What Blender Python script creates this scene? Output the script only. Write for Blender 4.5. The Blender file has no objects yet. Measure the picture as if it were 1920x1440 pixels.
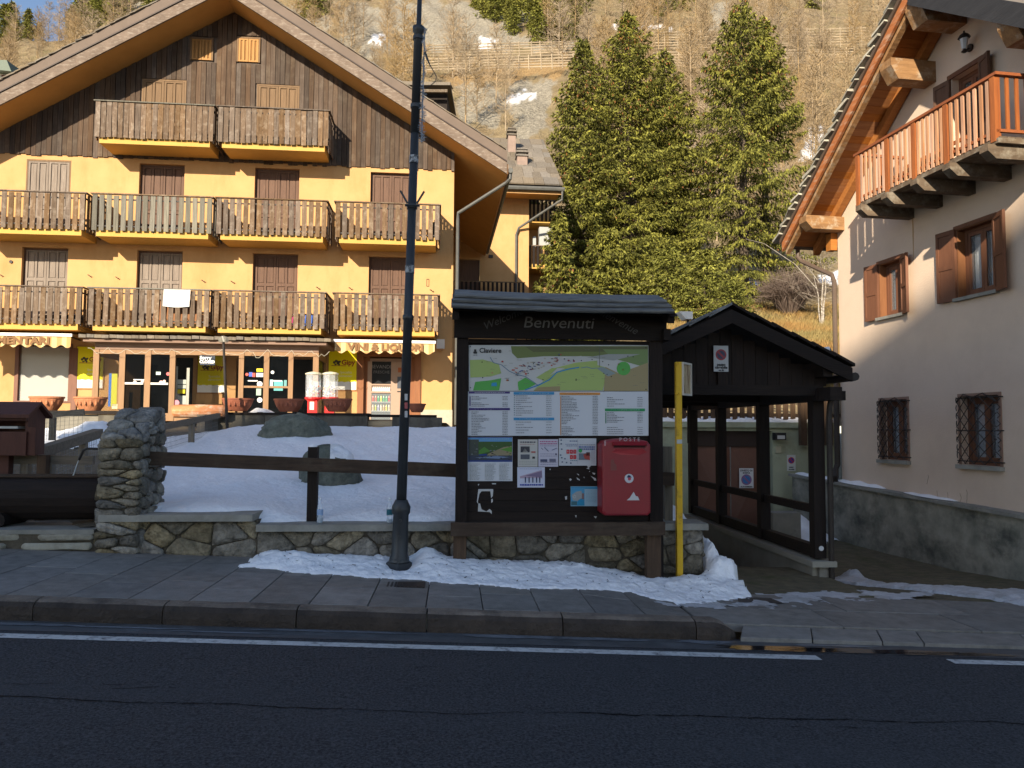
import bpy, math, random
import numpy as np
from mathutils import Vector, Matrix
from math import radians, sin, cos, tan, pi, sqrt
random.seed(11); rng = np.random.default_rng(11)
sc = bpy.context.scene
COL = sc.collection
# ------------------------------------------------------------------ camera
PITCH, ROLL, FPX, EYE = radians(3.3), .006, 1443., Vector((0, 0, 1.6))
RM = Matrix.Rotation(pi/2+PITCH, 3, 'X') @ Matrix.Rotation(ROLL, 3, 'Z')
cam = bpy.data.objects.new('camera', bpy.data.cameras.new('camera')); COL.objects.link(cam)
cam.matrix_world = Matrix.Translation(EYE) @ RM.to_4x4()
cam.data.sensor_width = 36; cam.data.lens = 36*FPX/1920
cam.data.clip_start = .05; cam.data.clip_end = 3000
sc.camera = cam
# ------------------------------------------------------------------ light
SUN = Vector((.392, 1.042, -.49)).normalized()
elev = math.asin(-SUN.z); azim = math.atan2(-SUN.x, -SUN.y)
world = bpy.data.worlds.new('World'); sc.world = world; world.use_nodes = True
wn = world.node_tree.nodes; wl = world.node_tree.links; wn.clear()
sky = wn.new('ShaderNodeTexSky'); sky.sky_type = 'NISHITA'; sky.sun_disc = False
sky.sun_elevation = elev; sky.sun_rotation = azim; sky.altitude = 1700; sky.air_density = 1.0; sky.dust_density = 1.6; sky.ozone_density = .55
bg = wn.new('ShaderNodeBackground'); bg.inputs[1].default_value = .105
wo = wn.new('ShaderNodeOutputWorld'); wl.new(sky.outputs[0], bg.inputs[0]); wl.new(bg.outputs[0], wo.inputs[0])
sl = bpy.data.lights.new('sun', 'SUN'); sl.energy = 5.0; sl.angle = radians(.6); sl.color = (1, .87, .68)
so = bpy.data.objects.new('sun', sl); COL.objects.link(so); so.rotation_euler = SUN.to_track_quat('-Z', 'Y').to_euler()
so.location = (-20, -60, 40)
sc.view_settings.view_transform = 'Standard'; sc.view_settings.look = 'None'
sc.view_settings.exposure = 0.98; sc.view_settings.gamma = 1; sc.view_settings.use_curve_mapping = False
sc.cycles.max_bounces = 6; sc.cycles.diffuse_bounces = 3; sc.cycles.glossy_bounces = 3; sc.cycles.transparent_max_bounces = 12

# ------------------------------------------------------------------ helpers
def ray(px, py): return RM @ Vector(((px-960)/FPX, (720-py)/FPX, -1))
def aty(px, py, Y):
    d = ray(px, py); return EYE + d*(Y/d.y)
def topx(p):
    q = RM.transposed() @ (Vector(p)-EYE); return (960-FPX*q.x/q.z, 720+FPX*q.y/q.z)
class Frame:
    """level frame: x along a wall, y into the building, z up"""
    def __init__(s, X, Y, deg):
        a = radians(deg); s.a = a; s.o = Vector((X, Y, 0)); s.e = Vector((cos(a), sin(a), 0)); s.n = Vector((-sin(a), cos(a), 0))
    def uw(s, px, py, y=0):
        d = ray(px, py); k = (y-(EYE-s.o).dot(s.n))/d.dot(s.n); p = EYE+d*k
        return ((p-s.o).dot(s.e), p.z)
    def loc(s, p): p = Vector(p)-s.o; return Vector((p.dot(s.e), p.dot(s.n), p.z))
    def world(s, x, y, z): return s.o+s.e*x+s.n*y+Vector((0, 0, z))
FA = Frame(-1.93, 24.7, 5.5)      # yellow house
FR = Frame(6.41, 15, -81)         # house on the right
FL = Frame(0, 0, 4.3)             # street, level
SL = .042
def zs(x): return -SL*x           # street falls to the right
ta = math.atan(SL)
_e = FL.e*cos(ta)-Vector((0, 0, sin(ta))); _u = _e.cross(FL.n)
def sxy(px, py, h=0):
    """where the line of sight meets the street plane raised by h -> level street x, y"""
    d = ray(px, py); k = (h-EYE.dot(_u))/d.dot(_u); p = EYE+d*k
    return (p.dot(FL.e), p.dot(FL.n))

class MB:
    def __init__(s): s.v = []; s.f = []; s.m = []; s.cur = 0
    def add(s, vs, fs):
        b = len(s.v); s.v += [tuple(v) for v in vs]
        for f in fs: s.f.append([b+i for i in f]); s.m.append(s.cur)
        return s
    def box(s, x0, x1, y0, y1, z0, z1):
        return s.add([(x0,y0,z0),(x1,y0,z0),(x1,y1,z0),(x0,y1,z0),(x0,y0,z1),(x1,y0,z1),(x1,y1,z1),(x0,y1,z1)],
                     [(0,3,2,1),(4,5,6,7),(0,1,5,4),(1,2,6,5),(2,3,7,6),(3,0,4,7)])
    def bar(s, p, q, w, h, up=(0,0,1)):
        """rectangular bar p->q, w sideways, h along up"""
        p, q = Vector(p), Vector(q); d = (q-p).normalized(); up = Vector(up)
        r = d.cross(up).normalized(); u = r.cross(d).normalized(); r *= w/2; u *= h/2
        vs = [p-r-u, p+r-u, p+r+u, p-r+u, q-r-u, q+r-u, q+r+u, q-r+u]
        return s.add(vs, [(0,1,2,3),(7,6,5,4),(0,4,5,1),(1,5,6,2),(2,6,7,3),(3,7,4,0)])
    def tube(s, path, r, n=8, cap=True):
        path = [Vector(p) for p in path]; k = len(path); rs = r if isinstance(r, (list, tuple)) else [r]*k
        vs = []; prev = None
        for i, p in enumerate(path):
            d = (path[min(i+1, k-1)]-path[max(i-1, 0)]).normalized()
            if prev is None:
                a = Vector((0,0,1)) if abs(d.z) < .9 else Vector((1,0,0)); x = d.cross(a).normalized()
            else: x = (prev-d*prev.dot(d)).normalized()
            prev = x; y = d.cross(x)
            for j in range(n):
                t = 2*pi*j/n; vs.append(p+x*rs[i]*cos(t)+y*rs[i]*sin(t))
        fs = [(i*n+j, i*n+(j+1) % n, (i+1)*n+(j+1) % n, (i+1)*n+j) for i in range(k-1) for j in range(n)]
        if cap: fs += [tuple(range(n-1, -1, -1)), tuple((k-1)*n+j for j in range(n))]
        return s.add(vs, fs)
    def lathe(s, prof, c=(0,0,0), n=16, sx=1, sy=1):
        vs = []; k = len(prof)
        for r, z in prof:
            for j in range(n): t = 2*pi*j/n; vs.append((c[0]+sx*r*cos(t), c[1]+sy*r*sin(t), c[2]+z))
        fs = [(i*n+j, i*n+(j+1) % n, (i+1)*n+(j+1) % n, (i+1)*n+j) for i in range(k-1) for j in range(n)]
        fs += [tuple(range(n-1, -1, -1)), tuple((k-1)*n+j for j in range(n))]
        return s.add(vs, fs)
    def prism(s, poly, y0, y1):
        """polygon in x,z extruded along y"""
        n = len(poly); vs = [(x, y0, z) for x, z in poly]+[(x, y1, z) for x, z in poly]
        return s.add(vs, [tuple(range(n)), tuple(range(2*n-1, n-1, -1))]+[(i, n+i, n+(i+1) % n, (i+1) % n) for i in range(n)])
    def slab(s, poly, z0, z1):
        n = len(poly); vs = [(x, y, z0) for x, y in poly]+[(x, y, z1) for x, y in poly]
        return s.add(vs, [tuple(range(n-1, -1, -1)), tuple(range(n, 2*n))]+[(i, (i+1) % n, n+(i+1) % n, n+i) for i in range(n)])
    def flat(s, poly, y):
        return s.add([(x, y, z) for x, z in poly], [tuple(range(len(poly)))])

LC = {}
def obj(name, mb, mat, parent=None, label=None, smooth=False, kind=None, origin=None):
    if isinstance(mb, MB): vs = np.array(mb.v, dtype=float).reshape(-1, 3); fs = mb.f; mi = mb.m
    else: vs, fs = mb; vs = np.asarray(vs, float); mi = None
    c = Vector(((vs[:, 0].min()+vs[:, 0].max())/2, (vs[:, 1].min()+vs[:, 1].max())/2, vs[:, 2].min())) if origin is None else Vector(origin)
    me = bpy.data.meshes.new(name)
    if isinstance(fs, np.ndarray):
        k = fs.shape[1]; vv = vs-np.array(c)
        me.vertices.add(len(vv)); me.vertices.foreach_set('co', vv.astype(np.float32).ravel())
        me.loops.add(fs.size); me.loops.foreach_set('vertex_index', fs.astype(np.int32).ravel())
        me.polygons.add(len(fs)); me.polygons.foreach_set('loop_start', np.arange(0, fs.size, k, dtype=np.int32))
        me.update(calc_edges=True)
    else:
        me.from_pydata([tuple(v) for v in (vs-np.array(c))], [], fs)
    mats = mat if isinstance(mat, (list, tuple)) else [mat]
    for m in mats: me.materials.append(m)
    if len(mats) > 1 and mi: me.polygons.foreach_set('material_index', mi)
    if smooth: me.polygons.foreach_set('use_smooth', [True]*len(me.polygons))
    o = bpy.data.objects.new(name, me); COL.objects.link(o)
    par = LC.get(parent.name, Vector((0,0,0))) if parent else Vector((0,0,0))
    o.location = c-par; LC[o.name] = c
    if parent: o.parent = parent
    if label: o['label'] = label
    if kind: o['kind'] = kind
    return o
def inst(src, parent, d=(0,0,0), rot=None, name=None, scale=None):
    """another piece alike: shares the mesh, shifted by d from src in the thing's own frame"""
    o = src.copy(); COL.objects.link(o); c = LC[src.name]+Vector(d)
    par = LC.get(parent.name, Vector((0,0,0))) if parent else Vector((0,0,0))
    if name: o.name = name
    o.parent = parent; o.location = c-par; LC[o.name] = c
    if rot is not None: o.rotation_euler = rot
    if scale is not None: o.scale = scale
    return o
def tag(o, label, cat, group=None, kind=None):
    o['label'] = label; o['category'] = cat
    if group: o['group'] = group
    if kind: o['kind'] = kind
    return o
def thing(name, label, cat, loc=(0,0,0), rz=0, group=None):
    o = bpy.data.objects.new(name, None); COL.objects.link(o); o.empty_display_size = .2
    o.location = loc; o.rotation_euler = (0, 0, rz); LC[o.name] = Vector((0,0,0))
    return tag(o, label, cat, group)
def fthing(name, label, cat, fr, group=None, base=(0,0,0)):
    """thing built in a frame's own coordinates, its origin put at base (frame coordinates)"""
    b = Vector(base); o = thing(name, label, cat, fr.world(*b), fr.a, group); LC[o.name] = b
    return o
def copy_tree(o, loc=None, rz=None, label=None, group=None, scale=None):
    c = o.copy(); COL.objects.link(c); LC[c.name] = LC.get(o.name, Vector((0,0,0)))
    if loc is not None: c.location = loc
    if rz is not None: c.rotation_euler = (0, 0, rz)
    if scale is not None: c.scale = (scale,)*3 if not isinstance(scale, tuple) else scale
    if label: c['label'] = label
    if group: c['group'] = group
    def kids(a, b):
        for ch in list(a.children):
            if ch == c: continue
            k = ch.copy(); COL.objects.link(k); k.parent = b; LC[k.name] = LC.get(ch.name, Vector((0,0,0)))
            kids(ch, k)
    kids(o, c); return c
def setframe(o, fr):
    """a top-level mesh made in frame coordinates"""
    c = LC[o.name]; o.location = fr.world(*c); o.rotation_euler = (0, 0, fr.a); return o
def text_mb(body, size, x, z, y, align='CENTER', shear=0, rot=0, bold=0, sx=1, ext=.002):
    cu = bpy.data.curves.new('t', 'FONT'); cu.body = body; cu.size = size; cu.align_x = align; cu.align_y = 'CENTER'
    cu.shear = shear; cu.offset = bold; cu.extrude = ext; cu.resolution_u = 3
    ob = bpy.data.objects.new('t', cu); COL.objects.link(ob)
    dg = bpy.context.evaluated_depsgraph_get(); me = bpy.data.meshes.new_from_object(ob.evaluated_get(dg))
    mb = MB(); vs = []
    for v in me.vertices:
        a, b = v.co.x*sx, v.co.y; a, b = a*cos(rot)-b*sin(rot), a*sin(rot)+b*cos(rot)
        vs.append((x+a, y-v.co.z, z+b))
    mb.add(vs, [tuple(p.vertices) for p in me.polygons])
    bpy.data.objects.remove(ob); bpy.data.curves.remove(cu); bpy.data.meshes.remove(me)
    return mb
def join(*mbs):
    r = MB()
    for i, m in enumerate(mbs):
        b = len(r.v); r.v += m.v; r.f += [[b+j for j in f] for f in m.f]; r.m += m.m
    return r

# ------------------------------------------------------------------ materials
def mt(name, c1, c2=None, scale=(5,5,5), rough=.85, bump=.25, bscale=60, dirt=None, dscale=1.2, damt=.5, var=.12, metal=0, spec=.3, contrast=.25, bdist=.01, detail=7, hue=0, dstretch=(1,1,1), dthr=.5):
    m = bpy.data.materials.new(name); m.use_nodes = True; nt = m.node_tree; N = nt.nodes; L = nt.links
    b = N['Principled BSDF']; b.inputs['Roughness'].default_value = rough; b.inputs['Metallic'].default_value = metal
    b.inputs['Specular IOR Level'].default_value = spec
    tc = N.new('ShaderNodeTexCoord'); oi = N.new('ShaderNodeObjectInfo')
    mu = N.new('ShaderNodeMath'); mu.operation = 'MULTIPLY'; mu.inputs[1].default_value = 37.; L.new(oi.outputs['Random'], mu.inputs[0])
    ad = N.new('ShaderNodeVectorMath'); ad.operation = 'ADD'; L.new(tc.outputs['Object'], ad.inputs[0]); L.new(mu.outputs[0], ad.inputs[1])
    mp = N.new('ShaderNodeMapping'); mp.inputs['Scale'].default_value = scale; L.new(ad.outputs[0], mp.inputs[0])
    no = N.new('ShaderNodeTexNoise'); no.inputs['Detail'].default_value = detail; no.inputs['Scale'].default_value = 1; no.inputs['Roughness'].default_value = .65
    L.new(mp.outputs[0], no.inputs['Vector'])
    rp = N.new('ShaderNodeValToRGB'); e = rp.color_ramp.elements
    e[0].position = .5-contrast; e[1].position = .5+contrast
    c2 = c2 or tuple(x*.7 for x in c1)
    e[0].color = (*c2, 1); e[1].color = (*c1, 1); L.new(no.outputs[0], rp.inputs[0]); out = rp.outputs[0]
    if dirt:
        dm = N.new('ShaderNodeMapping'); dm.inputs['Scale'].default_value = dstretch; L.new(ad.outputs[0], dm.inputs[0])
        n2 = N.new('ShaderNodeTexNoise'); n2.inputs['Scale'].default_value = dscale; n2.inputs['Detail'].default_value = 6; n2.inputs['Roughness'].default_value = .7; L.new(dm.outputs[0], n2.inputs['Vector'])
        r2 = N.new('ShaderNodeValToRGB'); r2.color_ramp.elements[0].position = dthr; r2.color_ramp.elements[1].position = dthr+.2
        r2.color_ramp.elements[0].color = (0,0,0,1); r2.color_ramp.elements[1].color = (damt,)*3+(1,)
        L.new(n2.outputs[0], r2.inputs[0]); mx = N.new('ShaderNodeMixRGB'); L.new(r2.outputs[0], mx.inputs[0]); L.new(out, mx.inputs[1]); mx.inputs[2].default_value = (*dirt, 1); out = mx.outputs[0]
    if var:
        hs = N.new('ShaderNodeHueSaturation'); mr = N.new('ShaderNodeMapRange'); mr.inputs[3].default_value = 1-var; mr.inputs[4].default_value = 1+var
        L.new(oi.outputs['Random'], mr.inputs[0]); L.new(mr.outputs[0], hs.inputs['Value']); L.new(out, hs.inputs['Color']); out = hs.outputs[0]
        if hue:
            m3 = N.new('ShaderNodeMath'); m3.operation = 'FRACT'; m4 = N.new('ShaderNodeMath'); m4.operation = 'MULTIPLY'; m4.inputs[1].default_value = 17.3
            L.new(oi.outputs['Random'], m4.inputs[0]); L.new(m4.outputs[0], m3.inputs[0])
            m5 = N.new('ShaderNodeMapRange'); m5.inputs[3].default_value = 1-hue; m5.inputs[4].default_value = 1+hue; L.new(m3.outputs[0], m5.inputs[0]); L.new(m5.outputs[0], hs.inputs['Saturation'])
    L.new(out, b.inputs['Base Color'])
    if bump:
        n3 = N.new('ShaderNodeTexNoise'); n3.inputs['Detail'].default_value = 5; n3.inputs['Scale'].default_value = 1
        mp3 = N.new('ShaderNodeMapping'); f = bscale/max(scale); mp3.inputs['Scale'].default_value = tuple(f*x for x in scale); L.new(ad.outputs[0], mp3.inputs[0]); L.new(mp3.outputs[0], n3.inputs['Vector'])
        bp = N.new('ShaderNodeBump'); bp.inputs['Strength'].default_value = bump; bp.inputs['Distance'].default_value = bdist
        L.new(n3.outputs[0], bp.inputs['Height']); L.new(bp.outputs[0], b.inputs['Normal'])
    return m
_fl = {}
def fl(c, rough=.6, spec=.3, metal=0):
    k = (c, rough, spec, metal)
    if k not in _fl:
        m = bpy.data.materials.new('print_colour'); m.use_nodes = True; b = m.node_tree.nodes['Principled BSDF']
        b.inputs['Base Color'].default_value = (*c, 1); b.inputs['Roughness'].default_value = rough; b.inputs['Specular IOR Level'].default_value = spec; b.inputs['Metallic'].default_value = metal
        _fl[k] = m
    return _fl[k]
def glass(name, c=(.02,.022,.025), rough=.04, alpha=1.0, spec=.5):
    m = bpy.data.materials.new(name); m.use_nodes = True; b = m.node_tree.nodes['Principled BSDF']
    b.inputs['Base Color'].default_value = (*c, 1); b.inputs['Roughness'].default_value = rough; b.inputs['Alpha'].default_value = alpha; b.inputs['Specular IOR Level'].default_value = spec
    return m
PLASTER = mt('yellow_plaster', (.55,.325,.145), (.48,.27,.11), (1.3,1.3,1.3), .9, .25, 30, dirt=(.38,.205,.075), dscale=.8, damt=.6, var=0, dstretch=(1.3,1.3,.5))
SLABY = mt('yellow_painted_concrete', (.56,.34,.09), (.49,.285,.07), (2,2,2), .85, .15, 30, dirt=(.45,.28,.10), dscale=1.5, damt=.35, var=.03)
CLAD = mt('weathered_dark_boards', (.115,.078,.054), (.04,.027,.02), (30,30,1.2), .9, .5, 60, var=.3, hue=.25, dirt=(.15,.12,.09), dscale=2, damt=.5)
SLATM = mt('grey_brown_slats', (.20,.135,.085), (.06,.038,.024), (34,34,1.8), .85, .5, 60, var=.25, hue=.3, dirt=(.30,.24,.18), dscale=5, damt=.6)
SLATG = mt('silver_grey_slats', (.225,.21,.17), (.08,.074,.06), (34,34,1.5), .85, .5, 60, var=.25, hue=.3)
SHUTP = mt('pale_worn_shutter', (.27,.225,.185), (.16,.125,.10), (20,20,2), .8, .3, 50, var=.05)
SHUTB = mt('brown_shutter', (.145,.08,.05), (.085,.045,.03), (20,20,2), .7, .3, 50, var=.08)
SHUTT = mt('tan_shutter', (.20,.125,.065), (.13,.078,.04), (20,20,2), .75, .3, 50, var=.05)
SHUTO = mt('orange_tan_shutter', (.42,.22,.07), (.32,.16,.05), (20,20,2), .7, .3, 50, var=.05)
VERGE = mt('verge_board', (.20,.15,.115), (.10,.072,.053), (3,3,3), .8, .4, 50, dirt=(.34,.29,.24), dscale=5, damt=.7, var=.04, dstretch=(1,1,3))
VERGEB = mt('verge_flashing', (.15,.11,.085), (.115,.085,.065), (2,2,2), .7, .1, 30, var=.03)
WDARK = mt('black_brown_timber', (.022,.014,.010), (.009,.006,.005), (3,30,30), .75, .4, 60, var=.2, spec=.25)
WDARKV = mt('black_brown_timber_upright', (.024,.015,.011), (.009,.006,.005), (30,30,3), .75, .4, 60, var=.2, spec=.25)
WBROWN = mt('worn_brown_timber', (.085,.055,.036), (.03,.02,.014), (3,30,30), .85, .6, 60, var=.15, dirt=(.11,.085,.06), dscale=4)
WBROWNV = mt('worn_brown_timber_upright', (.13,.078,.045), (.045,.028,.018), (30,30,3), .85, .6, 60, var=.15)
WGREY = mt('grey_timber', (.24,.20,.15), (.11,.09,.065), (3,30,30), .85, .6, 60, var=.15)
WGREYV = mt('grey_timber_upright', (.24,.20,.15), (.11,.09,.065), (30,30,3), .85, .6, 60, var=.15)
ROOFP = mt('grey_roof_planks', (.24,.24,.23), (.085,.087,.087), (2,25,25), .8, .7, 50, var=.2, dirt=(.03,.03,.03), dscale=3)
SHOPW = mt('tan_shop_joinery', (.30,.17,.08), (.21,.115,.055), (20,20,2), .55, .2, 40, var=.05)
SHINGLE = mt('grey_slate_shingle', (.21,.18,.14), (.11,.09,.07), (12,12,12), .85, .5, 50, var=.22, hue=.3)
REDW = mt('orange_varnished_wood', (.36,.115,.03), (.18,.055,.02), (25,25,2), .5, .3, 50, var=.12)
REDWH = mt('orange_varnished_rail', (.34,.11,.04), (.20,.06,.022), (2,25,25), .55, .3, 50, var=.12)
PINEW = mt('varnished_pine_soffit', (.42,.18,.055), (.27,.10,.03), (26,2.5,26), .6, .3, 50, var=.08, hue=.1)
BEAM = mt('weathered_beam', (.36,.20,.085), (.15,.075,.032), (14,2,14), .75, .5, 50, var=.12, dirt=(.45,.40,.31), dscale=5, damt=.7)
BEAMD = mt('dark_weathered_beam', (.16,.115,.075), (.07,.05,.035), (14,2,14), .8, .5, 50, var=.12, dirt=(.32,.29,.23), dscale=5, damt=.6)
SHUTR = mt('chestnut_shutter', (.17,.072,.038), (.115,.048,.026), (20,20,2), .6, .2, 50, var=.08)
PINK = mt('pale_pink_plaster', (.66,.52,.40), (.59,.455,.345), (1.2,1.2,1.2), .92, .35, 40, var=0, dirt=(.50,.38,.29), dscale=.45, damt=.5)
PLINTH = mt('stained_concrete_plinth', (.38,.35,.28), (.17,.17,.135), (3.2,3.2,3.2), .9, .5, 30, var=0, dirt=(.055,.06,.05), dscale=1.1, damt=.85, contrast=.2, dstretch=(1,1,1.3), dthr=.47)
CONC = mt('grey_concrete', (.27,.25,.21), (.17,.16,.13), (3,3,3), .9, .5, 40, var=.05, dirt=(.07,.06,.05), dscale=2.2, damt=.7)
CONCP = mt('pale_concrete', (.36,.34,.28), (.27,.255,.21), (3,3,3), .9, .3, 40, var=.05)
GREENP = mt('pale_green_plaster', (.40,.43,.31), (.30,.33,.23), (1.5,1.5,1.5), .9, .3, 40, var=0, dirt=(.18,.17,.12), dscale=1.3, damt=.5)
STONE = mt('fieldstone', (.36,.315,.235), (.085,.072,.052), (10,10,10), .9, 1.0, 26, var=.36, hue=.5, dirt=(.09,.085,.065), dscale=3, damt=.6, bdist=.05, contrast=.2)
STONEG = mt('grey_fieldstone', (.34,.32,.28), (.09,.085,.075), (10,10,10), .9, 1.0, 26, var=.36, hue=.3, dirt=(.42,.41,.37), dscale=4, damt=.5, bdist=.05, contrast=.2)
MORTAR = mt('dark_mortar', (.13,.11,.08), (.045,.038,.028), (9,9,9), .95, .8, 40, var=0)
BOULD = mt('grey_green_boulder', (.20,.21,.165), (.06,.068,.055), (9,9,9), .85, .9, 20, var=.1, dirt=(.22,.24,.20), dscale=6, damt=.4, bdist=.04)
CAP = mt('stone_coping', (.34,.325,.28), (.19,.185,.16), (4,4,4), .85, .5, 40, var=.1, dirt=(.12,.11,.09), dscale=3, damt=.5)
PAVE = mt('worn_paving', (.26,.24,.215), (.12,.112,.10), (8,8,8), .62, .5, 60, var=.16, dirt=(.28,.265,.24), dscale=1.3, damt=.5, spec=.35, hue=.2)
KERB = mt('granite_kerb', (.27,.215,.165), (.11,.085,.066), (6,6,6), .75, .7, 40, var=.15, dirt=(.028,.023,.02), dscale=2.5, damt=.75, bdist=.02)
SNOW = mt('snow', (.95,.945,.94), (.86,.86,.87), (2.5,2.5,2.5), .7, .6, 14, var=0, bdist=.05, dirt=(.60,.60,.60), dscale=2.3, damt=.35, dthr=.56)
SNOWD = mt('dirty_icy_snow', (.62,.62,.64), (.38,.38,.38), (5,5,5), .55, .7, 26, var=0, bdist=.04, dirt=(.20,.19,.17), dscale=4, damt=.7, spec=.4)
TERRA = mt('terracotta', (.46,.19,.09), (.38,.15,.07), (6,6,6), .75, .15, 40, var=.05)
TERRA_SHADE = mt('shaded_terracotta', (.36,.12,.065), (.29,.095,.05), (6,6,6), .75, .15, 40, var=.05)  # terracotta darkened: shade put into the colour of the right-hand planters
POLE = mt('anthracite_paint', (.035,.038,.04), (.024,.026,.028), (10,10,10), .45, .1, 60, var=0, spec=.5)
METAL = mt('dark_iron', (.035,.026,.02), (.02,.015,.012), (10,10,10), .6, .2, 60, var=.1, spec=.4)
GUT = mt('brown_gutter_metal', (.11,.075,.055), (.08,.055,.04), (4,4,4), .5, .1, 40, var=.05, spec=.4)
GUTG = mt('grey_gutter_metal', (.11,.11,.10), (.07,.07,.065), (4,4,4), .5, .1, 40, var=.05, spec=.4)
YELP = mt('yellow_paint_metal', (.68,.42,.02), (.60,.35,.015), (8,8,8), .5, .2, 50, var=0, dirt=(.09,.055,.02), dscale=7, damt=.8, dthr=.58)
RED = mt('red_letterbox_paint', (.26,.010,.018), (.22,.008,.014), (4,4,4), .42, .08, 60, var=0, spec=.5, dirt=(.16,.02,.02), dscale=3, damt=.4)
PANE = glass('dark_pane')
PANEL_ = glass('shop_pane', (.012,.014,.017), .03)
CLEAR = glass('clear_plastic', (.85,.9,.95), .05, .28)
REDB = mt('pale_orange_baluster', (.52,.33,.22), (.36,.17,.09), (25,25,2), .5, .3, 50, var=.2, hue=.15)  # paler tan than the orange posts and side balusters
WHITE = fl((.78,.78,.76), .6); BLACK = fl((.012,.012,.012), .6)

# ------------------------------------------------------------------ noise and outline tools
_ph = rng.uniform(0, 6.28, (40,))
def wob(x, y, f=1.0, o=0):
    x = np.asarray(x, float)*f; y = np.asarray(y, float)*f; p = _ph
    return (np.sin(1.7*x+.9*y+p[o])+np.sin(-1.1*x+2.3*y+p[o+1])*.8+np.sin(3.9*x+1.3*y+p[o+2])*.5+np.sin(2.2*x-4.7*y+p[o+3])*.4+np.sin(7.1*x+6.3*y+p[o+4])*.25+np.sin(-9.3*x+8.1*y+p[o+5])*.2)/2.2
def clip(poly, a, b):
    """keep the side of the polygon nearer to a than to b"""
    mx, my = (a[0]+b[0])/2, (a[1]+b[1])/2; nx, ny = b[0]-a[0], b[1]-a[1]; out = []
    for i in range(len(poly)):
        p, q = poly[i], poly[(i+1) % len(poly)]
        dp = (p[0]-mx)*nx+(p[1]-my)*ny; dq = (q[0]-mx)*nx+(q[1]-my)*ny
        if dp <= 0: out.append(p)
        if (dp < 0) != (dq < 0):
            t = dp/(dp-dq); out.append((p[0]+(q[0]-p[0])*t, p[1]+(q[1]-p[1])*t))
    return out
def cells(bound, w, h, jit=.42, R=random):
    xs = [p[0] for p in bound]; ys = [p[1] for p in bound]; x0, x1, y0, y1 = min(xs), max(xs), min(ys), max(ys)
    nx = max(1, round((x1-x0)/w)); ny = max(1, round((y1-y0)/h)); seeds = []
    for j in range(ny):
        for i in range(nx):
            if R.random() < .12 and nx*ny > 8: continue
            seeds.append((x0+(i+.5+(.5 if j % 2 else 0)*.8+R.uniform(-jit, jit))*(x1-x0)/nx, y0+(j+.5+R.uniform(-jit, jit))*(y1-y0)/ny))
    out = []
    for s in seeds:
        pl = list(bound); sx, sy = s
        for t in sorted(seeds, key=lambda q: ((q[0]-sx)/w)**2+((q[1]-sy)/h)**2)[1:18]:
            # bisect in a space stretched so cells come out w wide and h tall
            pl = clip([(x/w, y/h) for x, y in pl], (sx/w, sy/h), (t[0]/w, t[1]/h)); pl = [(x*w, y*h) for x, y in pl]
            if len(pl) < 3: break
        if len(pl) >= 3: out.append(pl)
    return out
def stone(pl, O, ea, eb, en, joint=.012, bulge=.04, depth=.06):
    """one rounded stone filling a cell; en points out of the wall"""
    O, ea, eb, en = Vector(O), Vector(ea), Vector(eb), Vector(en)
    cx = sum(p[0] for p in pl)/len(pl); cy = sum(p[1] for p in pl)/len(pl)
    pts = []
    for i in range(len(pl)):
        p, q = pl[i], pl[(i+1) % len(pl)]; d = math.hypot(q[0]-p[0], q[1]-p[1])
        if d < .02: continue
        # cut the corner, keep a wavy edge
        c_ = min(.28, .03/d)
        for t in ((c_, .36, .66, 1-c_) if d > .16 else (c_, .5, 1-c_) if d > .08 else (.3, .7)):
            pts.append((p[0]+(q[0]-p[0])*t, p[1]+(q[1]-p[1])*t))
    if len(pts) < 4: return None
    def sh(k, w): return [(cx+(x-cx)*k+(w*random.uniform(-1, 1)), cy+(y-cy)*k+(w*random.uniform(-1, 1))) for x, y in pts]
    r = min(max(abs(x-cx) for x, y in pts), max(abs(y-cy) for x, y in pts)); k0 = max(.6, 1-joint/max(r, .03))
    b = bulge*random.uniform(.5, 1.3); n = len(pts); mb = MB(); vs = []
    q_ = min(.2, .010/max(r, .02)); tx, ty = random.uniform(-q_, q_), random.uniform(-q_, q_)
    for k, h, w in ((k0, -depth, 0), (k0, b*.45, joint*.5), (k0*.91, b*.85, joint*.5), (k0*.55, b*1.05, joint*.9)):
        vs += [O+ea*x+eb*y+en*(h+((x-cx)*tx+(y-cy)*ty if h > 0 else 0)+(random.uniform(-1, 1)*b*.12 if h > 0 else 0)) for x, y in sh(k, w)]
    vs.append(O+ea*cx+eb*cy+en*b*1.05)
    fs = [(k*n+i, k*n+(i+1) % n, (k+1)*n+(i+1) % n, (k+1)*n+i) for k in range(3) for i in range(n)]+[(3*n+i, 3*n+(i+1) % n, 4*n) for i in range(n)]
    return mb.add(vs, fs)
def stones(parent, mat, bound, w, h, O, ea, eb, en, **kw):
    for pl in cells(bound, w, h):
        m = stone(pl, O, ea, eb, en, **kw)
        if m: obj('stone', m, mat if not isinstance(mat, list) else random.choice(mat), parent, smooth=True)
def inside(px, py, poly):
    px = np.asarray(px, float); py = np.asarray(py, float); c = np.zeros(px.shape, bool); d = np.full(px.shape, 1e9)
    n = len(poly)
    for i in range(n):
        x1, y1 = poly[i]; x2, y2 = poly[(i+1) % n]
        if y1 != y2:
            c ^= ((y1 > py) != (y2 > py)) & (px < (x2-x1)*(py-y1)/(y2-y1)+x1)
        t = np.clip(((px-x1)*(x2-x1)+(py-y1)*(y2-y1))/max((x2-x1)**2+(y2-y1)**2, 1e-9), 0, 1)
        d = np.minimum(d, np.hypot(px-x1-t*(x2-x1), py-y1-t*(y2-y1)))
    return np.where(c, d, -d)
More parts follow.
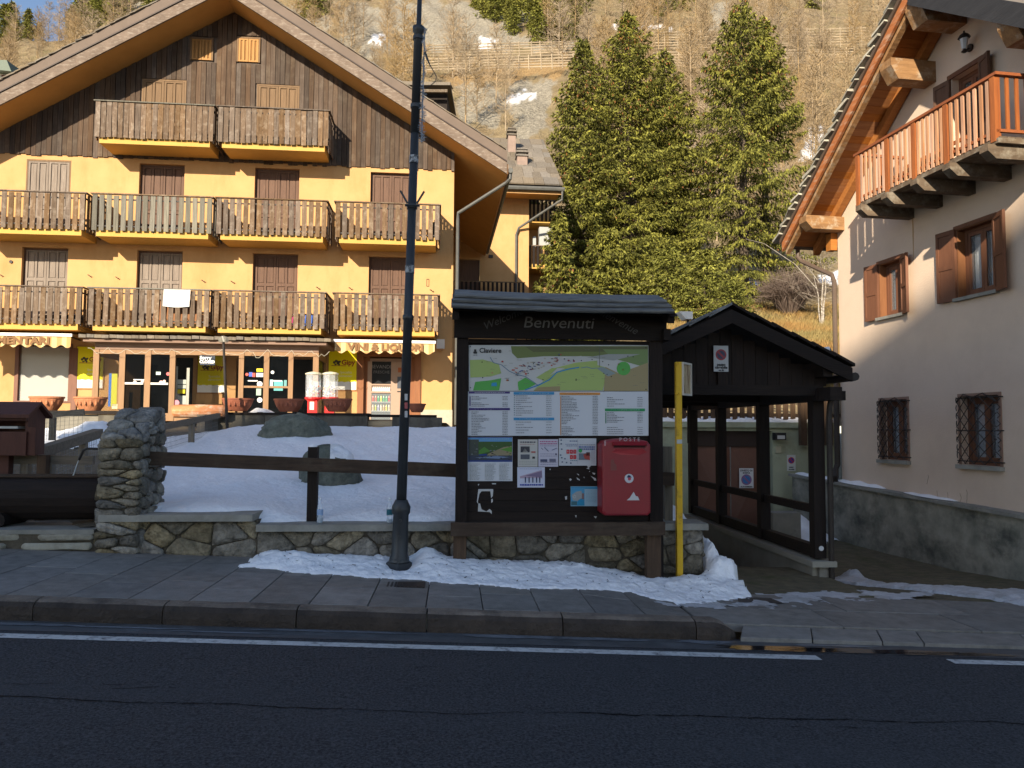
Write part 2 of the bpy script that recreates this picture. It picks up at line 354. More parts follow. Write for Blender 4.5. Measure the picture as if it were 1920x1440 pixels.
def field(name, x0, x1, y0, y1, res, zf, mat, mask=None, fr=FL, kind='structure', smooth=True):
    nx = int((x1-x0)/res)+1; ny = int((y1-y0)/res)+1
    X, Y = np.meshgrid(np.linspace(x0, x1, nx), np.linspace(y0, y1, ny)); Z = zf(X, Y)
    i = np.arange(ny-1)[:, None]*nx+np.arange(nx-1)[None]; q = np.stack([i, i+1, i+nx+1, i+nx], -1).reshape(-1, 4)
    if mask is not None:
        ok = mask(X, Y).ravel(); q = q[ok[q].any(1)]; used = np.zeros(nx*ny, bool); used[q.ravel()] = True; mp = np.cumsum(used)-1; q = mp[q]
    else: used = np.ones(nx*ny, bool)
    vs = np.stack([X.ravel(), Y.ravel(), Z.ravel()], 1)[used]
    o = obj(name, (vs, q), mat, smooth=smooth)
    if fr: setframe(o, fr)
    if kind: o['kind'] = kind
    return o

# ------------------------------------------------------------------ road, kerb, pavement
def asphalt():
    m = mt('asphalt', (.088,.088,.092), (.012,.013,.016), (62,62,62), .8, 1.0, 120, var=0, dirt=(.060,.062,.066), dscale=.9, damt=.5, spec=.2, contrast=.16, bdist=.01, dstretch=(.35,1.6,1))
    nt = m.node_tree; N = nt.nodes; L = nt.links; b = N['Principled BSDF']
    src = b.inputs['Base Color'].links[0].from_socket
    v = N.new('ShaderNodeTexVoronoi'); v.inputs['Scale'].default_value = 55; tc = N.new('ShaderNodeTexCoord'); L.new(tc.outputs['Object'], v.inputs['Vector'])
    r = N.new('ShaderNodeValToRGB'); r.color_ramp.elements[0].position = .02; r.color_ramp.elements[0].color = (.8,.8,.8,1); r.color_ramp.elements[1].position = .14; r.color_ramp.elements[1].color = (0,0,0,1)
    L.new(v.outputs['Distance'], r.inputs[0]); n = N.new('ShaderNodeTexNoise'); n.inputs['Scale'].default_value = 13; L.new(tc.outputs['Object'], n.inputs['Vector'])
    mu = N.new('ShaderNodeMath'); mu.operation = 'MULTIPLY'; L.new(r.outputs[0], mu.inputs[0]); L.new(n.outputs[0], mu.inputs[1])
    mx = N.new('ShaderNodeMixRGB'); L.new(mu.outputs[0], mx.inputs[0]); L.new(src, mx.inputs[1]); mx.inputs[2].default_value = (.30,.30,.29,1); L.new(mx.outputs[0], b.inputs['Base Color'])
    return m
ASPH = asphalt()
GUTT = mt('gutter_asphalt', (.085,.088,.09), (.045,.047,.05), (9,14,9), .55, .4, 60, var=0, dirt=(.16,.165,.17), dscale=3, damt=.6, spec=.5)
WLINE = mt('worn_road_paint', (.62,.62,.60), (.42,.42,.41), (9,9,9), .7, .4, 60, var=0, dirt=(.06,.06,.065), dscale=16, damt=.95, dthr=.5)
CRACKM = fl((.008,.008,.009), .95, .1)
def sheet(name, x0, x1, y0, y1, h, mat, n=2):
    return field(name, x0, x1, y0, y1, max((x1-x0)/n, .01) if n else .5, lambda X, Y: -SL*X+h, mat)
g = MB()
for x0, x1 in ((-60, 60),): g.add([(x0,-9,-SL*x0),(x1,-9,-SL*x1),(x1,6.2,-SL*x1),(x0,6.2,-SL*x0)], [(0,1,2,3)])
o = obj('road', g, ASPH, kind='structure', origin=(0,0,0)); setframe(o, FL)
g = MB(); g.add([(-60,5.86,SL*60+.003),(60,5.86,-SL*60+.003),(60,6.14,-SL*60+.003),(-60,6.14,SL*60+.003)], [(0,1,2,3)])
o = obj('gutter', g, GUTT, kind='structure', origin=(0,0,0)); setframe(o, FL)
xe, _ = sxy(1545, 1240); xs2, _ = sxy(1787, 1243)
for k, (a, b) in enumerate(((-40, xe), (xs2, 40))):
    g = MB(); n = 40; ys = [(a+(b-a)*i/n) for i in range(n+1)]
    vs = [(x, 5.665+random.uniform(-.004, .004), -SL*x+.004) for x in ys]+[(x, 5.775+random.uniform(-.004, .004), -SL*x+.004) for x in ys]
    g.add(vs, [(i, i+1, n+2+i, n+1+i) for i in range(n)])
    o = obj('road_marking', g, WLINE, kind='structure', origin=(0,0,0)); setframe(o, FL)
def crack(pts, w, gap=.12):
    g = MB(); P = [sxy(*p) for p in pts]; prev = None
    for (xa, ya), (xb, yb) in zip(P[:-1], P[1:]):
        n = max(2, int(math.hypot(xb-xa, yb-ya)/.045))
        for i in range(n+1):
            t = i/n; x = xa+(xb-xa)*t; y = ya+(yb-ya)*t+.012*math.sin(x*7+ya)+random.uniform(-.009, .009); ww = w*random.uniform(.25, 1.3)
            if random.random() < gap: prev = None; continue
            cur = (x, y, ww)
            if prev: g.add([(prev[0],prev[1]-prev[2]/2,-SL*prev[0]+.004),(x,y-ww/2,-SL*x+.004),(x,y+ww/2,-SL*x+.004),(prev[0],prev[1]+prev[2]/2,-SL*prev[0]+.004)], [(0,1,2,3)])
            prev = cur
    if g.v: o = obj('road_crack', g, CRACKM, kind='structure', origin=(0,0,0)); setframe(o, FL)
crack([(-60,1302),(130,1313),(330,1319),(520,1325),(640,1331)], .011, .006)
crack([(640,1331),(700,1334),(860,1338),(1085,1337)], .007, .03)
crack([(1085,1336),(1240,1343),(1400,1346),(1560,1351),(1700,1354),(1860,1355),(1990,1362)], .013, .006)
crack([(1200,1352),(1270,1356)], .014, .2); crack([(1480,1362),(1620,1368)], .008, .4)
crack([(-40,1283),(160,1284),(330,1284)], .006, .25); crack([(210,1292),(300,1288),(350,1292)], .006, .25)
crack([(255,1268),(300,1252),(335,1235)], .006, .2); crack([(335,1235),(430,1234),(650,1236),(800,1232)], .005, .4); crack([(560,1238),(700,1240)], .005, .4)
crack([(0,1271),(90,1266)], .005, .3)
# ice and melt water along the kerb
def blobpoly(cx, cy, rx, ry, n=22, seed=0):
    R = random.Random(seed); a = [R.uniform(.72, 1.2) for _ in range(n)]
    return [(cx+rx*a[i]*cos(2*pi*i/n), cy+ry*a[i]*sin(2*pi*i/n)) for i in range(n)]
def patch(name, poly, h, mat, kind='stuff'):
    g = MB(); cx = sum(p[0] for p in poly)/len(poly); cy = sum(p[1] for p in poly)/len(poly); n = len(poly)
    g.add([(x, y, -SL*x+h) for x, y in poly]+[(cx, cy, -SL*cx+h)], [(i, (i+1) % n, n) for i in range(n)])
    o = obj(name, g, mat, kind=kind); return setframe(o, FL)
ICE = mt('grey_ice', (.26,.28,.31), (.10,.11,.12), (6,14,6), .25, .3, 40, var=.1, spec=.6)
WET = mt('wet_asphalt', (.022,.022,.024), (.016,.016,.018), (6,6,6), .06, .02, 60, var=0, spec=.9)
for i, (px, py, rx, ry) in enumerate(((60,1172,.35,.035),(230,1178,.5,.02),(640,1185,.7,.025),(960,1190,.42,.05),(1130,1196,.45,.035),(1310,1196,.25,.05),(420,1187,.4,.018),(1560,1207,.45,.022))):
    x, y = sxy(px, py); patch('ice', blobpoly(x, min(y, 6.06), rx, ry, 26, i), .007, ICE)
for px, py, rx, ry, sd in ((1470,1219,.42,.05,51),(1640,1224,.62,.05,53),(1800,1229,.38,.035,52)):
    x, y = sxy(px, py); patch('puddle', blobpoly(x, y+.02, rx*1.25, ry*1.35, 40, sd), .0065, WET, 'structure')

xk = sxy(1340, 1165)[0]
pav = fthing('pavement', 'grey stone slab pavement with granite kerb beside the road', 'pavement', FL); del pav['category']; pav['kind'] = 'structure'
def ph_(x): t = min(max((x-xk+1.25)/1.2, 0), 1); return -.105*t*t*(3-2*t)
def sslab(name, poly, h0, h1, mat, parent, bev=.004, rp=True):
    if not rp or h1 < .1: k_ = lambda x: 0
    else: k_ = ph_
    g = MB(); n = len(poly); cx = sum(p[0] for p in poly)/n; cy = sum(p[1] for p in poly)/n
    def ins(k): return [(cx+(x-cx)*(1-k/max(abs(x-cx), .05)), cy+(y-cy)*(1-k/max(abs(y-cy), .05))) for x, y in poly]
    top = ins(bev)
    vs = [(x, y, -SL*x+h0+k_(x)) for x, y in poly]+[(x, y, -SL*x+h1-bev+k_(x)) for x, y in poly]+[(x, y, -SL*x+h1+k_(x)) for x, y in top]
    fs = [(k*n+i, k*n+(i+1) % n, (k+1)*n+(i+1) % n, (k+1)*n+i) for k in (0, 1) for i in range(n)]+[tuple(range(2*n, 3*n))]
    return obj(name, g.add(vs, fs), mat, parent)
def wallx(x): return 8.32
JNT = fl((.02,.02,.019), .95, .1)
g = MB(); g.add([(-12,6.2,SL*12+.125),(xk-1.3,6.2,-SL*(xk-1.3)+.125),(xk-1.3,8.4,-SL*(xk-1.3)+.125),(-12,8.4,SL*12+.125)], [(0,1,2,3)])
obj('pavement_bed', g, JNT, pav)
x = -11.7; k = 0; w = .462
x = -.21-w*25
while x < xk-.3:
    xa, xb = x, x+w; ymid = 7.02+.12*math.sin(k*2.3)+(.25 if k % 3 == 0 else -.1); ys = [6.305, ymid, 8.36]
    if k % 4 == 1: ys = [6.305, 6.75, 7.5, 8.36]
    if k % 5 == 2: ys = [6.305, 7.45, 8.36]
    xb2 = min(xb, xk-.2)
    for a, b in zip(ys[:-1], ys[1:]):
        if -.75 < (xa+xb)/2 < -.15 and a < 7.2 < b: pass
        sslab('paving_slab', [(xa+.004, a+.004), (xb2-.004, a+.004), (xb2-.004, b-.004), (xa+.004, b-.004)], .10, .150+random.uniform(-.002, .002), PAVE, pav)
    x += w; k += 1
for z_ in ((xk-1.3, xk-.6), (xk-.6, xk-.15)):
    a, b = z_; obj('pavement_bed', MB().add([(a,6.2,-SL*a+.122+ph_(a)),(b,6.2,-SL*b+.118+ph_(b)),(b,8.4,-SL*b+.118+ph_(b)),(a,8.4,-SL*a+.122+ph_(a))], [(0,1,2,3)]), JNT, pav)
# lowered stretch at the drive: one row of long slabs, then worn flags behind
hr = lambda X: .03
jx = [xk-.02]+[sxy(px, py)[0] for px, py in ((1470,1175),(1588,1177),(1672,1185),(1868,1192))]
jx += [jx[-1]+.9*(i+1) for i in range(9)]
for a, b in zip(jx[:-1], jx[1:]): sslab('paving_slab', [(a+.006, 6.12), (b-.006, 6.12), (b+.16, 6.50), (a+.17, 6.50)], -.02, .035+random.uniform(-.003, .003), PAVE, pav)
for i in range(7):
    a = xk-.2+1.25*i
    for c, d in ((6.515, 7.12), (7.13, 7.78)):
        s = .35 if c > 7 else 0; sslab('paving_slab', [(a+s+.004, c), (a+s+1.244, c), (a+s+1.244, d), (a+s+.004, d)], -.02, .05+random.uniform(-.002, .002), PAVE, pav)
# kerb stones
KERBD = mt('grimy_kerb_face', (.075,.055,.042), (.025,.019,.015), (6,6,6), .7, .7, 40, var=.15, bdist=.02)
kx = [sxy(px, 1130, .15)[0] for px in (55, 312, 566, 803, 1040, 1262)]
kx = [kx[0]-1.05*(i+1) for i in range(6)][::-1]+kx+[xk]
for i, (a, b) in enumerate(zip(kx[:-1], kx[1:])):
    last = i == len(kx)-2; n = 9; g = MB(); rows = []
    prof = [(6.125, -.06), (6.12, .05), (6.128, .105), (6.155, .137), (6.20, .150), (6.296, .151)]
    for j in range(n+1):
        t = j/n; xx = a+.006+(b-a-.012)*t; f = 1.0; dy = 0
        if last: f = 1-.72*max(0, (t-.45)/.55)**1.5; dy = .13*max(0, (t-.6)/.4)**2
        rows.append([(xx, min(y+dy+random.uniform(-.004, .004), 6.3), -SL*xx+z*(f if z > 0 else 1)+random.uniform(-.003, .003)) for y, z in prof])
    vs = sum(rows, []); m = len(prof); fs = [(j*m+q, (j+1)*m+q, (j+1)*m+q+1, j*m+q+1) for j in range(n) for q in range(m-1)]
    fs += [tuple(range(m)), tuple(n*m+q for q in range(m-1, -1, -1))]
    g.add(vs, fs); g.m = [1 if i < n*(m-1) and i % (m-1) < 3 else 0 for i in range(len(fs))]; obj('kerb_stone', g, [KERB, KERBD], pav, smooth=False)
# drain grate and manhole
x, y = sxy(756, 1096, .15); dr = fthing('drain_grate', 'small rusty iron drain grate let into the pavement before the lamp post', 'drain grate', FL, base=(x, y, zs(x)+.15))
g = MB(); g.box(x-.2, x+.2, y-.13, y+.13, zs(x)+.13, zs(x)+.152); obj('frame', g, METAL, dr)
src = None
for j in range(11):
    xx = x-.17+.034*j; m = MB().box(xx-.009, xx+.009, y-.11, y+.11, zs(x)+.1525, zs(x)+.156)
    if src is None: src = obj('bar', m, METAL, dr); x_0 = xx
    else: inst(src, dr, (xx-x_0, 0, 0))
x, y = sxy(1417, 1126, .05)
o = patch('manhole_cover', [(x-.22,y-.12),(x+.24,y-.12),(x+.2,y+.12),(x-.14,y+.12)], .056, mt('worn_iron_cover', (.085,.07,.06), (.04,.033,.03), (30,30,30), .7, .8, 60, var=0), None)
tag(o, 'worn square iron cover in the pavement at the tip of the snow bank', 'manhole cover')

# ------------------------------------------------------------------ ground of garden, yard and drive
YARDM = mt('trodden_earth', (.16,.13,.09), (.085,.068,.045), (5,5,5), .95, .8, 40, var=0, dirt=(.22,.20,.16), dscale=1.5, damt=.6, bdist=.03)
MOSS = mt('mossy_gravel', (.20,.165,.10), (.085,.07,.045), (7,7,7), .95, 1.0, 40, var=0, dirt=(.075,.085,.03), dscale=1.8, damt=.75, bdist=.03)
zc1 = FL.uw(380, 966, 8.22)[1]; zc2 = FL.uw(760, 984, 8.22)[1]          # coping tops
def zgar(X, Y):
    base = np.where(X < -2.1, zc1, zc2)+.0
    base = zc1+(zc2-zc1)*np.clip((X+2.6)/1.0, 0, 1)
    t = np.clip((Y-8.5)/9.0, 0, 1)
    return base+(1.66-base)*(t*.9+.1*t*t)
def zyard(X, Y):
    t = np.clip((Y-8.5)/9.0, 0, 1); z = .40+(1.62-.40)*t
    return z
def yardz(X, Y):
    s = np.clip((X+4.6+.2*(Y-9)*.9)/.8, 0, 1)
    return zyard(X, Y)*(1-s)+(zgar(X, Y)-.12)*s+.015*wob(X, Y, 2)
field('yard', -26, 2.7, 8.46, 26.5, .25, yardz, YARDM)
xl = FL.uw(432, 792, 16.8)[0]
GP = [(-3.68, 8.42), (2.72, 8.42), (2.72, 17.2), (xl+.2, 17.2), (xl, 16.6), (-5.9, 14.6), (-5.2, 12.3), (-4.65, 10.6), (-4.25, 9.5), (-3.8, 9.05)]
def gsn(X, Y):
    d = inside(X, Y, GP)+.07*wob(X, Y, 3, 8)
    f = .022*wob(X, Y, .9, 3)+.012*wob(X, Y, 5, 12)+rng.uniform(-.004,.004,X.shape)
    dent = -.05*np.clip(wob(X, Y, 2.6, 20)-.62, 0, 1)-.05*np.clip(wob(X, Y, 3.4, 24)-.7, 0, 1)*(X > -2)
    return zgar(X, Y)-.06+.10*np.sqrt(np.clip(d/.3, 0, 1))+f*np.clip(d/.3, 0, 1)+dent*np.clip(d, 0, 1)-.015*(Y < 8.55)
field('garden_snow', -7.6, 2.72, 8.42, 17.3, .05, gsn, SNOW, lambda X, Y: inside(X, Y, GP)+.07*wob(X, Y, 3, 8) > 0)
# the drive on the right, going down between shelter and house
XS0, XS1 = FL.uw(1203, 900, 9.0)[0], FL.uw(1534, 1000, 9.0)[0]          # left and right side of the stair shelter
def zdrive(X, Y):
    s = -SL*X+.048
    low = -.52
    t = np.clip((Y-7.75)/3.6, 0, 1); z = s*(1-t)+low*t
    st = (X > XS0) & (X < XS1) & (Y > 9.55); z = np.where(st, -.14-.62*(Y-9.55), z)
    z = np.where((X <= XS1+.1) & (Y <= 9.6), s*(1-np.clip((Y-7.75)/1.8, 0, 1))+(-.13)*np.clip((Y-7.75)/1.8, 0, 1), z)
    return z+.008*wob(X, Y, 3)*(Y > 7.9)
field('drive', 2.72, 12, 7.78, 18.5, .1, zdrive, MOSS)
g = MB(); g.add([(-900,-900,-4),(900,-900,-4),(900,1500,-4),(-900,1500,-4)], [(0,1,2,3)]); obj('ground', g, YARDM, kind='structure')

# ------------------------------------------------------------------ snow banks on the pavement
SB = [sxy(*p, .15) for p in ((455,1063),(560,1074),(640,1080),(700,1083),(800,1090),(900,1098),(1040,1106),(1100,1104))]+[sxy(*p, .09) for p in ((1180,1112),(1245,1122),(1330,1124),(1415,1112),(1385,1095),(1345,1068),(1330,1050))]
SB += [(3.0, 8.75), (2.93, 9.1), (2.72, 9.1), (2.74, 8.33), (-2.05, 8.34)]
def bank(X, Y):
    d = inside(X, Y, SB)+.045*wob(X, Y, 6, 6)+.025*wob(X, Y, 17, 15)+.012*wob(X, Y, 41, 25)
    w = np.clip(1-(8.3-Y)/1.0, 0, 1)
    h = np.sqrt(np.clip(d/.42, 0, 1))*(.035+.12*w**1.5)+.025*wob(X, Y, 2.4, 9)*np.clip(d*4, 0, 1)+.010*wob(X, Y, 9, 2)*np.clip(d*6, 0, 1)
    h += .10*np.exp(-((X+.25)/.16)**2-((Y-8.2)/.2)**2)+(.38*np.exp(-((X-2.86)/.13)**4-((Y-8.78)/.30)**4)+.17*np.exp(-((X-2.93)/.2)**4-((Y-8.3)/.22)**4)+.07*np.exp(-((X-3.05)/.3)**2-((Y-8.0)/.3)**2))*(1+.25*wob(X, Y, 7, 19))
    h -= .10*np.exp(-((X+.52)/.15)**2-((Y-7.86)/.17)**2)
    t_ = np.clip((X-xk+1.25)/1.2, 0, 1); base = -SL*X+.148-.105*t_*t_*(3-2*t_)
    return base+np.where(d > 0, np.maximum(h, .004)+rng.uniform(-.004,.004,X.shape)+.012*np.abs(wob(X, Y, 14, 21)), -.02)
field('snow_bank', -3.0, 3.9, 6.4, 9.2, .025, bank, SNOW, lambda X, Y: inside(X, Y, SB)+.045*wob(X, Y, 6, 6)+.025*wob(X, Y, 17, 15)+.012*wob(X, Y, 41, 25) > 0, kind='stuff')
R_ = random.Random(12); g = MB()
for i in range(170):
    x = R_.uniform(-2.2, 3.0); y = R_.uniform(7.3, 8.25); z = float(bank(np.array([[x]]), np.array([[y]]))[0, 0])
    if float(inside(np.array([x]), np.array([y]), SB)[0]) < .05: continue
    a = R_.uniform(0, 6.28); l = R_.uniform(.006, .03)*(1.6 if R_.random() < .15 else 1); w = R_.uniform(.002, .006); g.bar((x, y, z+.004), (x+l*cos(a), y+l*sin(a), z+.006+R_.uniform(0,.01)), w, w)
o = obj('twig_litter', g, fl((.06,.045,.03), .9), kind='stuff'); setframe(o, FL)
IB = [sxy(*p, .05) for p in ((1200,1134),(1300,1128),(1420,1112),(1530,1108),(1640,1108),(1760,1112),(1700,1128),(1560,1128),(1450,1140),(1330,1142))]
field('ice_sheet', 1.0, 6, 6.5, 8.2, .03, lambda X, Y: (-SL*X+.152-.105*np.clip((X-xk+1.25)/1.2, 0, 1)**2*(3-2*np.clip((X-xk+1.25)/1.2, 0, 1)))+.004+.008*np.clip(wob(X, Y, 6, 3), -.4, 1), SNOWD, lambda X, Y: inside(X, Y, IB)+.10*wob(X, Y, 7, 11)-.05 > 0, kind='stuff')
DB = [sxy(*p, .0) for p in ((1540,1068),(1590,1078),(1660,1090),(1760,1110),(1880,1135),(1990,1165),(1990,1125),(1900,1106),(1800,1096),(1700,1088),(1650,1080),(1610,1062),(1570,1058))]
def drib(X, Y):
    d = inside(X, Y, DB)+.05*wob(X, Y, 6, 6)+.02*wob(X, Y, 17, 5)
    xx, yy = sxy(1598, 1060, 0)
    pk = .16*np.exp(-((X-xx)/.16)**2-((Y-yy+.05)/.25)**2)+.08*np.exp(-((X-xx-.35)/.12)**2-((Y-yy+.2)/.2)**2)
    return zdrive(X, np.maximum(Y, 7.8))*(Y > 7.8)+(-SL*X+.05)*(Y <= 7.8)+np.where(d > 0, .012+.05*np.sqrt(np.clip(d/.25, 0, 1))+.015*wob(X, Y, 8, 3)+pk*np.clip(d*8, 0, 1), -.02)
field('snow_ridge', 3.9, 8.5, 6.4, 10.6, .025, drib, SNOWD, lambda X, Y: inside(X, Y, DB)+.05*wob(X, Y, 6, 6)+.02*wob(X, Y, 17, 5) > 0, kind='stuff')

# ------------------------------------------------------------------ mountain
def terr(X, Y):
    zr = np.interp(Y, [17,19,22,28,35,42,50,70,100,150,200,260,330,430,600], [1.5,1.9,3.4,5.0,6.5,8.8,11.7,21.5,40,76,112,151,198,255,300])
    zl = np.interp(Y, [17,38,48,70,100,150,200,260,330,430,600], [1.5,1.55,6,20,40,76,112,151,190,225,240])
    t = np.clip((X-1.5)/4, 0, 1); z = zl*(1-t)+zr*t
    ang = X/Y
    lf = np.clip((-ang-.50)/.12, 0, 1); lf = lf*lf*(3-2*lf)
    z = z*(1-.105*lf*np.clip((Y-60)/120, 0, 1))
    z = np.where(Y > 270, z-(z-np.interp(270, [260,330], [151,198])*(1-.105*lf))*lf*np.clip((Y-270)/60, 0, 1.4), z)
    k = np.clip((Y-24)/60, 0, 1)
    return z+k*(Y*.006)*wob(X/Y*60, np.log(Y)*22, .5, 5)+k*Y*.0022*wob(X/Y*60, np.log(Y)*22, 2.1, 15)+.06*wob(X, Y, .8)*np.clip((Y-20)/5, 0, 1)
ZONES = {  # albedo zones of the hillside: rock scree, orange grass, snow
 'rock': [((620,5),(760,0),(960,0),(1010,30),(960,60),(1090,80),(1080,95),(900,96),(780,100),(700,120),(640,90)), ((950,150),(1010,140),(1040,150),(1030,255),(960,265),(950,215)), ((1290,215),(1330,190),(1330,310),(1290,300)), ((520,20),(600,10),(640,60),(600,80)), ((190,10),(300,0),(420,0),(330,60),(230,80)), ((850,150),(900,140),(960,170),(920,250),(850,230)), ((1330,0),(1380,0),(1370,60),(1330,60))],
 'orange': [((800,140),(1080,100),(1085,140),(980,150),(860,165)), ((1380,600),(1480,590),(1575,560),(1575,690),(1420,660)), ((1450,640),(1560,610),(1575,680),(1480,680))],
 'snow': [((905,70),(935,70),(925,92),(900,92)), ((700,65),(722,65),(715,82),(700,80)), ((955,178),(1000,172),(1000,190),(955,192)), ((1270,280),(1335,270),(1335,300),(1280,305)), ((1515,240),(1545,230),(1545,300),(1500,300)), ((1540,512),(1575,505),(1575,530),(1535,530)), ((1375,528),(1420,520),(1440,545),(1380,545)), ((1150,45),(1260,50),(1258,55),(1150,50)), ((1553,617),(1570,612),(1568,624),(1550,626))]}
def mountain():
    na, ny = 420, 330
    a = np.tan(np.linspace(radians(-52), radians(50), na)); Yv = 18*np.exp(np.linspace(0, math.log(600/18), ny))
    A, YY = np.meshgrid(a, Yv); X = A*YY; Z = terr(X, YY)
    i = np.arange(ny-1)[:, None]*na+np.arange(na-1)[None]; q = np.stack([i, i+1, i+na+1, i+na], -1).reshape(-1, 4)
    vs = np.stack([X.ravel(), YY.ravel(), Z.ravel()], 1)
    m = mt('hillside', (.28,.215,.12), (.15,.11,.06), (.35,.35,.35), .95, 1.0, 3.5, var=0, dirt=(.15,.135,.05), dscale=.09, damt=.6, bdist=.5, contrast=.17)
    o = obj('mountain', (vs, q), m, smooth=True, kind='structure')
    P = (vs-np.array(EYE))@np.array(RM); px = 960-FPX*P[:, 0]/P[:, 2]; py = 720+FPX*P[:, 1]/P[:, 2]
    col = np.zeros((len(vs), 4), np.float32); col[:, 3] = 1
    for c, k in enumerate(('rock', 'orange', 'snow')):
        for pl in ZONES[k]:
            d = inside(px, py, pl)+(13 if k != 'snow' else 5)*wob(px, py, .06, 7)+(4 if k != 'snow' else 4)*wob(px, py, .35, 17)
            col[:, c] = np.maximum(col[:, c], np.clip(d/(12 if k != 'snow' else 2)+.2, 0, 1))
    at = o.data.color_attributes.new('zone', 'FLOAT_COLOR', 'POINT'); at.data.foreach_set('color', col.ravel())
    nt = m.node_tree; N = nt.nodes; L = nt.links; b = N['Principled BSDF']; out = b.inputs['Base Color'].links[0].from_socket
    ca = N.new('ShaderNodeAttribute'); ca.attribute_name = 'zone'; se = N.new('ShaderNodeSeparateColor'); L.new(ca.outputs['Color'], se.inputs[0])
    tc = N.new('ShaderNodeTexCoord')
    def nz(s, d=8):
        n = N.new('ShaderNodeTexNoise'); n.inputs['Scale'].default_value = s; n.inputs['Detail'].default_value = d; n.inputs['Roughness'].default_value = .75; L.new(tc.outputs['Object'], n.inputs['Vector']); return n
    def ramp(n, p0, c0, p1, c1):
        r = N.new('ShaderNodeValToRGB'); r.color_ramp.elements[0].position = p0; r.color_ramp.elements[0].color = (*c0, 1); r.color_ramp.elements[1].position = p1; r.color_ramp.elements[1].color = (*c1, 1); L.new(n.outputs[0], r.inputs[0]); return r.outputs[0]
    n1 = nz(.9)
    for ch, cc in ((0, ramp(nz(1.6, 9), .35, (.12,.105,.078), .66, (.38,.345,.275))), (1, ramp(nz(2.2), .35, (.18,.115,.05), .65, (.36,.24,.11)))):
        # break the edges of the zones up with noise
        ad = N.new('ShaderNodeMath'); ad.operation = 'ADD'; sb = N.new('ShaderNodeMath'); sb.operation = 'MULTIPLY_ADD'; L.new(n1.outputs[0], sb.inputs[0]); sb.inputs[1].default_value = 1.7; sb.inputs[2].default_value = -.95
        L.new(se.outputs[ch], ad.inputs[0]); L.new(sb.outputs[0], ad.inputs[1])
        gt = N.new('ShaderNodeMath'); gt.operation = 'MULTIPLY'; gt.use_clamp = True; L.new(se.outputs[ch], gt.inputs[0]); L.new(ad.outputs[0], gt.inputs[1])
        m2 = N.new('ShaderNodeMath'); m2.operation = 'MULTIPLY'; m2.inputs[1].default_value = 1.8; m2.use_clamp = True; L.new(gt.outputs[0], m2.inputs[0])
        mx = N.new('ShaderNodeMixRGB'); L.new(m2.outputs[0], mx.inputs[0]); L.new(out, mx.inputs[1]); L.new(cc, mx.inputs[2]); out = mx.outputs[0]
    mx = N.new('ShaderNodeMixRGB'); L.new(se.outputs[2], mx.inputs[0]); L.new(out, mx.inputs[1]); mx.inputs[2].default_value = (.85,.87,.92,1); out = mx.outputs[0]
    L.new(out, b.inputs['Base Color'])
mountain()

# ================================================================== the yellow house (frame FA)
def wall_holes(x0, x1, z0, z1, holes, y=0, d=.18):
    """plaster sheet with real openings and their reveals"""
    g = MB(); xs = sorted({x0, x1, *[h[0] for h in holes], *[h[1] for h in holes]}); zz = sorted({z0, z1, *[h[2] for h in holes], *[h[3] for h in holes]})
    for a, b in zip(xs[:-1], xs[1:]):
        for c, e in zip(zz[:-1], zz[1:]):
            mx, mz = (a+b)/2, (c+e)/2
            if any(h[0] < mx < h[1] and h[2] < mz < h[3] for h in holes): continue
            g.add([(a,y,c),(b,y,c),(b,y,e),(a,y,e)], [(0,1,2,3)])
    for a, b, c, e in holes:
        g.add([(a,y,c),(b,y,c),(b,y,e),(a,y,e),(a,y+d,c),(b,y+d,c),(b,y+d,e),(a,y+d,e)], [(0,1,5,4),(1,2,6,5),(2,3,7,6),(3,0,4,7)])
    return g
ya = fthing('apartment_house', 'large yellow gabled house with timber balconies, boarded gable and shops below', 'house', FA, base=(-7.1, 0, 1.6))
D2 = [(-13.24,-11.89),(-9.84,-8.47),(-6.32,-4.93),(-2.70,-1.33)]
D3 = [(-13.22,-11.90),(-9.86,-8.49),(-6.33,-4.94),(-2.69,-1.34)]
D4 = [(-9.85,-8.50),(-6.32,-4.99)]
ATT = [(-8.42,-7.71,13.25,13.98),(-6.98,-6.25,13.26,14.08)]
holes = [(a,b,4.62,7.09) for a,b in D2]+[(a,b,7.44,9.85) for a,b in D3]+[(-13.30,-11.64,2.30,4.12),(-2.90,-1.02,1.45,3.95)]
holes += [(-9.6,-8.05,1.55,3.75),(-6.75,-4.05,1.55,3.75)]
obj('wall', wall_holes(-14.35, 0, .9, 10.02, holes), PLASTER, ya, origin=(-7,0,1))
GA, GZ, GS = -7.1, 14.9, .612
def gz(x): return GZ-GS*abs(x-GA)
g = MB(); g.flat([(-14.35,10.02),(0,10.02),(0,gz(0)),(GA,GZ),(-14.35,gz(-14.35))], .0); obj('gable_wall', g, CLAD, ya); obj('back_gable', MB().flat([(-14.35,.9),(0,.9),(0,gz(0)),(GA,GZ),(-14.35,gz(-14.35))], 9.9), PLASTER, ya)
g = MB(); g.add([(0,0,.9),(0,10.4,.9),(0,10.4,gz(0)),(0,0,gz(0)),(-14.35,0,.9),(-14.35,10.4,.9),(-14.35,10.4,gz(0)),(-14.35,0,gz(0))], [(0,1,2,3),(4,7,6,5)])
obj('side_wall', g, PLASTER, ya)
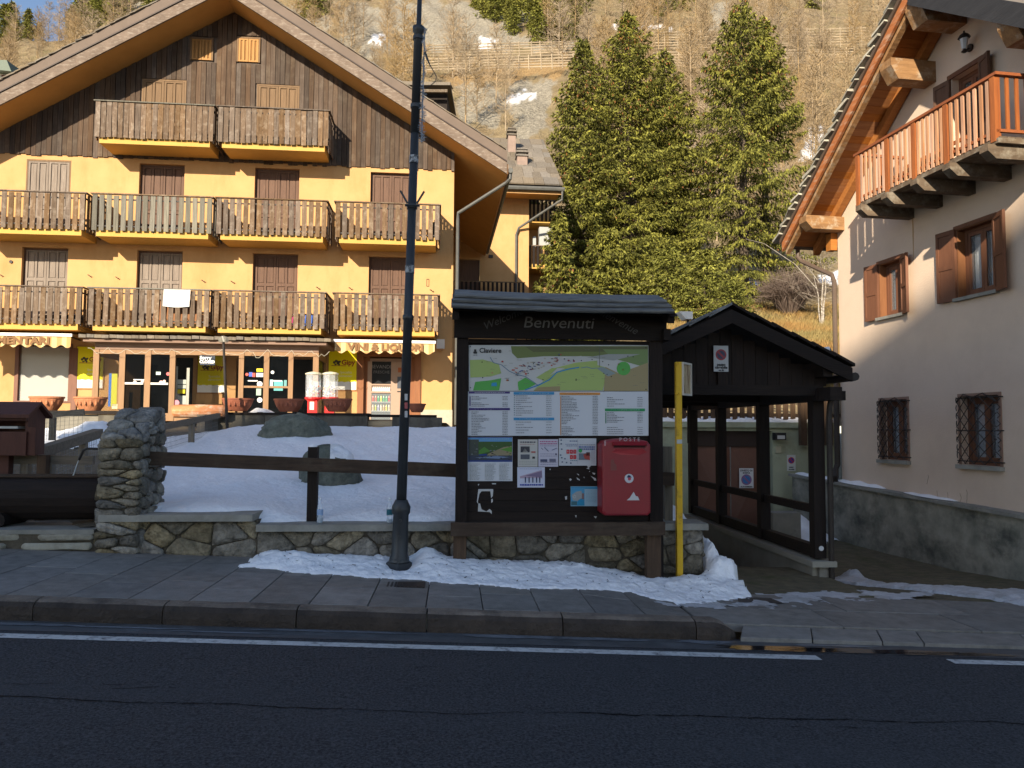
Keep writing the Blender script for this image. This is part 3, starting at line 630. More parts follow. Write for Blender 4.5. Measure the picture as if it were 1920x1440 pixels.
# gable boards
bw = .153; x = -14.33; i = 0
def openat(x):
    r = [(10.24, 12.58) for a, b in D4 if a-.06 < x < b+.06]+[(c-.06, e+.06) for a, b, c, e in ATT if a-.06 < x < b+.06]
    return sorted(r)
while x < -.05:
    xa, xb = x+.006, min(x+bw-.006, -.0); xm = (xa+xb)/2; z = 9.99+random.choice((0,0,.0,.01,.03,-.03)); segs = []
    y0 = -.03-random.choice((0,.006,.012))-(.012 if i % 2 else 0)
    for c, e in openat(xm): segs.append((z, c)); z = e
    segs.append((z, None))
    for c, e in segs:
        g = MB(); ta_, tb_ = (gz(xa)-.01, gz(xb)-.01) if e is None else (e, e)
        if xa < GA < xb: tb_ = ta_ = min(ta_, tb_)
        if max(ta_, tb_)-c < .03: continue
        g.prism([(xa,c),(xb,c),(xb,tb_),(xa,ta_)], y0, -.002); obj('plank', g, CLAD, ya)
    x += bw; i += 1
# shutters: pairs of panelled leaves inside a frame
def leaves(par, x0, x1, z0, z1, y, mat, fmat, rows=(.0,.42,1.0), fw=.05, nm='shutter'):
    g = MB(); g.box(x0,x0+fw,y-.03,y+.05,z0,z1); g.box(x1-fw,x1,y-.03,y+.05,z0,z1); g.box(x0+fw,x1-fw,y-.03,y+.05,z1-fw,z1)
    fr = obj('shutter_frame', g, fmat, par); xm = (x0+x1)/2
    for a, b in ((x0+fw+.006, xm-.006), (xm+.006, x1-fw-.006)):
        m = MB(); m.box(a,b,y,y+.03,z0+.01,z1-fw-.006); st = .06; h = z1-fw-z0; xc = (a+b)/2
        for p, q in ((a, a+st), (b-st, b), (xc-.03, xc+.03)): m.box(p,q,y-.028,y,z0+.01,z1-fw-.006)
        zz = [z0+.01+r*(h-.02) for r in rows]
        for k, zc in enumerate(zz):
            lo, hi = max(z0+.011, zc-.045), min(z1-fw-.007, zc+.045)
            for p, q in ((a+st, xc-.03), (xc+.03, b-st)): m.box(p,q,y-.028,y,lo,hi)
        for c, e in zip(zz[:-1], zz[1:]):
            for p, q in ((a+st, xc-.03), (xc+.03, b-st)): m.box(p+.03,q-.03,y-.016,y,c+.075,e-.075)
        obj(nm, m, mat, fr)
    return fr
for (a, b), m in zip(D2, (SHUTP, SHUTP, SHUTB, SHUTB)): leaves(ya, a, b, 4.62, 7.085, .15, m, SHUTB, (0,.62,1) if m is SHUTP else (0,.62,1))
for (a, b), m in zip(D3, (SHUTP, SHUTB, SHUTB, SHUTB)): leaves(ya, a, b, 7.44, 9.845, .03 if a < -12 else .15, m, SHUTT if a < -12 else SHUTB, (0,.38,1))
for (a, b), m in zip(D4, (SHUTT, SHUTT)): leaves(ya, a, b, 10.26, 12.56, -.02, m, SHUTT, (0,.38,1))
for (a, b, c, e) in ATT: leaves(ya, a, b, c, e, -.03, SHUTO, SHUTT, (0, 1))
# roof
def slope(name, x0, x1, d0, d1, y0, y1, mat, par=ya):
    return obj(name, MB().prism([(x0, gz(x0)+d0), (x1, gz(x1)+d0), (x1, gz(x1)+d1), (x0, gz(x0)+d1)], y0, y1), mat, par)
XE = 1.62; XW = GA*2-XE
SOFY = mt('orange_yellow_soffit', (.58,.30,.085), (.48,.24,.065), (1.5,1.5,1.5), .9, .15, 30, var=0)
ROOFT = mt('dark_roof_deck', (.20,.17,.14), (.12,.10,.08), (2,2,2), .9, .4, 30, var=.05)
for a, b in ((GA, XE), (XW, GA)):
    slope('soffit', a, b, .0, .10, -1.2, 10.4, SOFY); slope('roof', a, b, .102, .66, -1.19, 10.4, ROOFT)
    slope('verge_board', a, b, -.03, .33, -1.265, -1.203, VERGE); slope('verge_trim', a, b, .335, .375, -1.30, -1.203, fl((.045,.03,.025))); slope('verge_flashing', a, b, .378, .68, -1.285, -1.203, VERGEB)
sl_ = None
for sgn in (1, -1):
    n = 46
    for i in range(n):
        xx = GA+sgn*(.15+i*(XE-GA-.1)/n); L_ = .26
        m = MB(); ang = -sgn*math.atan(GS)
        if sl_ is None: sl_ = obj('roof_slate', MB().add([(-.15,-.07,-.012),(.13,-.05,-.012),(.15,.25,-.012),(-.14,.25,-.012),(-.15,-.07,.02),(.12,-.05,.016),(.15,.25,.02),(-.14,.25,.016)], [(0,3,2,1),(4,5,6,7),(0,1,5,4),(1,2,6,5),(2,3,7,6),(3,0,4,7)]), SHINGLE, ya, origin=(0,0,0)); s = sl_; s.location = Vector((xx,-1.28,gz(xx)+.71))-LC[ya.name]
        else:
            s = sl_.copy(); COL.objects.link(s); s.location = Vector((xx,-1.27+random.uniform(-.02,.03),gz(xx)+.71))-LC[ya.name]; s.parent = ya
        s.rotation_euler = (0, -ang+random.uniform(-.05,.12)*sgn*-1, random.uniform(-.08,.08)); s.scale = (random.uniform(.8,1.15),1,random.uniform(.8,1.3))
# eave gutter and downpipe
g = MB(); ze = gz(XE)
g.box(XE+.0, XE+.04, -1.2, 10.3, ze-.02, ze+.3); obj('fascia', g, mt('peach_fascia',(.62,.33,.16),None,(2,2,2),.8,.1,30,var=0), ya)
g = MB(); g.tube([(XE+.12,-1.15,ze+.12),(XE+.12,10.2,ze+.12)], .085, 8); obj('gutter', g, GUTG, ya)
g = MB(); g.tube([(XE+.12,-1.05,ze+.15),(XE+.12,-1.05,ze-.12),(XE+.0,-.95,ze-.22),(.14,-.14,8.55),(.13,-.12,8.3),(.13,-.12,1.7)], .055, 8); obj('downpipe', g, GUTG, ya)
# balconies
SLW = .138
def balcony(x0, x1, zr, mat, n, rail_mat):
    d = 1.1; zt = zr-1.03; zb = zr-1.28
    sl_ = obj('balcony', MB().box(x0+.14, x1-.14, -d+.06, -.001, zb, zt), SLABY, ya)
    g = MB(); g.box(x0-.02,x1+.02,-d-.05,-d+.05,zr-.028,zr+.005); g.box(x0-.02,x0+.05,-d+.05,0,zr-.028,zr+.005); g.box(x1-.05,x1+.02,-d+.05,0,zr-.028,zr+.005)
    obj('handrail', g, rail_mat, sl_)
    g = MB()
    for zz in (zr-.17, zr-.98):
        g.box(x0+.03,x1-.03,-d+.005,-d+.035,zz-.02,zz+.02); g.box(x0+.03,x0+.06,-d+.035,0,zz-.02,zz+.02); g.box(x1-.06,x1-.03,-d+.035,0,zz-.02,zz+.02)
    for xx in (x0+.04, x1-.07, (x0+x1)/2):
        g.box(xx,xx+.03,-d+.036,-d+.06,zt-.12,zr-.03)
    for xx in np.arange(x0+.35, x1-.2, .62): g.tube([(xx,-d+.05,zt+.02),(xx+.05,-d+.05,zt+.10),(xx,-d+.05,zt+.17),(xx-.06,-d+.05,zt+.10),(xx-.02,-d+.05,zt+.04)], .010, 5)
    obj('railing_frame', g, METAL, sl_)
    f0 = None
    for i in range(n):
        xx = x0+.035+(x1-x0-.07-SLW)*i/(n-1)
        if f0 is None: f0 = obj('slat', MB().box(xx, xx+SLW, -d-.022, -d+.004, zr-1.12, zr-.045), mat, sl_); fx = xx
        else: inst(f0, sl_, (xx-fx, random.uniform(-.004,.004), random.uniform(-.02,.012)), rot=(random.uniform(-.006,.006), random.uniform(-.012,.012), 0))
    s0 = None
    for xs_ in (x0+.012, x1-.03):
        for k in range(5):
            yy = -d+.12+k*.205
            if s0 is None: s0 = obj('slat', MB().box(xs_, xs_+.024, yy, yy+.13, zr-1.16, zr-.045), mat, sl_, origin=(xs_, yy, zr-1.16)); b0 = (xs_, yy)
            else: inst(s0, sl_, (xs_-b0[0], yy-b0[1], random.uniform(-.015,.01)))
    return sl_
X4 = [(-10.79,-7.30),(-7.22,-3.87)]; X3 = [(-14.33,-10.92),(-10.78,-7.27),(-7.19,-3.87),(-3.66,-.43)]
for (a, b), n in zip(X4, (21, 20)): balcony(a, b, 11.36, SLATM, n, SLATG if a < -10 else SLATM)
for k, (a, b) in enumerate(X3): balcony(a, b, 8.53, SLATG if k == 1 else SLATM, 17 if k < 3 else 16, SLATM)
for k, (a, b) in enumerate(X3): balcony(a, b, 5.70, SLATM, 17 if k < 3 else 16, SLATG if k == 1 else SLATM)
# odd wires, hooks, vents
g = MB()
for px, py in ((2,516),(168,517),(220,521),(381,527),(436,529),(596,540),(657,541),(809,545)):
    x, z = FA.uw(px, py); g.tube([(x-.05,-.01,z+.03),(x,-.05,z+.01),(x+.03,-.05,z-.03),(x+.07,-.03,z-.02)], .012, 5)
obj('wall_hooks', g, METAL, ya)
for px, py in ((21,491),(920,481)):
    if px < 800:
        x, z = FA.uw(px, py); obj('vent', MB().tube([(x,0,z),(x,-.03,z)], .05, 12), METAL, ya)
x, z = FA.uw(802, 530); obj('meter_frame', MB().box(x-.04,x-.03,-.02,0,z-.12,z+.12).box(x+.03,x+.04,-.02,0,z-.12,z+.12).box(x-.03,x+.03,-.02,0,z+.11,z+.12).box(x-.03,x+.03,-.02,0,z-.12,z-.11), METAL, ya)
x, z = FA.uw(826, 646); al = obj('alarm_box', MB().box(x-.13,x+.13,-.12,0,z-.14,z+.16), fl((.62,.6,.56)), ya); obj('lamp', MB().box(x-.07,x+.07,-.125,-.03,z-.2,z-.142), fl((.4,.2,.08)), al)
# stone base course on the right
obj('base_course', MB().box(-1.0, .02, -.03, .0-.001, .9, 2.18), mt('pale_base_render', (.46,.42,.33), (.36,.31,.24), (4,4,4), .9, .5, 30, var=0), ya)

# shop window on the left: brown frame, white blind
WBR = mt('red_brown_joinery', (.22,.10,.065), (.15,.07,.045), (20,20,2), .6, .2, 40, var=.04)
a, b, c, e = -13.30, -11.64, 2.30, 4.12
g = MB(); g.box(a,a+.11,-.03,.15,c,e).box(b-.09,b,-.03,.15,c,e).box(a+.11,b-.09,-.03,.15,e-.08,e).box(a+.11,b-.09,-.03,.15,c,c+.05); wf = obj('window_frame', g, WBR, ya)
obj('blind', MB().box(a+.15,b-.10,.06,.075,c+.06,e-.1), fl((.40,.38,.33), .7), wf); obj('window_pane', MB().box(a+.11,b-.09,.03,.036,c+.05,e-.08), glass('clear_pane',(.6,.62,.62),.03,.12), wf)
obj('door_frame', MB().box(-11.63,-11.47,-.05,.0-.002,1.5,3.98), WBR, ya)
# posters on the shop wall: yellow boards
def gipy(x0, x1, z0, z1, y, par, full=True):
    w = x1-x0; h = z1-z0
    o = obj('poster', MB().box(x0-.03,x1+.03,y-.03,y-.001,z0-.035,z1+.02), mt('poster_frame',(.40,.19,.07),None,(9,9,9),.6,.1,30,var=0), par)
    P = MB(); Y = fl((.85,.75,.0), .5); W_ = fl((.80,.80,.76), .5); yy = y-.032
    P.cur = 0; P.flat([(x0,z0+.2*h),(x1,z0+.2*h),(x1,z1),(x0,z1)], yy)
    P.cur = 1; n = 14; P.flat([(x0,z0),(x1,z0)]+[(x1-w*i/n, z0+.2*h+.012*math.sin(i*1.9)) for i in range(n+1)], yy-.001)
    P.cur = 2; zt = z1-.30*h
    P.flat([(x0+.1*w,zt-.10*h),(x0+.62*w,zt-.10*h),(x0+.62*w,zt-.085*h),(x0+.1*w,zt-.085*h)], yy-.002)
    P.cur = 3
    for cx, cz, r in ((.2,.0,.05),(.27,.03,.055),(.34,.0,.06),(.40,.02,.04),(.24,-.05,.035),(.37,-.05,.04),(.3,-.04,.03)):
        P.flat([(x0+w*(cx+r*cos(t)*(1+.3*sin(3*t))), zt+h*(cz-.01)+w*r*sin(t)) for t in np.linspace(0,2*pi,9)[:-1]], yy-.002)
    obj('print', P, [Y, W_, fl((.33,.03,.02)), fl((.06,.05,.03))], o)
    obj('lettering', text_mb('Gipy', .25*w, x0+.70*w, zt-.01*h, yy-.003, bold=.006), fl((.30,.02,.02)), o)
    obj('lettering', join(text_mb('Specialità', .115*w, x0+.62*w, z0+.44*h, yy-.003), text_mb('alimentari', .115*w, x0+.62*w, z0+.35*h, yy-.003)), fl((.85,.83,.6)), o)
gipy(-11.50,-10.72,2.76,4.03,0,ya); gipy(-3.90,-3.03,2.79,4.04,0,ya); gipy(-7.90,-7.08,2.66,3.80,0,ya)
# doorway on the right
WOR = mt('orange_brown_joinery', (.26,.105,.04), (.19,.07,.028), (20,20,2), .5, .2, 40, var=.04)
g = MB(); g.box(-2.99,-2.80,-.06,.30,1.45,3.97).box(-1.20,-1.0,-.06,.30,1.45,3.97).box(-2.80,-1.20,-.06,.30,3.86,3.97); obj('door_frame', g, WOR, ya)
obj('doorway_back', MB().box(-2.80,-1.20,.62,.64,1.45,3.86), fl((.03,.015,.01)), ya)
obj('door_panel', MB().box(-2.80,-2.62,.10,.3,1.45,3.86).box(-1.42,-1.20,.10,.3,1.45,3.86), WOR, ya)
# glazed shop bay
SG1 = glass('shop_glass', (.006,.007,.008), .02, .10, .4); SG2 = glass('shop_glass_dark', (.004,.005,.006), .02, .8, .4)
g = MB(); B0, B1, BY = -10.30, -3.98, -1.60
def col(px): return FA.uw(px, 700, BY)[0]
cols = [(175,186),(224,235),(272,283),(318.5,329),(448,457.5),(495,505),(541,550),(587,597.5)]
cx = [(col(a), col(b)) for a, b in cols]
bay = obj('shop_bay', MB().box(cx[0][0],cx[-1][1],BY+.02,-.01,1.45,1.62), CONCP, ya)
for k, (a, b) in enumerate(cx): obj('post', MB().box(a,b,BY-.045,BY+.04,1.62,3.80), SHOPW, bay)
for k in range(7):
    a, b = cx[k][1], cx[k+1][0]; door = k in (1, 2, 4, 5)
    f = obj('glazed_door' if door else 'window_frame', MB().box(a+.001,b-.001,BY-.03,BY+.03,3.68,3.80).box(a+.001,b-.001,BY-.03,BY+.03,1.62,1.98 if door else 1.85), SHOPW, bay)
    if door:
        obj('panel', MB().box(a+.07,b-.07,BY-.038,BY-.031,1.70,1.92), SHOPW, f)
    if k in (1, 2): obj('push_bar', MB().box(a+.02,b-.02,BY-.07,BY-.032,2.80,2.86), fl((.62,.60,.55),.4), f)
    if k in (4, 5): obj('push_bar', MB().box(a+.001,b-.001,BY-.03,BY+.02,2.74,2.80), SHOPW, f)
    obj('pane', MB().box(a,b,BY-.004,BY+.004,1.98 if door else 1.85,3.68), SG1 if k in (0,3,6) else SG2, f)
g = MB(); g.box(cx[0][0],cx[0][0]+.06,BY+.04,-.01,3.62,3.80).box(cx[-1][1]-.06,cx[-1][1],BY+.04,-.01,3.62,3.80).box(cx[0][0],cx[0][0]+.06,BY+.04,-.01,1.62,1.85).box(cx[-1][1]-.06,cx[-1][1],BY+.04,-.01,1.62,1.85)
obj('side_frame', g, SHOPW, bay)
for xx in (cx[0][0]+.03, cx[-1][1]-.03): obj('side_pane', MB().box(xx-.004,xx+.004,BY+.04,-.01,1.85,3.62), glass('side_glass',(.03,.033,.035),.02,.3), bay)
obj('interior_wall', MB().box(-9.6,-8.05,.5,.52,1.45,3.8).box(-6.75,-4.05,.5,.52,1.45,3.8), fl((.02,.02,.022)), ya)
obj('canopy', MB().box(-10.52,-3.72,BY-.30,0-.002,4.0,4.09).box(-10.30,-3.98,BY-.02,-.003,3.81,3.999), mt('canopy_timber',(.26,.17,.125),(.18,.115,.085),(2,20,20),.8,.3,40,var=0), bay)
t0 = None
for i in range(34):
    xx = -10.60+i*.207
    m = MB().add([(xx,BY-.40,4.10),(xx+.195,BY-.40,4.10),(xx+.195,-.004,4.30),(xx,-.004,4.30),(xx,BY-.40,4.20),(xx+.195,BY-.40,4.19),(xx+.195,-.004,4.355),(xx,-.004,4.355)], [(0,3,2,1),(4,5,6,7),(0,1,5,4),(1,2,6,5),(2,3,7,6),(3,0,4,7)])
    if t0 is None: t0 = obj('roof_tile', m, SHINGLE, bay); tx = xx
    else: inst(t0, bay, (xx-tx, random.uniform(-.03,.03), random.uniform(-.008,.012)))
# shop things behind the glass, stickers on it
def sticker(px, py, w, h, c, y=BY-.01, round_=False, par=None, name='sticker'):
    x, z = FA.uw(px, py, y); g = MB()
    if round_: g.tube([(x,y,z),(x,y-.004,z)], w/2, 14)
    else: g.box(x-w/2,x+w/2,y-.004,y,z-h/2,z+h/2)
    return obj(name, g, fl(c, .5), par or bay)
for s in ((253,717,.11,.11,(.62,.42,.38)),(267,715,.09,.09,(.62,.42,.38)),(302,717,.11,.11,(.62,.42,.38)),(308,715,.09,.09,(.62,.42,.38)),(315,701,.10,.10,(.6,.12,.12)),(331,755,.16,.16,(.6,.2,.25)),(511,698,.10,.10,(.7,.68,.66)),(487,720,.16,.16,(.72,.70,.68)),(487,750,.15,.15,(.72,.72,.70)),(463,702,.09,.13,(.55,.08,.06))): sticker(*s, round_=True)
for s in ((297,700,.13,.09,(.45,.55,.48)),(470,702,.10,.13,(.05,.10,.42)),(476,703,.08,.12,(.50,.07,.05)),(487,694,.18,.09,(.75,.62,.02)),(487,703,.20,.12,(.55,.55,.52)),(509,719,.09,.22,(.42,.62,.68)),(522,723,.26,.30,(.10,.36,.36)),(535,719,.08,.2,(.12,.3,.3)),(485,735,.14,.2,(.30,.42,.33)),(262,712,.35,.03,(.6,.6,.58)),(474,714,.28,.035,(.66,.66,.62)),(519,714,.30,.035,(.66,.66,.62))): sticker(*s)
for s in ((214,731,.16,.95,(.42,.42,.02)),(206,731,.07,.97,(.02,.12,.42)),(215,762,.16,.14,(.68,.64,.42)),(341,716,.25,.13,(.52,.56,.50)),(341,725,.24,.11,(.50,.54,.48)),(340,734,.22,.12,(.72,.60,.02)),(341,750,.24,.26,(.52,.56,.52)),(190,752,.14,.16,(.42,.16,.28)),(245,752,.1,.5,(.45,.5,.46)),(352,728,.08,1.2,(.50,.50,.44)),(331,725,.05,1.2,(.50,.50,.44))): sticker(*s, y=BY+.25, name='shop_item')
cl = obj('closed_sign', (lambda q: MB().box(q[0]-.21,q[0]+.21,BY-.02,BY-.012,q[1]-.15,q[1]+.15))(FA.uw(389.5,675,BY)), fl((.02,.03,.05)), bay)
q = FA.uw(389.5, 675, BY); obj('lettering', join(text_mb('Sorry', .15, q[0]-.06, q[1]+.06, BY-.021, bold=.004), text_mb('CLOSED', .115, q[0]-.01, q[1]-.06, BY-.021, bold=.004)), fl((.8,.8,.78)), cl)
g = MB(); xx = -10.4; R = random.Random(3)
while xx < -3.9:
    n = 7; w = R.uniform(.5,.8); g.tube([(xx+w*i/n, BY-.26+R.uniform(-.02,.02), 3.86-R.uniform(.1,.2)*math.sin(pi*i/n)-R.uniform(0,.07)) for i in range(n+1)], .007, 4); xx += w
obj('fairy_lights', g, fl((.50,.46,.36)), bay)
# awnings
AWN = mt('striped_awning_canvas', (.50,.29,.12), (.46,.26,.10), (1,1,1), .9, .1, 30, var=0)
nt = AWN.node_tree; N = nt.nodes; L = nt.links; bb = N['Principled BSDF']; s0 = bb.inputs['Base Color'].links[0].from_socket
tc = N.new('ShaderNodeTexCoord'); wv = N.new('ShaderNodeTexWave'); wv.wave_type = 'BANDS'; wv.bands_direction = 'X'; wv.inputs['Scale'].default_value = 1.15; L.new(tc.outputs['Object'], wv.inputs['Vector'])
r = N.new('ShaderNodeValToRGB'); r.color_ramp.elements[0].position = .45; r.color_ramp.elements[1].position = .55; L.new(wv.outputs[0], r.inputs[0])
mx = N.new('ShaderNodeMixRGB'); L.new(r.outputs[0], mx.inputs[0]); L.new(s0, mx.inputs[1]); mx.inputs[2].default_value = (.58,.43,.22,1); L.new(mx.outputs[0], bb.inputs['Base Color'])
def awning(x0, x1, txt, tx, size, label, zf=4.22, zw=4.39, y=-1.5, sx=1.0):
    aw = fthing('awning', label, 'awning', FA, base=((x0+x1)/2, 0, zf), group=None)
    obj('canvas', MB().add([(x0,y,zf),(x1,y,zf),(x1+.05,-.02,zw),(x0-.05,-.02,zw)], [(0,1,2,3)]), AWN, aw)
    obj('front_bar', MB().box(x0-.03,x1+.03,y-.06,y-.001,zf-.05,zf+.03), fl((.85,.83,.78),.4), aw)
    n = int((x1-x0)*26); top = [(x1-(x1-x0)*i/n, zf-.05) for i in range(n+1)]; bot = [(x0+(x1-x0)*i/n, zf-.34-.045*math.cos((x0+(x1-x0)*i/n)*2*pi/.37)) for i in range(n+1)]
    g = MB(); vs = [(x, y-.02-.01*math.sin(x*9), z) for x, z in top]+[(x, y-.03-.02*math.sin(x*9), z) for x, z in bot]
    fs = [(i, i+1, 2*n-i, 2*n+1-i) for i in range(n)]
    g.add(vs, fs); va = obj('valance', g, AWN, aw)
    obj('lettering', text_mb(txt, size, tx, zf-.20, y-.055, align='CENTER', bold=.014, sx=sx, ext=.001), fl((.20,.105,.045),.8), va)
    obj('bracket', MB().bar((x0+.15,y+.05,zf-.02),(x0+.4,-.05,zw-.16),.04,.04).bar((x1-.15,y+.05,zf-.02),(x1-.4,-.05,zw-.16),.04,.04), METAL, aw)
    return aw
xa = FA.uw(134, 640, -1.5)[0]
ta0, ta1 = FA.uw(-42, 640, -1.5)[0], FA.uw(103, 640, -1.5)[0]
awning(-14.4, xa, 'ALIMENTARI', (ta0+ta1)/2-.04, .285, 'cream and orange awning lettered ALIMENTARI over the left shop window', sx=1.22)
xb, xc = FA.uw(628, 645, -1.5)[0], FA.uw(815, 645, -1.5)[0]
awning(xb, xc, 'VINI & LIQUORI', (xb+xc)/2+.03, .28, 'cream and orange awning lettered VINI & LIQUORI over the right doorway', zf=4.19, zw=4.38, sx=1.14)

# ------------------------------------------------------------------ rear wing with slab roof
rw = fthing('rear_house', 'yellow rear wing with grey stone slab roof and two chimneys behind the gabled house', 'house', FA, base=(2, 10.5, 2))
obj('wall', wall_holes(.05, 3.42, 1.2, 12.6, [(.32,1.42,7.1,9.4)], y=10.5), PLASTER, rw)
obj('side_wall', MB().box(3.42,3.70,10.5,16,1.2,12.6).box(3.70,4.9,12.2,16,1.2,12.6), PLASTER, rw)
obj('shutter', MB().box(.34,1.40,10.6,10.63,7.1,9.38), SHUTB, rw)
x, z = FA.uw(920, 481, 10.5); obj('vent', MB().box(x-.1,x+.1,10.46,10.499,z-.07,z+.07), METAL, rw)
E0, E1, ER = 12.45, 16.6, 4.4
obj('roof', MB().add([(-4,9.3,E0),(5.05,9.3,E0),(5.0,9.3+ER+1.2,E1),(-4,9.3+ER+1.2,E1),(-4,9.3,E0+.12),(5.05,9.3,E0+.12),(5.0,9.3+ER+1.2,E1+.12),(-4,9.3+ER+1.2,E1+.12)], [(0,3,2,1),(4,5,6,7),(0,1,5,4),(1,2,6,5),(2,3,7,6),(3,0,4,7)]), ROOFT, rw)
obj('back_roof', MB().add([(-4,14.9,E1+.1),(5,14.9,E1+.1),(5,19,E0),(-4,19,E0)], [(0,1,2,3)]), ROOFT, rw)
rows = 9; r0 = None
sla = math.atan2(E1-E0, ER+1.2)
for r_ in range(rows):
    t = r_/rows; yy = 9.2+(ER+1.2)*t; zz = E0+.14+(E1-E0)*t; x = -1.5-random.uniform(0,.3)
    while x < 5.0:
        w = random.uniform(.35,.75); x1 = min(x+w, 5.12-.02*r_); ln = (ER+1.3)/rows*1.18
        g = MB().box(x+.008,x1-.008,0,ln/cos(sla)*1.0,-.02,.035+random.uniform(0,.02)); vs = [(a, yy+b*cos(sla)-c*sin(sla), zz+b*sin(sla)+c*cos(sla)+.035) for a, b, c in g.v]; g.v = vs
        if x1-x > .1: obj('roof_slab', g, SHINGLE, rw)
        x += w
obj('gutter', MB().tube([(1.3,9.1,E0-.05),(5.15,9.1,E0-.05)], .11, 8), GUTG, rw)
obj('fascia', MB().box(1.0,5.05,9.22,9.3,E0-.25,E0+.02), PLASTER, rw); obj('soffit', MB().box(1.0,5.0,9.3,10.5,E0-.12,E0-.03), SOFY, rw)
obj('downpipe', MB().tube([(5.05,9.1,E0-.1),(5.05,9.15,E0-.5),(3.2,10.35,10.9),(3.1,10.4,10.6),(3.1,10.4,2)], .055, 8), GUTG, rw)
for px0, px1, pyt, pyb, yy in ((941,967,291,320,11.3),(953,967,253,277,12.9)):
    x0, zt = FA.uw(px0 if yy < 12 else 953, pyt, yy); x1, zb_ = FA.uw(px1 if yy < 12 else 967, pyb, yy)
    if yy < 12: x0, x1 = FA.uw(970,291,yy)[0], FA.uw(989,291,yy)[0]
    ch = obj('chimney', MB().box(x0,x1,yy,yy+.5,zb_-.4,zt), mt('chimney_render',(.30,.22,.18),None,(4,4,4),.9,.3,30,var=0), rw)
    obj('chimney_cap', MB().box(x0-.06,x1+.06,yy-.06,yy+.56,zt,zt+.07).box(x0+.05,x1-.05,yy+.05,yy+.45,zt+.07,zt+.18).box(x0-.06,x1+.06,yy-.06,yy+.56,zt+.18,zt+.26).box(x0+.05,x1-.05,yy+.05,yy+.45,zt+.26,zt+.34).box(x0-.02,x1+.02,yy,yy+.5,zt+.34,zt+.40), SHINGLE, ch)
def sidebalc(y0, y1, x0, x1, zt, zr, n, nm='balcony'):
    b = obj(nm, MB().box(x0,x1,y0,y1,zt-.22,zt), SLABY, rw)
    obj('handrail', MB().box(x0,x1+.03,y0-.03,y0+.03,zr-.04,zr), SLATM, b); s = None
    for i in range(n):
        xx = x0+.02+(x1-x0-.12)*i/(n-1)
        if s is None: s = obj('slat', MB().box(xx,xx+.10,y0-.03,y0-.01,zt-.14,zr-.04), WDARKV, b); sx_ = xx
        else: inst(s, b, (xx-sx_,0,0))
    return b
sidebalc(10.9,12.2,3.72,5.0,11.55,12.45,7); sidebalc(10.9,12.2,3.72,5.0,9.35,10.25,7); sidebalc(9.6,10.49,.1,3.4,7.15,8.22,17)
obj('cabinet', MB().box(4.25,4.9,10.95,11.35,10.26,11.15).box(3.95,4.1,11.0,11.1,10.2,10.7), fl((.36,.37,.36),.4), rw)
# chalets peeping over the roofs
ch = thing('chalet', 'dark timber chalet with slab roof peeping over the ridge behind the lamp post', 'chalet', tuple(aty(800, 215, 52)))
P0, P1 = aty(700, 158, 52), aty(846, 222, 52); bx, by, bz = ch.location
obj('wall', MB().box(-3.5,1.4,0,5,-6,1.6), WDARKV, ch); obj('roof', MB().prism([(-4.2,1.65),(1.7,1.65),(1.7,1.85),(-4.2,1.95)], -1, 5.5).add([(-4.2,-1,1.95),(1.7,-1,1.85),(1.5,4,3.6),(-4.2,4,3.7)], [(0,1,2,3)]), SHINGLE, ch)
obj('beam', MB().box(-4,1.5,-.9,-.7,1.2,1.4), BEAMD, ch)
ch = thing('chalet', 'small pale chalet with green sheet roof at the far left edge below the pines', 'chalet', tuple(aty(0, 150, 60)))
obj('wall', MB().box(-5,1.0,0,5,-6,.9), fl((.55,.55,.50)), ch); obj('roof', MB().add([(-5,-.8,1.0),(1.4,-.8,.35),(1.4,5,.5),(-5,5,1.3),(-5,-.8,1.35),(1.0,-.8,1.25),(1.0,5,1.35),(-5,5,1.55)], [(0,3,2,1),(4,5,6,7),(0,1,5,4),(1,2,6,5),(2,3,7,6),(3,0,4,7)]), fl((.10,.13,.10)), ch)
obj('window', MB().box(.1,.7,-.03,0,-.4,.4), fl((.16,.06,.04)), ch)

# ================================================================== the house on the right (frame FR)
ya2 = fthing('chalet_house', 'pale pink plastered house with orange timber balcony, brown shutters and barred ground windows', 'house', FR, base=(3.3, 0, -.5))
def rx(px, py=600, y=0): return FR.uw(px, py, y)[0]
RX, RZ, S1, S2 = 3.32, 8.36, .765, .70
def rz(x): return RZ-S1*(RX-x) if x < RX else RZ-S2*(x-RX)
hol = [(1.29,1.91,3.62,4.58),(3.22,3.97,3.65,4.72),(rx(1797),rx(1853),5.44,7.14),(1.24,1.96,1.09,2.14),(3.19,3.96,1.09,2.13)]
obj('wall', wall_holes(0, 8.2, -.9, 5.0, hol[:2]+hol[3:], d=.22), PINK, ya2, origin=(3,0,0))
g = MB(); a, b, c, e = hol[2]
g.add([(0,0,5.0),(a,0,5.0),(a,0,rz(a)),(0,0,rz(0))], [(0,1,2,3)]); g.add([(a,0,e),(b,0,e),(b,0,rz(b)),(RX,0,RZ),(a,0,rz(a))] if a < RX < b else [(a,0,e),(b,0,e),(b,0,rz(b)),(a,0,rz(a))], [tuple(range(5)) if a < RX < b else (0,1,2,3)])
g.add([(b,0,5.0),(8.2,0,5.0),(8.2,0,rz(8.2)),(b,0,rz(b))] if b > RX else [(b,0,5.0),(8.2,0,5.0),(8.2,0,rz(8.2)),(RX,0,RZ),(b,0,rz(b))], [(0,1,2,3) if b > RX else (0,1,2,3,4)])
g.add([(a,0,5.0),(b,0,5.0),(b,0,c),(a,0,c)], [(0,1,2,3)])
g.add([(a,0,c),(b,0,c),(b,0,e),(a,0,e),(a,.22,c),(b,.22,c),(b,.22,e),(a,.22,e)], [(0,1,5,4),(1,2,6,5),(2,3,7,6),(3,0,4,7)])
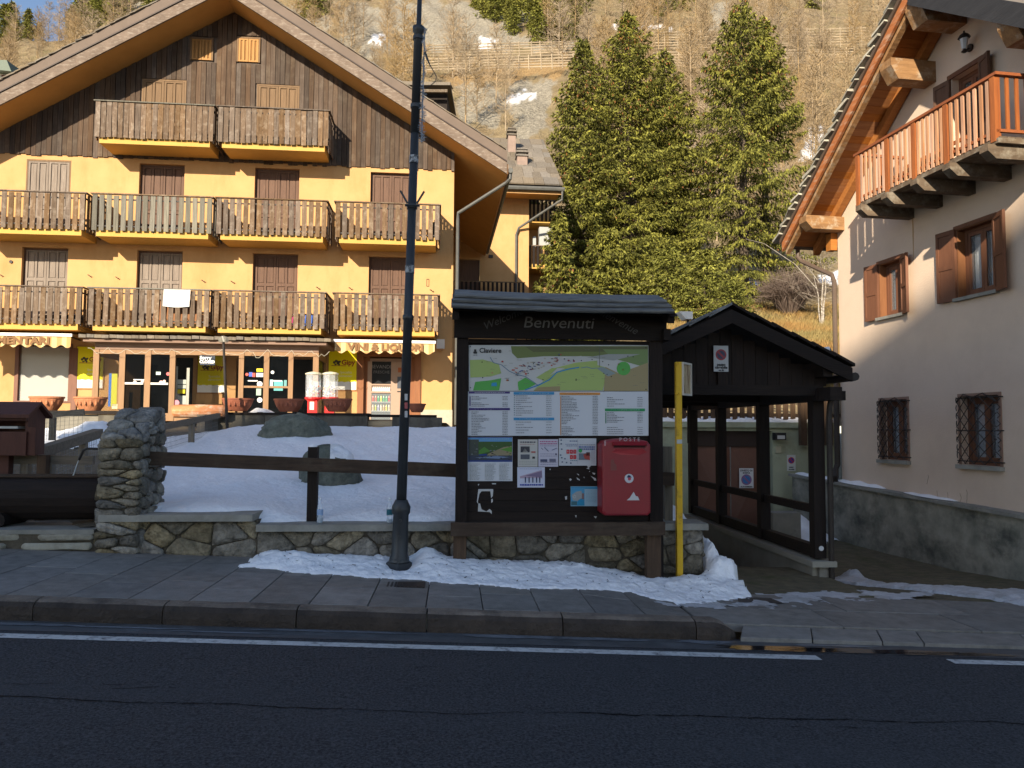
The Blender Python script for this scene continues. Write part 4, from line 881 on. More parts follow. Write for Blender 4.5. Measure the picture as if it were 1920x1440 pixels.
obj('gable_wall', g, PINK, ya2, origin=(3,0,0))
g = MB().add([(0,0,-.9),(0,10,-.9),(0,10,rz(0)),(0,0,rz(0)),(8.2,0,-.9),(8.2,10,-.9),(8.2,10,rz(8.2)),(8.2,0,rz(8.2))], [(0,3,2,1),(4,5,6,7)]); obj('side_wall', g, PINK, ya2)
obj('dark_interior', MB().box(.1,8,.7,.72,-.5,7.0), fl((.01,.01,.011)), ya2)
# soffit of pine boards, rafters, purlins, barge boards
OV = -.80; xe0, xe1 = -.62, 8.4
def rs(name, x0, x1, d0, d1, y0, y1, mat, par=ya2): return obj(name, MB().prism([(x0, rz(x0)+d0), (x1, rz(x1)+d0), (x1, rz(x1)+d1), (x0, rz(x0)+d1)], y0, y1), mat, par)
x = xe0
while x < RX-.01:
    x1 = min(x+.118, RX); rs('soffit_board', x+.003, x1-.003, .0+random.uniform(0,.002), .02, OV+.02, .15, PINEW); x = x1
rs('soffit', RX, xe1, 0, .02, OV+.02, .15, mt('dark_soffit',(.10,.05,.03),None,(20,2,20),.8,.3,50,var=0))
for a, b in ((xe0, RX), (RX, xe1)): rs('roof', a, b, .021, .17, OV+.02, 10, ROOFT)
BRG = mt('orange_barge_board', (.42,.15,.05), (.26,.085,.03), (3,20,20), .55, .3, 50, var=0, dirt=(.50,.40,.30), dscale=3, damt=.7, dstretch=(1,1,5))
DKB = mt('dark_barge_board', (.035,.035,.038), (.02,.02,.022), (3,20,20), .6, .3, 50, var=0)
rs('barge_board', xe0-.02, RX, -.10, .075, OV-.035, OV+.015, BRG); rs('barge_cap', xe0-.05, RX, .08, .17, OV-.07, OV+.015, GUT)
rs('barge_board', RX, xe1, -.16, .17, OV-.035, OV+.015, DKB)
rs('rafter', xe0, RX, -.17, -.003, OV+.04, OV+.14, BEAM); rs('rafter', xe0, RX, -.17, -.003, -.16, -.02, PINEW)
sl2 = None
for i in range(27):
    xx = xe0-.06+i*.155; m = None
    if sl2 is None:
        sl2 = obj('roof_slate', MB().add([(-.15,-.06,-.008),(.14,-.07,-.008),(.15,.3,-.008),(-.14,.3,-.008),(-.15,-.05,.022),(.13,-.06,.018),(.15,.3,.022),(-.14,.3,.018)], [(0,3,2,1),(4,5,6,7),(0,1,5,4),(1,2,6,5),(2,3,7,6),(3,0,4,7)]), mt('pale_edge_slate',(.46,.43,.35),(.16,.15,.12),(9,9,9),.85,.6,50,var=.25), ya2, origin=(0,0,0)); s = sl2
    else: s = sl2.copy(); COL.objects.link(s); s.parent = ya2
    s.location = Vector((xx, OV-.07+random.uniform(-.03,.03), rz(xx)+.215))-LC[ya2.name]; s.rotation_euler = (random.uniform(-.12,.05), -math.atan(S1)+.30+random.uniform(-.1,.1), random.uniform(-.2,.2)); s.scale = (random.uniform(.9,1.25), 1, random.uniform(1.2,2.3))
g = MB().tube([(xe0-.09, OV+.05, rz(xe0)+.03), (xe0-.09, 9, rz(xe0)+.03)], .075, 8); obj('gutter', g, GUT, ya2)
def purlin(x0, x1, z0, z1, mat=BEAM, y0=OV+.0):
    # chamfered nose
    z = z1-z0; m = MB(); poly = [(y0, z1), (y0, z1-.12), (y0+.13, z0), (.0, z0), (.0, z1)]
    m.add([(x0, y, zz) for y, zz in poly]+[(x1, y, zz) for y, zz in poly], [(0,1,2,3,4),(9,8,7,6,5),(0,5,6,1),(1,6,7,2),(2,7,8,3),(3,8,9,4),(4,9,5,0)]); return obj('purlin', m, mat, ya2)
purlin(-.02,.24,5.49,5.75); purlin(2.57,2.85,7.26,7.60); purlin(3.22,3.55,7.86,8.24); purlin(5.02,5.30,6.68,7.02)
obj('corbel', MB().prism([(-.18,5.15),(-.02,5.15),(.0,5.48),(-.18,5.48)], -.14, -.001), PINEW, ya2)
# balcony
BY2 = -.85; b0, b1 = 1.98, 5.04
bal = obj('balcony', MB().box(b0-.03,b1+.03,BY2-.03,-.003,5.37,5.435), BEAMD, ya2)
pl = None
for i in range(7): obj('deck_board', MB().box(b0-.02,b1+.02,BY2+.005+i*.115,BY2+.11+i*.115,5.437,5.46), BEAMD, bal)
obj('handrail', MB().box(b0-.04,b1+.04,BY2-.05,BY2+.03,6.28,6.32).box(b0-.04,b0+.04,BY2+.03,-.003,6.28,6.32).box(b1-.04,b1+.04,BY2+.03,-.003,6.28,6.32), REDWH, bal)
obj('bottom_rail', MB().box(b0,b1,BY2-.02,BY2+.02,5.52,5.56).box(b0-.02,b0+.02,BY2+.02,-.003,5.52,5.56).box(b1-.02,b1+.02,BY2+.02,-.003,5.52,5.56), REDWH, bal)
pp = [b0, b0+.78, b0+1.42, b0+2.1, b1-.085]; p0 = None
for xx in pp:
    if p0 is None: p0 = obj('post', MB().box(xx,xx+.085,BY2-.04,BY2+.045,5.40,6.28), REDW, bal); px0 = xx
    else: inst(p0, bal, (xx-px0,0,0))
q0 = None
for k, (a, b) in enumerate(zip(pp[:-1], pp[1:])):
    n = (6, 5, 6, 7)[k]
    for i in range(n):
        xx = a+.085+(b-a-.085)*(i+.5)/n-.024
        if q0 is None: q0 = obj('baluster', MB().box(xx,xx+.048,BY2-.03,BY2-.008,5.45,6.26), REDB, bal); qx = xx
        else: inst(q0, bal, (xx-qx,0,0))
s0 = None
for xx in (b0, b1-.02):
    for i in range(5):
        yy = BY2+.13+i*.145
        if s0 is None: s0 = obj('baluster', MB().box(xx,xx+.022,yy,yy+.05,5.53,6.28), REDW, bal); sb = (xx, yy)
        else: inst(s0, bal, (xx-sb[0], yy-sb[1], 0))
j0 = None
for xx in (2.10, 2.78, 3.48, 4.16, 4.86):
    poly = [(-.98,5.365),(-.98,5.28),(-.86,5.18),(0,5.18),(0,5.365)]
    if j0 is None:
        m = MB().add([(xx, y, z) for y, z in poly]+[(xx+.15, y, z) for y, z in poly], [(0,1,2,3,4),(9,8,7,6,5),(0,5,6,1),(1,6,7,2),(2,7,8,3),(3,8,9,4),(4,9,5,0)])
        j0 = obj('joist', m, BEAMD, bal); jx0 = xx
    else: inst(j0, bal, (xx-jx0,0,0))
obj('bench', MB().box(b0+.5,b0+1.9,BY2+.25,BY2+.5,5.72,5.76).box(b0+.5,b0+1.9,BY2+.5,BY2+.52,5.9,5.96), REDWH, bal)
# windows
def casement(x0, x1, z0, z1, par, curtain=True, yy=.15):
    f = obj('window', MB().box(x0,x0+.06,yy-.03,yy+.04,z0,z1).box(x1-.06,x1,yy-.03,yy+.04,z0,z1).box(x0+.06,x1-.06,yy-.03,yy+.04,z1-.06,z1).box(x0+.06,x1-.06,yy-.03,yy+.04,z0,z0+.06), SHUTR, par); xm = (x0+x1)/2
    for a, b in ((x0+.062, xm-.003), (xm+.003, x1-.062)):
        c = obj('casement', MB().box(a,a+.05,yy-.02,yy+.03,z0+.062,z1-.062).box(b-.05,b,yy-.02,yy+.03,z0+.062,z1-.062).box(a+.05,b-.05,yy-.02,yy+.03,z1-.12,z1-.062).box(a+.05,b-.05,yy-.02,yy+.03,z0+.062,z0+.12), SHUTR, f)
        if curtain:
            n = 10; vs = []
            for i in range(n+1): xx = a+.05+(b-a-.1)*i/n; vs += [(xx, yy+.06+.012*math.sin(i*2.1), z0+.1), (xx, yy+.06+.012*math.sin(i*2.1), z1-.1)]
            obj('curtain', MB().add(vs, [(2*i, 2*i+2, 2*i+3, 2*i+1) for i in range(n)]), CURT, f)
        obj('pane', MB().box(a+.05,b-.05,yy,yy+.006,z0+.12,z1-.12), CGLASS, f)
    return f
REVW = mt('orange_window_lining', (.24,.105,.045), (.17,.07,.03), (20,20,2), .6, .2, 40, var=.05)
CURT = mt('lace_curtain', (.62,.66,.70), (.30,.33,.36), (40,40,12), .8, .2, 60, var=0)
CGLASS = glass('house_glass', (.25,.27,.28), .03, .25)
def shut(x0, x1, z0, z1, par, hinge, ang, mat=SHUTR):
    """panelled shutter leaf folded back on the wall about its hinge"""
    w = x1-x0; m = MB().box(0,w,-.035,-.005,0,z1-z0)
    for a, b in ((0,.05),(w-.05,w)): m.box(a,b,-.047,-.035,0,z1-z0)
    for zz in (0,(z1-z0)*.45,z1-z0-.07): m.box(.05,w-.05,-.047,-.035,zz,zz+.07)
    ca, sa = cos(ang), sin(ang)
    if hinge == 'r': m.v = [(x1+((x-w)*ca+y*sa), y*ca-(x-w)*sa*-1, z+z0) for x, y, z in m.v]
    else: m.v = [(x0+(x*ca-y*sa*-1), y*ca-x*sa, z+z0) for x, y, z in m.v]
    return obj('shutter', m, mat, par)
for (x0, x1, z0, z1), w in zip(hol[:2], (.33,.36)):
    f = casement(x0, x1, z0, z1, ya2); obj('reveal_lining', MB().box(x0+.001,x0+.014,-.012,.118,z0+.001,z1-.001).box(x1-.014,x1-.001,-.012,.118,z0+.001,z1-.001).box(x0+.014,x1-.014,-.012,.118,z1-.014,z1-.001), REVW, ya2); obj('lintel_frame', MB().box(x0-.05,x1+.05,-.03,-.001,z1,z1+.06), SHUTR, ya2)
    obj('sill', MB().box(x0-.06,x1+.06,-.07,-.001,z0-.05,z0), CAP, ya2)
    shut(x0-w-.01, x0-.01, z0-.03, z1+.02, ya2, 'r', .12); shut(x1+.01, x1+w, z0-.03, z1+.02, ya2, 'l', .35)
x0, x1, z0, z1 = hol[2]
casement(x0, x1, z0, z1, ya2, False); obj('lintel_frame', MB().box(x0-.07,x1+.07,-.03,-.001,z1,z1+.07), SHUTR, ya2)
shut(rx(1769), x0-.01, z0, z1, ya2, 'r', .1, SHUTB); shut(x1+.01, rx(1884), z0, z1+.02, ya2, 'l', .3, SHUTB)
for x0, x1, z0, z1 in hol[3:]:
    f = casement(x0, x1, z0, z1, ya2, True); obj('window_trim', MB().box(x0-.04,x0,-.02,.1,z0,z1+.04).box(x1,x1+.04,-.02,.1,z0,z1+.04).box(x0,x1,-.02,.1,z1,z1+.04), fl((.24,.15,.11)), ya2)
    obj('sill', MB().box(x0-.05,x1+.06,-.08,-.001,z0-.06,z0), CAP, ya2)
    gr = MB(); w, h = x1-x0, z1-z0; n = 4; st = w/n; k = int(h/st)+1
    for i in range(-k, n+1):
        for s in (1, -1):
            pts = []
            for j in range(0, 25):
                t = j/24*h; u = i*st+t if s == 1 else (n-i)*st-t
                if -.02 <= u <= w+.02: pts.append((x0+u, -.07-.05*math.sin(pi*u/w), z0+.02+t*.97))
            if len(pts) > 1: gr.tube(pts, .008, 4)
    for zz in (z0+.06, z0+h*.5, z1-.03): gr.tube([(x0-.08,-.01,zz),(x0,-.07,zz),(x1,-.07,zz),(x1+.08,-.01,zz)], .009, 4)
    gr.tube([(x0,-.07,z1-.1),(x0+w*.25,-.11,z1+.03),(x0+w*.5,-.12,z1-.03),(x0+w*.42,-.12,z1-.12)], .009, 4); gr.tube([(x1,-.07,z1-.1),(x1-w*.25,-.11,z1+.03),(x1-w*.5,-.12,z1-.03),(x1-w*.42,-.12,z1-.12)], .009, 4)
    for j in range(8):
        zz = z0+.1+j*(h-.2)/7; gr.tube([(x0-.015,-.06,zz),(x0-.05,-.04,zz+.04),(x0-.015,-.06,zz+.085)], .007, 4); gr.tube([(x1+.015,-.06,zz),(x1+.05,-.04,zz+.04),(x1+.015,-.06,zz+.085)], .007, 4)
    obj('window_grille', gr, METAL, ya2)
# downpipe
g = MB().tube([(xe0-.09,OV+.35,rz(xe0)),(xe0-.09,OV+.35,rz(xe0)-.2),(xe0-.02,OV+.4,rz(xe0)-.3),(-.02,-.12,4.65),(.0,-.09,4.5),(.0,-.09,.95)], .045, 8); obj('downpipe', g, GUT, ya2)
obj('downpipe_shoe', MB().tube([(.0,-.09,2.3),(.0,-.09,.95),(.02,-.14,.85),(.10,-.19,.72),(.02,-.16,.62)], .055, 8), METAL, ya2)
# wall lantern
x, z = FR.uw(1808, 82, -.18); x2, z2 = FR.uw(1820, 90, 0)
ln = obj('wall_lantern', MB().tube([(x2,0,z2),(x2,-.03,z2)], .06, 10).tube([(x2,-.02,z2),(x2,-.10,z2-.06),(x,-.18,z-.10)], .012, 5).lathe([(.02,.0),(.05,.02),(.02,.05)], (x,-.18,z-.14), 8).lathe([(.09,0),(.07,.04),(.015,.08),(.012,.11)], (x,-.18,z+.09), 8), METAL, ya2)
obj('glass_shade', MB().lathe([(.035,0),(.06,.16)], (x,-.18,z-.08), 6), fl((.55,.58,.6), .1, .5), ln)
# rust streak, plaster cracks
g = MB(); x, z = FR.uw(1711, 400, -.002)
g.flat([(x-.012,z),(x+.012,z+.01),(x+.02,z-.25),(x+.006,z-.7),(x-.008,z-.9),(x-.014,z-.4)], -.0025); obj('rust_streak', g, fl((.46,.29,.15), .9), ya2)
g = MB(); R = random.Random(5)
for px, py in ((1757,920),(1776,923),(1800,925),(1812,918),(1740,890),(1838,520)):
    x, z = FR.uw(px, py); p = [(x, -.003, z)]
    for k in range(5): p.append((p[-1][0]+R.uniform(-.02,.02), -.003, p[-1][2]-R.uniform(.02,.05)))
    g.tube(p, .003, 3)
obj('plaster_cracks', g, fl((.30,.22,.16), .9), ya2)
# plinth wall in front of the foot of the house
pw = fthing('plinth_wall', 'stained grey retaining wall with a stone coping along the foot of the pink house', 'wall', FR, base=(3,-.1,-.6))
xp0 = rx(1487, 900, -.12)
def zp(x): return .56-.032*x
obj('wall', MB().add([(xp0,-.14,-1),(7.4,-.14,-1),(7.4,-.14,zp(7.4)),(xp0,-.14,zp(xp0)),(xp0,-.01,-1),(7.4,-.01,-1),(7.4,-.01,zp(7.4)),(xp0,-.01,zp(xp0))], [(0,1,2,3),(4,7,6,5),(3,2,6,7),(0,3,7,4),(1,5,6,2)]), PLINTH, pw, origin=(3,-.1,0))
x = xp0-.05
while x < 7.4:
    w = random.uniform(1.1,1.6); x1 = min(x+w, 7.4); dz = random.uniform(-.008,.008)
    obj('coping_stone', MB().add([(x+.004,-.2,zp(x)),(x1-.004,-.2,zp(x1)),(x1-.004,.0-.002,zp(x1)),(x+.004,-.002,zp(x)),(x+.004,-.2,zp(x)+.055+dz),(x1-.004,-.2,zp(x1)+.055+dz),(x1-.004,-.002,zp(x1)+.06+dz),(x+.004,-.002,zp(x)+.06+dz)], [(0,3,2,1),(4,5,6,7),(0,1,5,4),(1,2,6,5),(2,3,7,6),(3,0,4,7)]), CAP, pw); x = x1
def capsnow(a, b, m):
    n = 30; g = MB(); vs = []
    for i in range(n+1):
        t = i/n; xx = a+(b-a)*t; h = m*math.sqrt(max(0, sin(pi*t)))*(1+.3*math.sin(t*17))
        vs += [(xx,-.19*(.4+.6*sin(pi*t)),zp(xx)+.06), (xx,-.12*(.4+.6*sin(pi*t)),zp(xx)+.06+h), (xx,-.004,zp(xx)+.06+h*1.1)]
    g.add(vs, [(3*i+k, 3*i+3+k, 3*i+4+k, 3*i+1+k) for i in range(n) for k in (0, 1)]); o = obj('snow', g, SNOW, None, smooth=True, kind='stuff'); return setframe(o, FR)
capsnow(-.1, 1.35, .045); capsnow(1.9, 3.1, .02); capsnow(xp0, -.1, .05)

# ================================================================== garden wall (frame FL, level)
gw = fthing('garden_wall', 'low rubble stone wall with grey slab coping round the snowy garden', 'wall', FL, base=(0, 8.4, 0))
WX0, WX1, WY = FL.uw(192, 1000, 8.32)[0], 2.74, 8.32
g = MB()
for a, b, zt in ((WX0, -2.05, zc1-.07), (-2.05, WX1, zc2-.07)): g.box(a, b, WY+.035, WY+.34, zs(WX1)-.1, zt)
obj('core', g, MORTAR, gw)
for a, b, zt in ((WX0, -2.05, zc1-.075), (-2.05, WX1, zc2-.075)):
    w = b-a; bound = [(a, zs(a)+.13), (b, zs(b)+.13), (b, zt), (a, zt)]
    stones(gw, STONE, bound, .27, .17, (0, WY+.035, 0), (1,0,0), (0,0,1), (0,-1,0), joint=.006, bulge=.035, depth=.05)
stones(gw, STONE, [(WY+.04, zs(WX1)+.1), (WY+.34, zs(WX1)+.1), (WY+.34, zc2-.08), (WY+.04, zc2-.08)], .2, .2, (WX1, 0, 0), (0,1,0), (0,0,1), (1,0,0), joint=.012, bulge=.03)
def coping(a, b, z, y0=8.25, y1=8.72):
    g = MB(); n = 14; top = []; R = random.Random(int(a*100))
    poly = [(a+(b-a)*i/n, y0+R.uniform(-.012,.012)) for i in range(n+1)]+[(b, y1), (a, y1)]
    g.slab(poly, z-.07, z-.006); g.slab([(x*(1)+(0), y+(.008 if i <= n else -.008)) for i, (x, y) in enumerate(poly)], z-.006, z)
    return obj('coping_slab', g, CAP, gw)
coping(WX0-.02, -2.08, zc1); coping(-2.04, .42, zc2); coping(.43, WX1+.03, zc2-.004)
# corner pillar of the wall with the fountain spout
pz = lambda x: zs(x)+.12
PX0, PX1 = FL.uw(178, 950, 8.27)[0], FL.uw(262, 950, 8.27)[0]
gp = fthing('stone_pillar', 'rough stone pier with a sloping cobbled top beside the log fountain', 'stone pier', FL, base=((PX0+PX1)/2, 8.8, zs(PX0)))
zf_, zb_ = FL.uw(190, 822, 8.27)[1], FL.uw(270, 768, 8.93)[1]
Yf, Yb = 8.27, 8.93
prof = [(Yf+.03, pz(PX0)-.1), (Yf+.03, zf_-.03), (Yb-.2, zb_-.02), (Yb-.03, zb_-.03), (Yb-.03, pz(PX0)-.1)]
g = MB(); n = len(prof); g.add([(PX0+.03, y, z) for y, z in prof]+[(PX1-.03, y, z) for y, z in prof], [tuple(range(n)), tuple(range(2*n-1, n-1, -1))]+[(i, n+i, n+(i+1) % n, (i+1) % n) for i in range(n)])
obj('core', g, MORTAR, gp)
stones(gp, STONE, [(PX0, pz(PX0)), (PX1, pz(PX0)), (PX1, zf_), (PX0, zf_)], .25, .08, (0, Yf+.03, 0), (1,0,0), (0,0,1), (0,-1,0), joint=.004, bulge=.05, depth=.04)
side = [(Yf+.03, .35), (Yf+.03, zf_), (Yb-.2, zb_), (Yb, zb_), (Yb, .5)]
stones(gp, STONEG, side, .17, .13, (PX1-.03, 0, 0), (0,1,0), (0,0,1), (1,0,0), joint=.012, bulge=.05, depth=.04)
stones(gp, STONE, side, .24, .12, (PX0+.03, 0, 0), (0,1,0), (0,0,1), (-1,0,0), joint=.012, bulge=.05, depth=.04)
L_ = math.hypot(Yb-.2-Yf, zb_-zf_); ey_ = Vector((0, (Yb-.2-Yf)/L_, (zb_-zf_)/L_)); en_ = Vector((0, -ey_.z, ey_.y))
stones(gp, STONEG, [(PX0, 0), (PX1, 0), (PX1, L_), (PX0, L_)], .21, .16, (0, Yf+.02, zf_-.02), (1,0,0), ey_, en_, joint=.010, bulge=.05, depth=.05)
stones(gp, STONEG, [(PX0, Yb-.22), (PX1, Yb-.22), (PX1, Yb), (PX0, Yb)], .24, .18, (0, 0, zb_-.03), (1,0,0), (0,1,0), (0,0,1), joint=.010, bulge=.05, depth=.05)
m = stone([(8.60,zb_-.3),(8.90,zb_-.25),(8.93,zb_+.02),(8.8,zb_+.04),(8.62,zb_-.08)], (PX1-.04,0,0), (0,1,0), (0,0,1), (1,0,0), bulge=.06, depth=.2); obj('stone', m, STONEG, gp, smooth=True)
# lower wall at the left, two courses of long stones
PFS = mt('pale_flat_stone', (.40,.38,.31), (.20,.185,.14), (5,5,5), .9, .8, 30, var=.12, dirt=(.12,.10,.07), dscale=3)
lw = fthing('low_wall', 'low wall of long pale flat stones under the log fountain', 'wall', FL, base=(-6, 8.3, .2))
obj('core', MB().box(-9, WX0-.03, 8.33, 9.0, .1, zs(-5)+.30), MORTAR, lw)
zt = FL.uw(100, 1000, 8.3)[1]; zl0 = zs(-4.5)+.13
for r_, (z0, z1) in enumerate(((zl0, zl0+(zt-zl0)*.5), (zl0+(zt-zl0)*.52, zt))):
    x = -9.0+r_*.4
    while x < WX0:
        w = random.uniform(.5, 1.1); x1 = min(x+w, WX0); m = stone([(x,z0+.02*(-9-x)*0),(x1,z0),(x1,z1),(x,z1)], (0,8.31,0), (1,0,0), (0,0,1), (0,-1,0), joint=.01, bulge=.02, depth=.2)
        if m and x1-x > .1: obj('stone', m, PFS, lw, smooth=True)
        x = x1
obj('ledge', MB().box(-9, PX0-.02, 8.31, 9.1, zt-.01, zt+.035), CAP, lw)
# log fountain trough
zl = zt+.035
ft = fthing('log_fountain', 'dark hollowed log fountain trough lying on the low stone wall', 'fountain', FL, base=(-6, 8.75, zl))
r = .245; zc = zl+.06+r; n = 18; vs = []; fs = []; xs_ = np.linspace(-8.5, PX0-.05, 12)
for i, xx in enumerate(xs_):
    for j in range(n):
        t = pi*.5+2*pi*(j+.5)/n; rr = r*(1+.03*math.sin(3*t+xx*1.3)); zz = zc+rr*sin(t)
        vs.append((xx, 8.75+rr*cos(t), min(zz, zc+r*.86)))
fs = [(i*n+j, i*n+(j+1) % n, (i+1)*n+(j+1) % n, (i+1)*n+j) for i in range(len(xs_)-1) for j in range(n)]+[tuple(range(n)), tuple((len(xs_)-1)*n+j for j in range(n-1,-1,-1))]
obj('log', MB().add(vs, fs), WDARK, ft, smooth=False)
obj('rim', MB().box(-8.3,PX0-.12,8.60,8.64,zc+r*.86,zc+r*.86+.02).box(-8.3,PX0-.12,8.86,8.90,zc+r*.86,zc+r*.86+.02), WBROWN, ft)
obj('water', MB().box(-8.2,PX0-.2,8.641,8.859,zc+r*.8,zc+r*.875), WET, ft)
for xx in (-7.6, -4.75): obj('log_foot', MB().tube([(xx, 8.5, zl+.075), (xx, 9.0, zl+.075)], .075, 10), WDARK, ft)
x, z = FL.uw(164, 841, 8.6); x2, z2 = FL.uw(148, 862, 8.66)
sp = obj('spout', MB().tube([(PX0+.03,8.6,z-.005),(x,8.6,z),(x-.05,8.62,z-.02),(x2,8.66,z2)], .014, 6), METAL, ft)
x3, z3 = FL.uw(126, 905, 8.75)
obj('water_jet', MB().tube([(x2,8.66,z2),(x2-.03,8.68,z2-.06),(x2-.07,8.71,z2-.16),(x3,8.75,z3)], .006, 5), fl((.5,.55,.58), .1, .6), ft)

# ------------------------------------------------------------------ garden rail on the wall
def atx(px, py, X, fr=FL):
    """where the line of sight meets the upright plane x = X of a frame"""
    d = ray(px, py); k = (X-(EYE-fr.o).dot(fr.e))/d.dot(fr.e); p = EYE+d*k
    return ((p-fr.o).dot(fr.n), p.z)
rl = fthing('garden_rail', 'dark timber rail on square posts running over the garden wall', 'railing', FL, base=(-1.8, 8.5, zc1))
xa_, za_ = FL.uw(262, 845, 8.5); xb_, zb2 = FL.uw(855, 869, 8.5)
sl_r = (zb2-za_)/(xb_-xa_)
def zr_(x): return za_+sl_r*(x-xa_)-.075
XR = FL.uw(1263, 885, 8.5)[0]; obj('beam', MB().bar((xa_-.05,8.5,zr_(xa_)),(XR,8.5,zr_(XR)),.07,.145), WBROWN, rl)
x, z = FL.uw(585, 840, 8.5); obj('post', MB().box(x-.05,x+.055,8.535,8.63,zc1-.3,z+.01), WDARKV, rl); obj('post_cap_snow', MB().lathe([(.045,0),(.04,.012),(.015,.03)], (x,8.58,z+.01), 8), SNOW, rl)
obj('post', MB().box(XR-.09,XR+.0,8.54,8.62,zc2-.3,zr_(XR)+.36), WGREYV, rl)
# tuft of dead grass at the post
def tuft(X, Y, Z, n, h, r, mat, name='grass_tuft', fr=FL):
    g = MB()
    for i in range(n):
        a = random.uniform(0, 6.28); q = random.uniform(0, r); x, y = X+q*cos(a), Y+q*sin(a)*.6; hh = h*random.uniform(.4, 1); b = random.uniform(-.5, .5)*hh; w = .004
        g.add([(x-w,y,Z-.02),(x+w,y,Z-.02),(x+b*.5+w,y+b*.2,Z+hh*.6),(x+b,y+b*.4,Z+hh),(x+b*.5-w,y+b*.2,Z+hh*.6)], [(0,1,2,3,4)])
    o = obj(name, g, mat, kind='stuff'); return setframe(o, fr) if fr else o
DRY = mt('dry_grass', (.36,.26,.12), (.20,.13,.055), (9,9,9), .9, 0, 30, var=0)

# water bottles
PET = glass('bottle_plastic', (.80,.88,.95), .06, .30)
def bottle(px, pyt, pyb, lab, c, fill):
    x, z1 = FL.uw(px, pyt, 8.36); zb = zc2+.003; h = .27
    b = fthing('water_bottle', lab, 'bottle', FL, 'plastic bottles left on the wall coping', base=(x, 8.36, zb)); r = .033
    obj('body', MB().lathe([(r*.8,0),(r,.01),(r,.06),(r*.93,.065),(r,.07),(r,.16),(r*.9,.185),(r*.55,.225),(.013,.24),(.013,.252)], (x,8.36,zb), 14), PET, b, smooth=True)
    obj('cap', MB().lathe([(.016,0),(.016,.018)], (x,8.36,zb+.252), 10), fl((.75,.78,.80)), b)
    obj('label', MB().lathe([(r*1.02,0),(r*1.02,.06)], (x,8.36,zb+.085), 14), fl(c), b)
    obj('water', MB().lathe([(r*.75,0),(r*.94,.01),(r*.94,fill)], (x,8.36,zb+.003), 14), fl((.35,.42,.48), .05), b)
bottle(601, 929, 964, 'clear water bottle with pale blue label by the dark rail post', (.30,.42,.62), .05)
bottle(731, 936, 969, 'water bottle with dark teal label left of the lamp post', (.02,.12,.16), .04)

# ------------------------------------------------------------------ street lamp post
lx, ly = sxy(752, 1058, .15); ly = 7.9; lz = zs(lx)+.15
tx, tz = FL.uw(789, -60, 7.95)
lp = fthing('lamp_post', 'tall anthracite lamp post with a thick collared base standing in the snow bank', 'lamp post', FL, base=(lx, ly, lz))
dv = Vector((tx-lx, .05, tz-lz)); dv.normalize()
def lpt(h): return Vector((lx, ly, lz))+dv*h
def lh(py):  # height up the post at image row py
    best = min((abs(topx(FL.world(*lpt(h)))[1]-py), h) for h in np.arange(0, 8, .01)); return best[1]
def ltube(hs, rs, n=18): return MB().tube([lpt(h) for h in hs], rs, n)
hb, hc, hd = lh(955), lh(942), lh(600)
obj('base_plate', MB().lathe([(.13,-.03),(.13,.07),(.11,.085)], tuple(lpt(0)), 4, ).lathe([(.105,.085),(.10,.11)], tuple(lpt(0)), 18), POLE, lp)
obj('base_column', ltube([.08,.12,.16,hb-.05,hb-.03,hb+.03,hb+.07,hb+.10], [.095,.10,.083,.078,.092,.095,.075,.062]), POLE, lp, smooth=True)
obj('shaft', ltube([hb+.05,hd,hd+.01,hd+.05,hd+.06,lh(250)], [.052,.047,.056,.056,.046,.043]), POLE, lp, smooth=True)
h1 = lh(60)
obj('upper_shaft', ltube([lh(250),h1-.02,h1,h1+.05,h1+.07,h1+.6], [.046,.046,.062,.062,.026,.024]), POLE, lp, smooth=True)
for py in (975, 1005): p = lpt(lh(py)); obj('bolt', MB().tube([p-Vector((0,.075,0)), p-Vector((0,.10,0))], .016, 8), POLE, lp)
p = lpt(lh(388))
obj('bracket', MB().tube([p+Vector((-.07,-.05,-.0)), p+Vector((.08,-.05,0))], .014, 6).bar(p+Vector((-.045,-.05,.02)), p+Vector((-.12,-.05,.15)), .015, .02).bar(p+Vector((.05,-.05,.02)), p+Vector((.125,-.05,.15)), .015, .02), POLE, lp)
obj('collar', ltube([lh(388)-.02, lh(388)+.02],[.055,.055]), POLE, lp)
for py, c in ((300,(.45,.47,.48)),(505,(.40,.42,.43))): obj('worn_sticker', ltube([lh(py+7), lh(py-7)], [.0485,.0485]), mt('torn_label', c, (.06,.065,.07), (30,30,30), .6, 0, 30, var=0, contrast=.08), lp)
for py in (72, 200): p = lpt(lh(py)); obj('clamp', ltube([lh(py)-.02, lh(py)+.02], [.056,.056]), POLE, lp)
g = MB(); R = random.Random(8)
a, b = lpt(lh(268))+Vector((.075,-.03,0)), lpt(lh(55))+Vector((.065,-.03,0))
for i in range(420):
    q = a+(b-a)*(i/420)+Vector((.012*math.sin(i*.08),0,0)); t = R.uniform(0, 6.28); l = R.uniform(.012,.035)*(1.3 if i < 200 else .7)
    g.bar(q, q+Vector((l*cos(t), l*sin(t)*.5, R.uniform(-.02,.02))), .003, .003)
g.tube([a, b], .006, 4); obj('tinsel_garland', g, fl((.30,.33,.36), .4, .5, .4), lp)
pp = [FL.uw(px, py, 7.9) for px, py in ((797,98),(801,110),(806,122),(812,132),(818,143),(817,152),(808,160),(797,165))]
obj('loose_cable', MB().tube([(x, 7.9, z) for x, z in pp], [.012,.012,.006,.005,.005,.005,.005,.005], 5), POLE, lp)
for k in range(3):
    x, z = FL.uw(762, 745+k*16, 7.84); obj('sticker', MB().box(x-.018,x+.012,7.838,7.842,z-.03,z+.035), fl([(.5,.5,.5),(.4,.1,.1),(.45,.45,.45)][k]), lp)

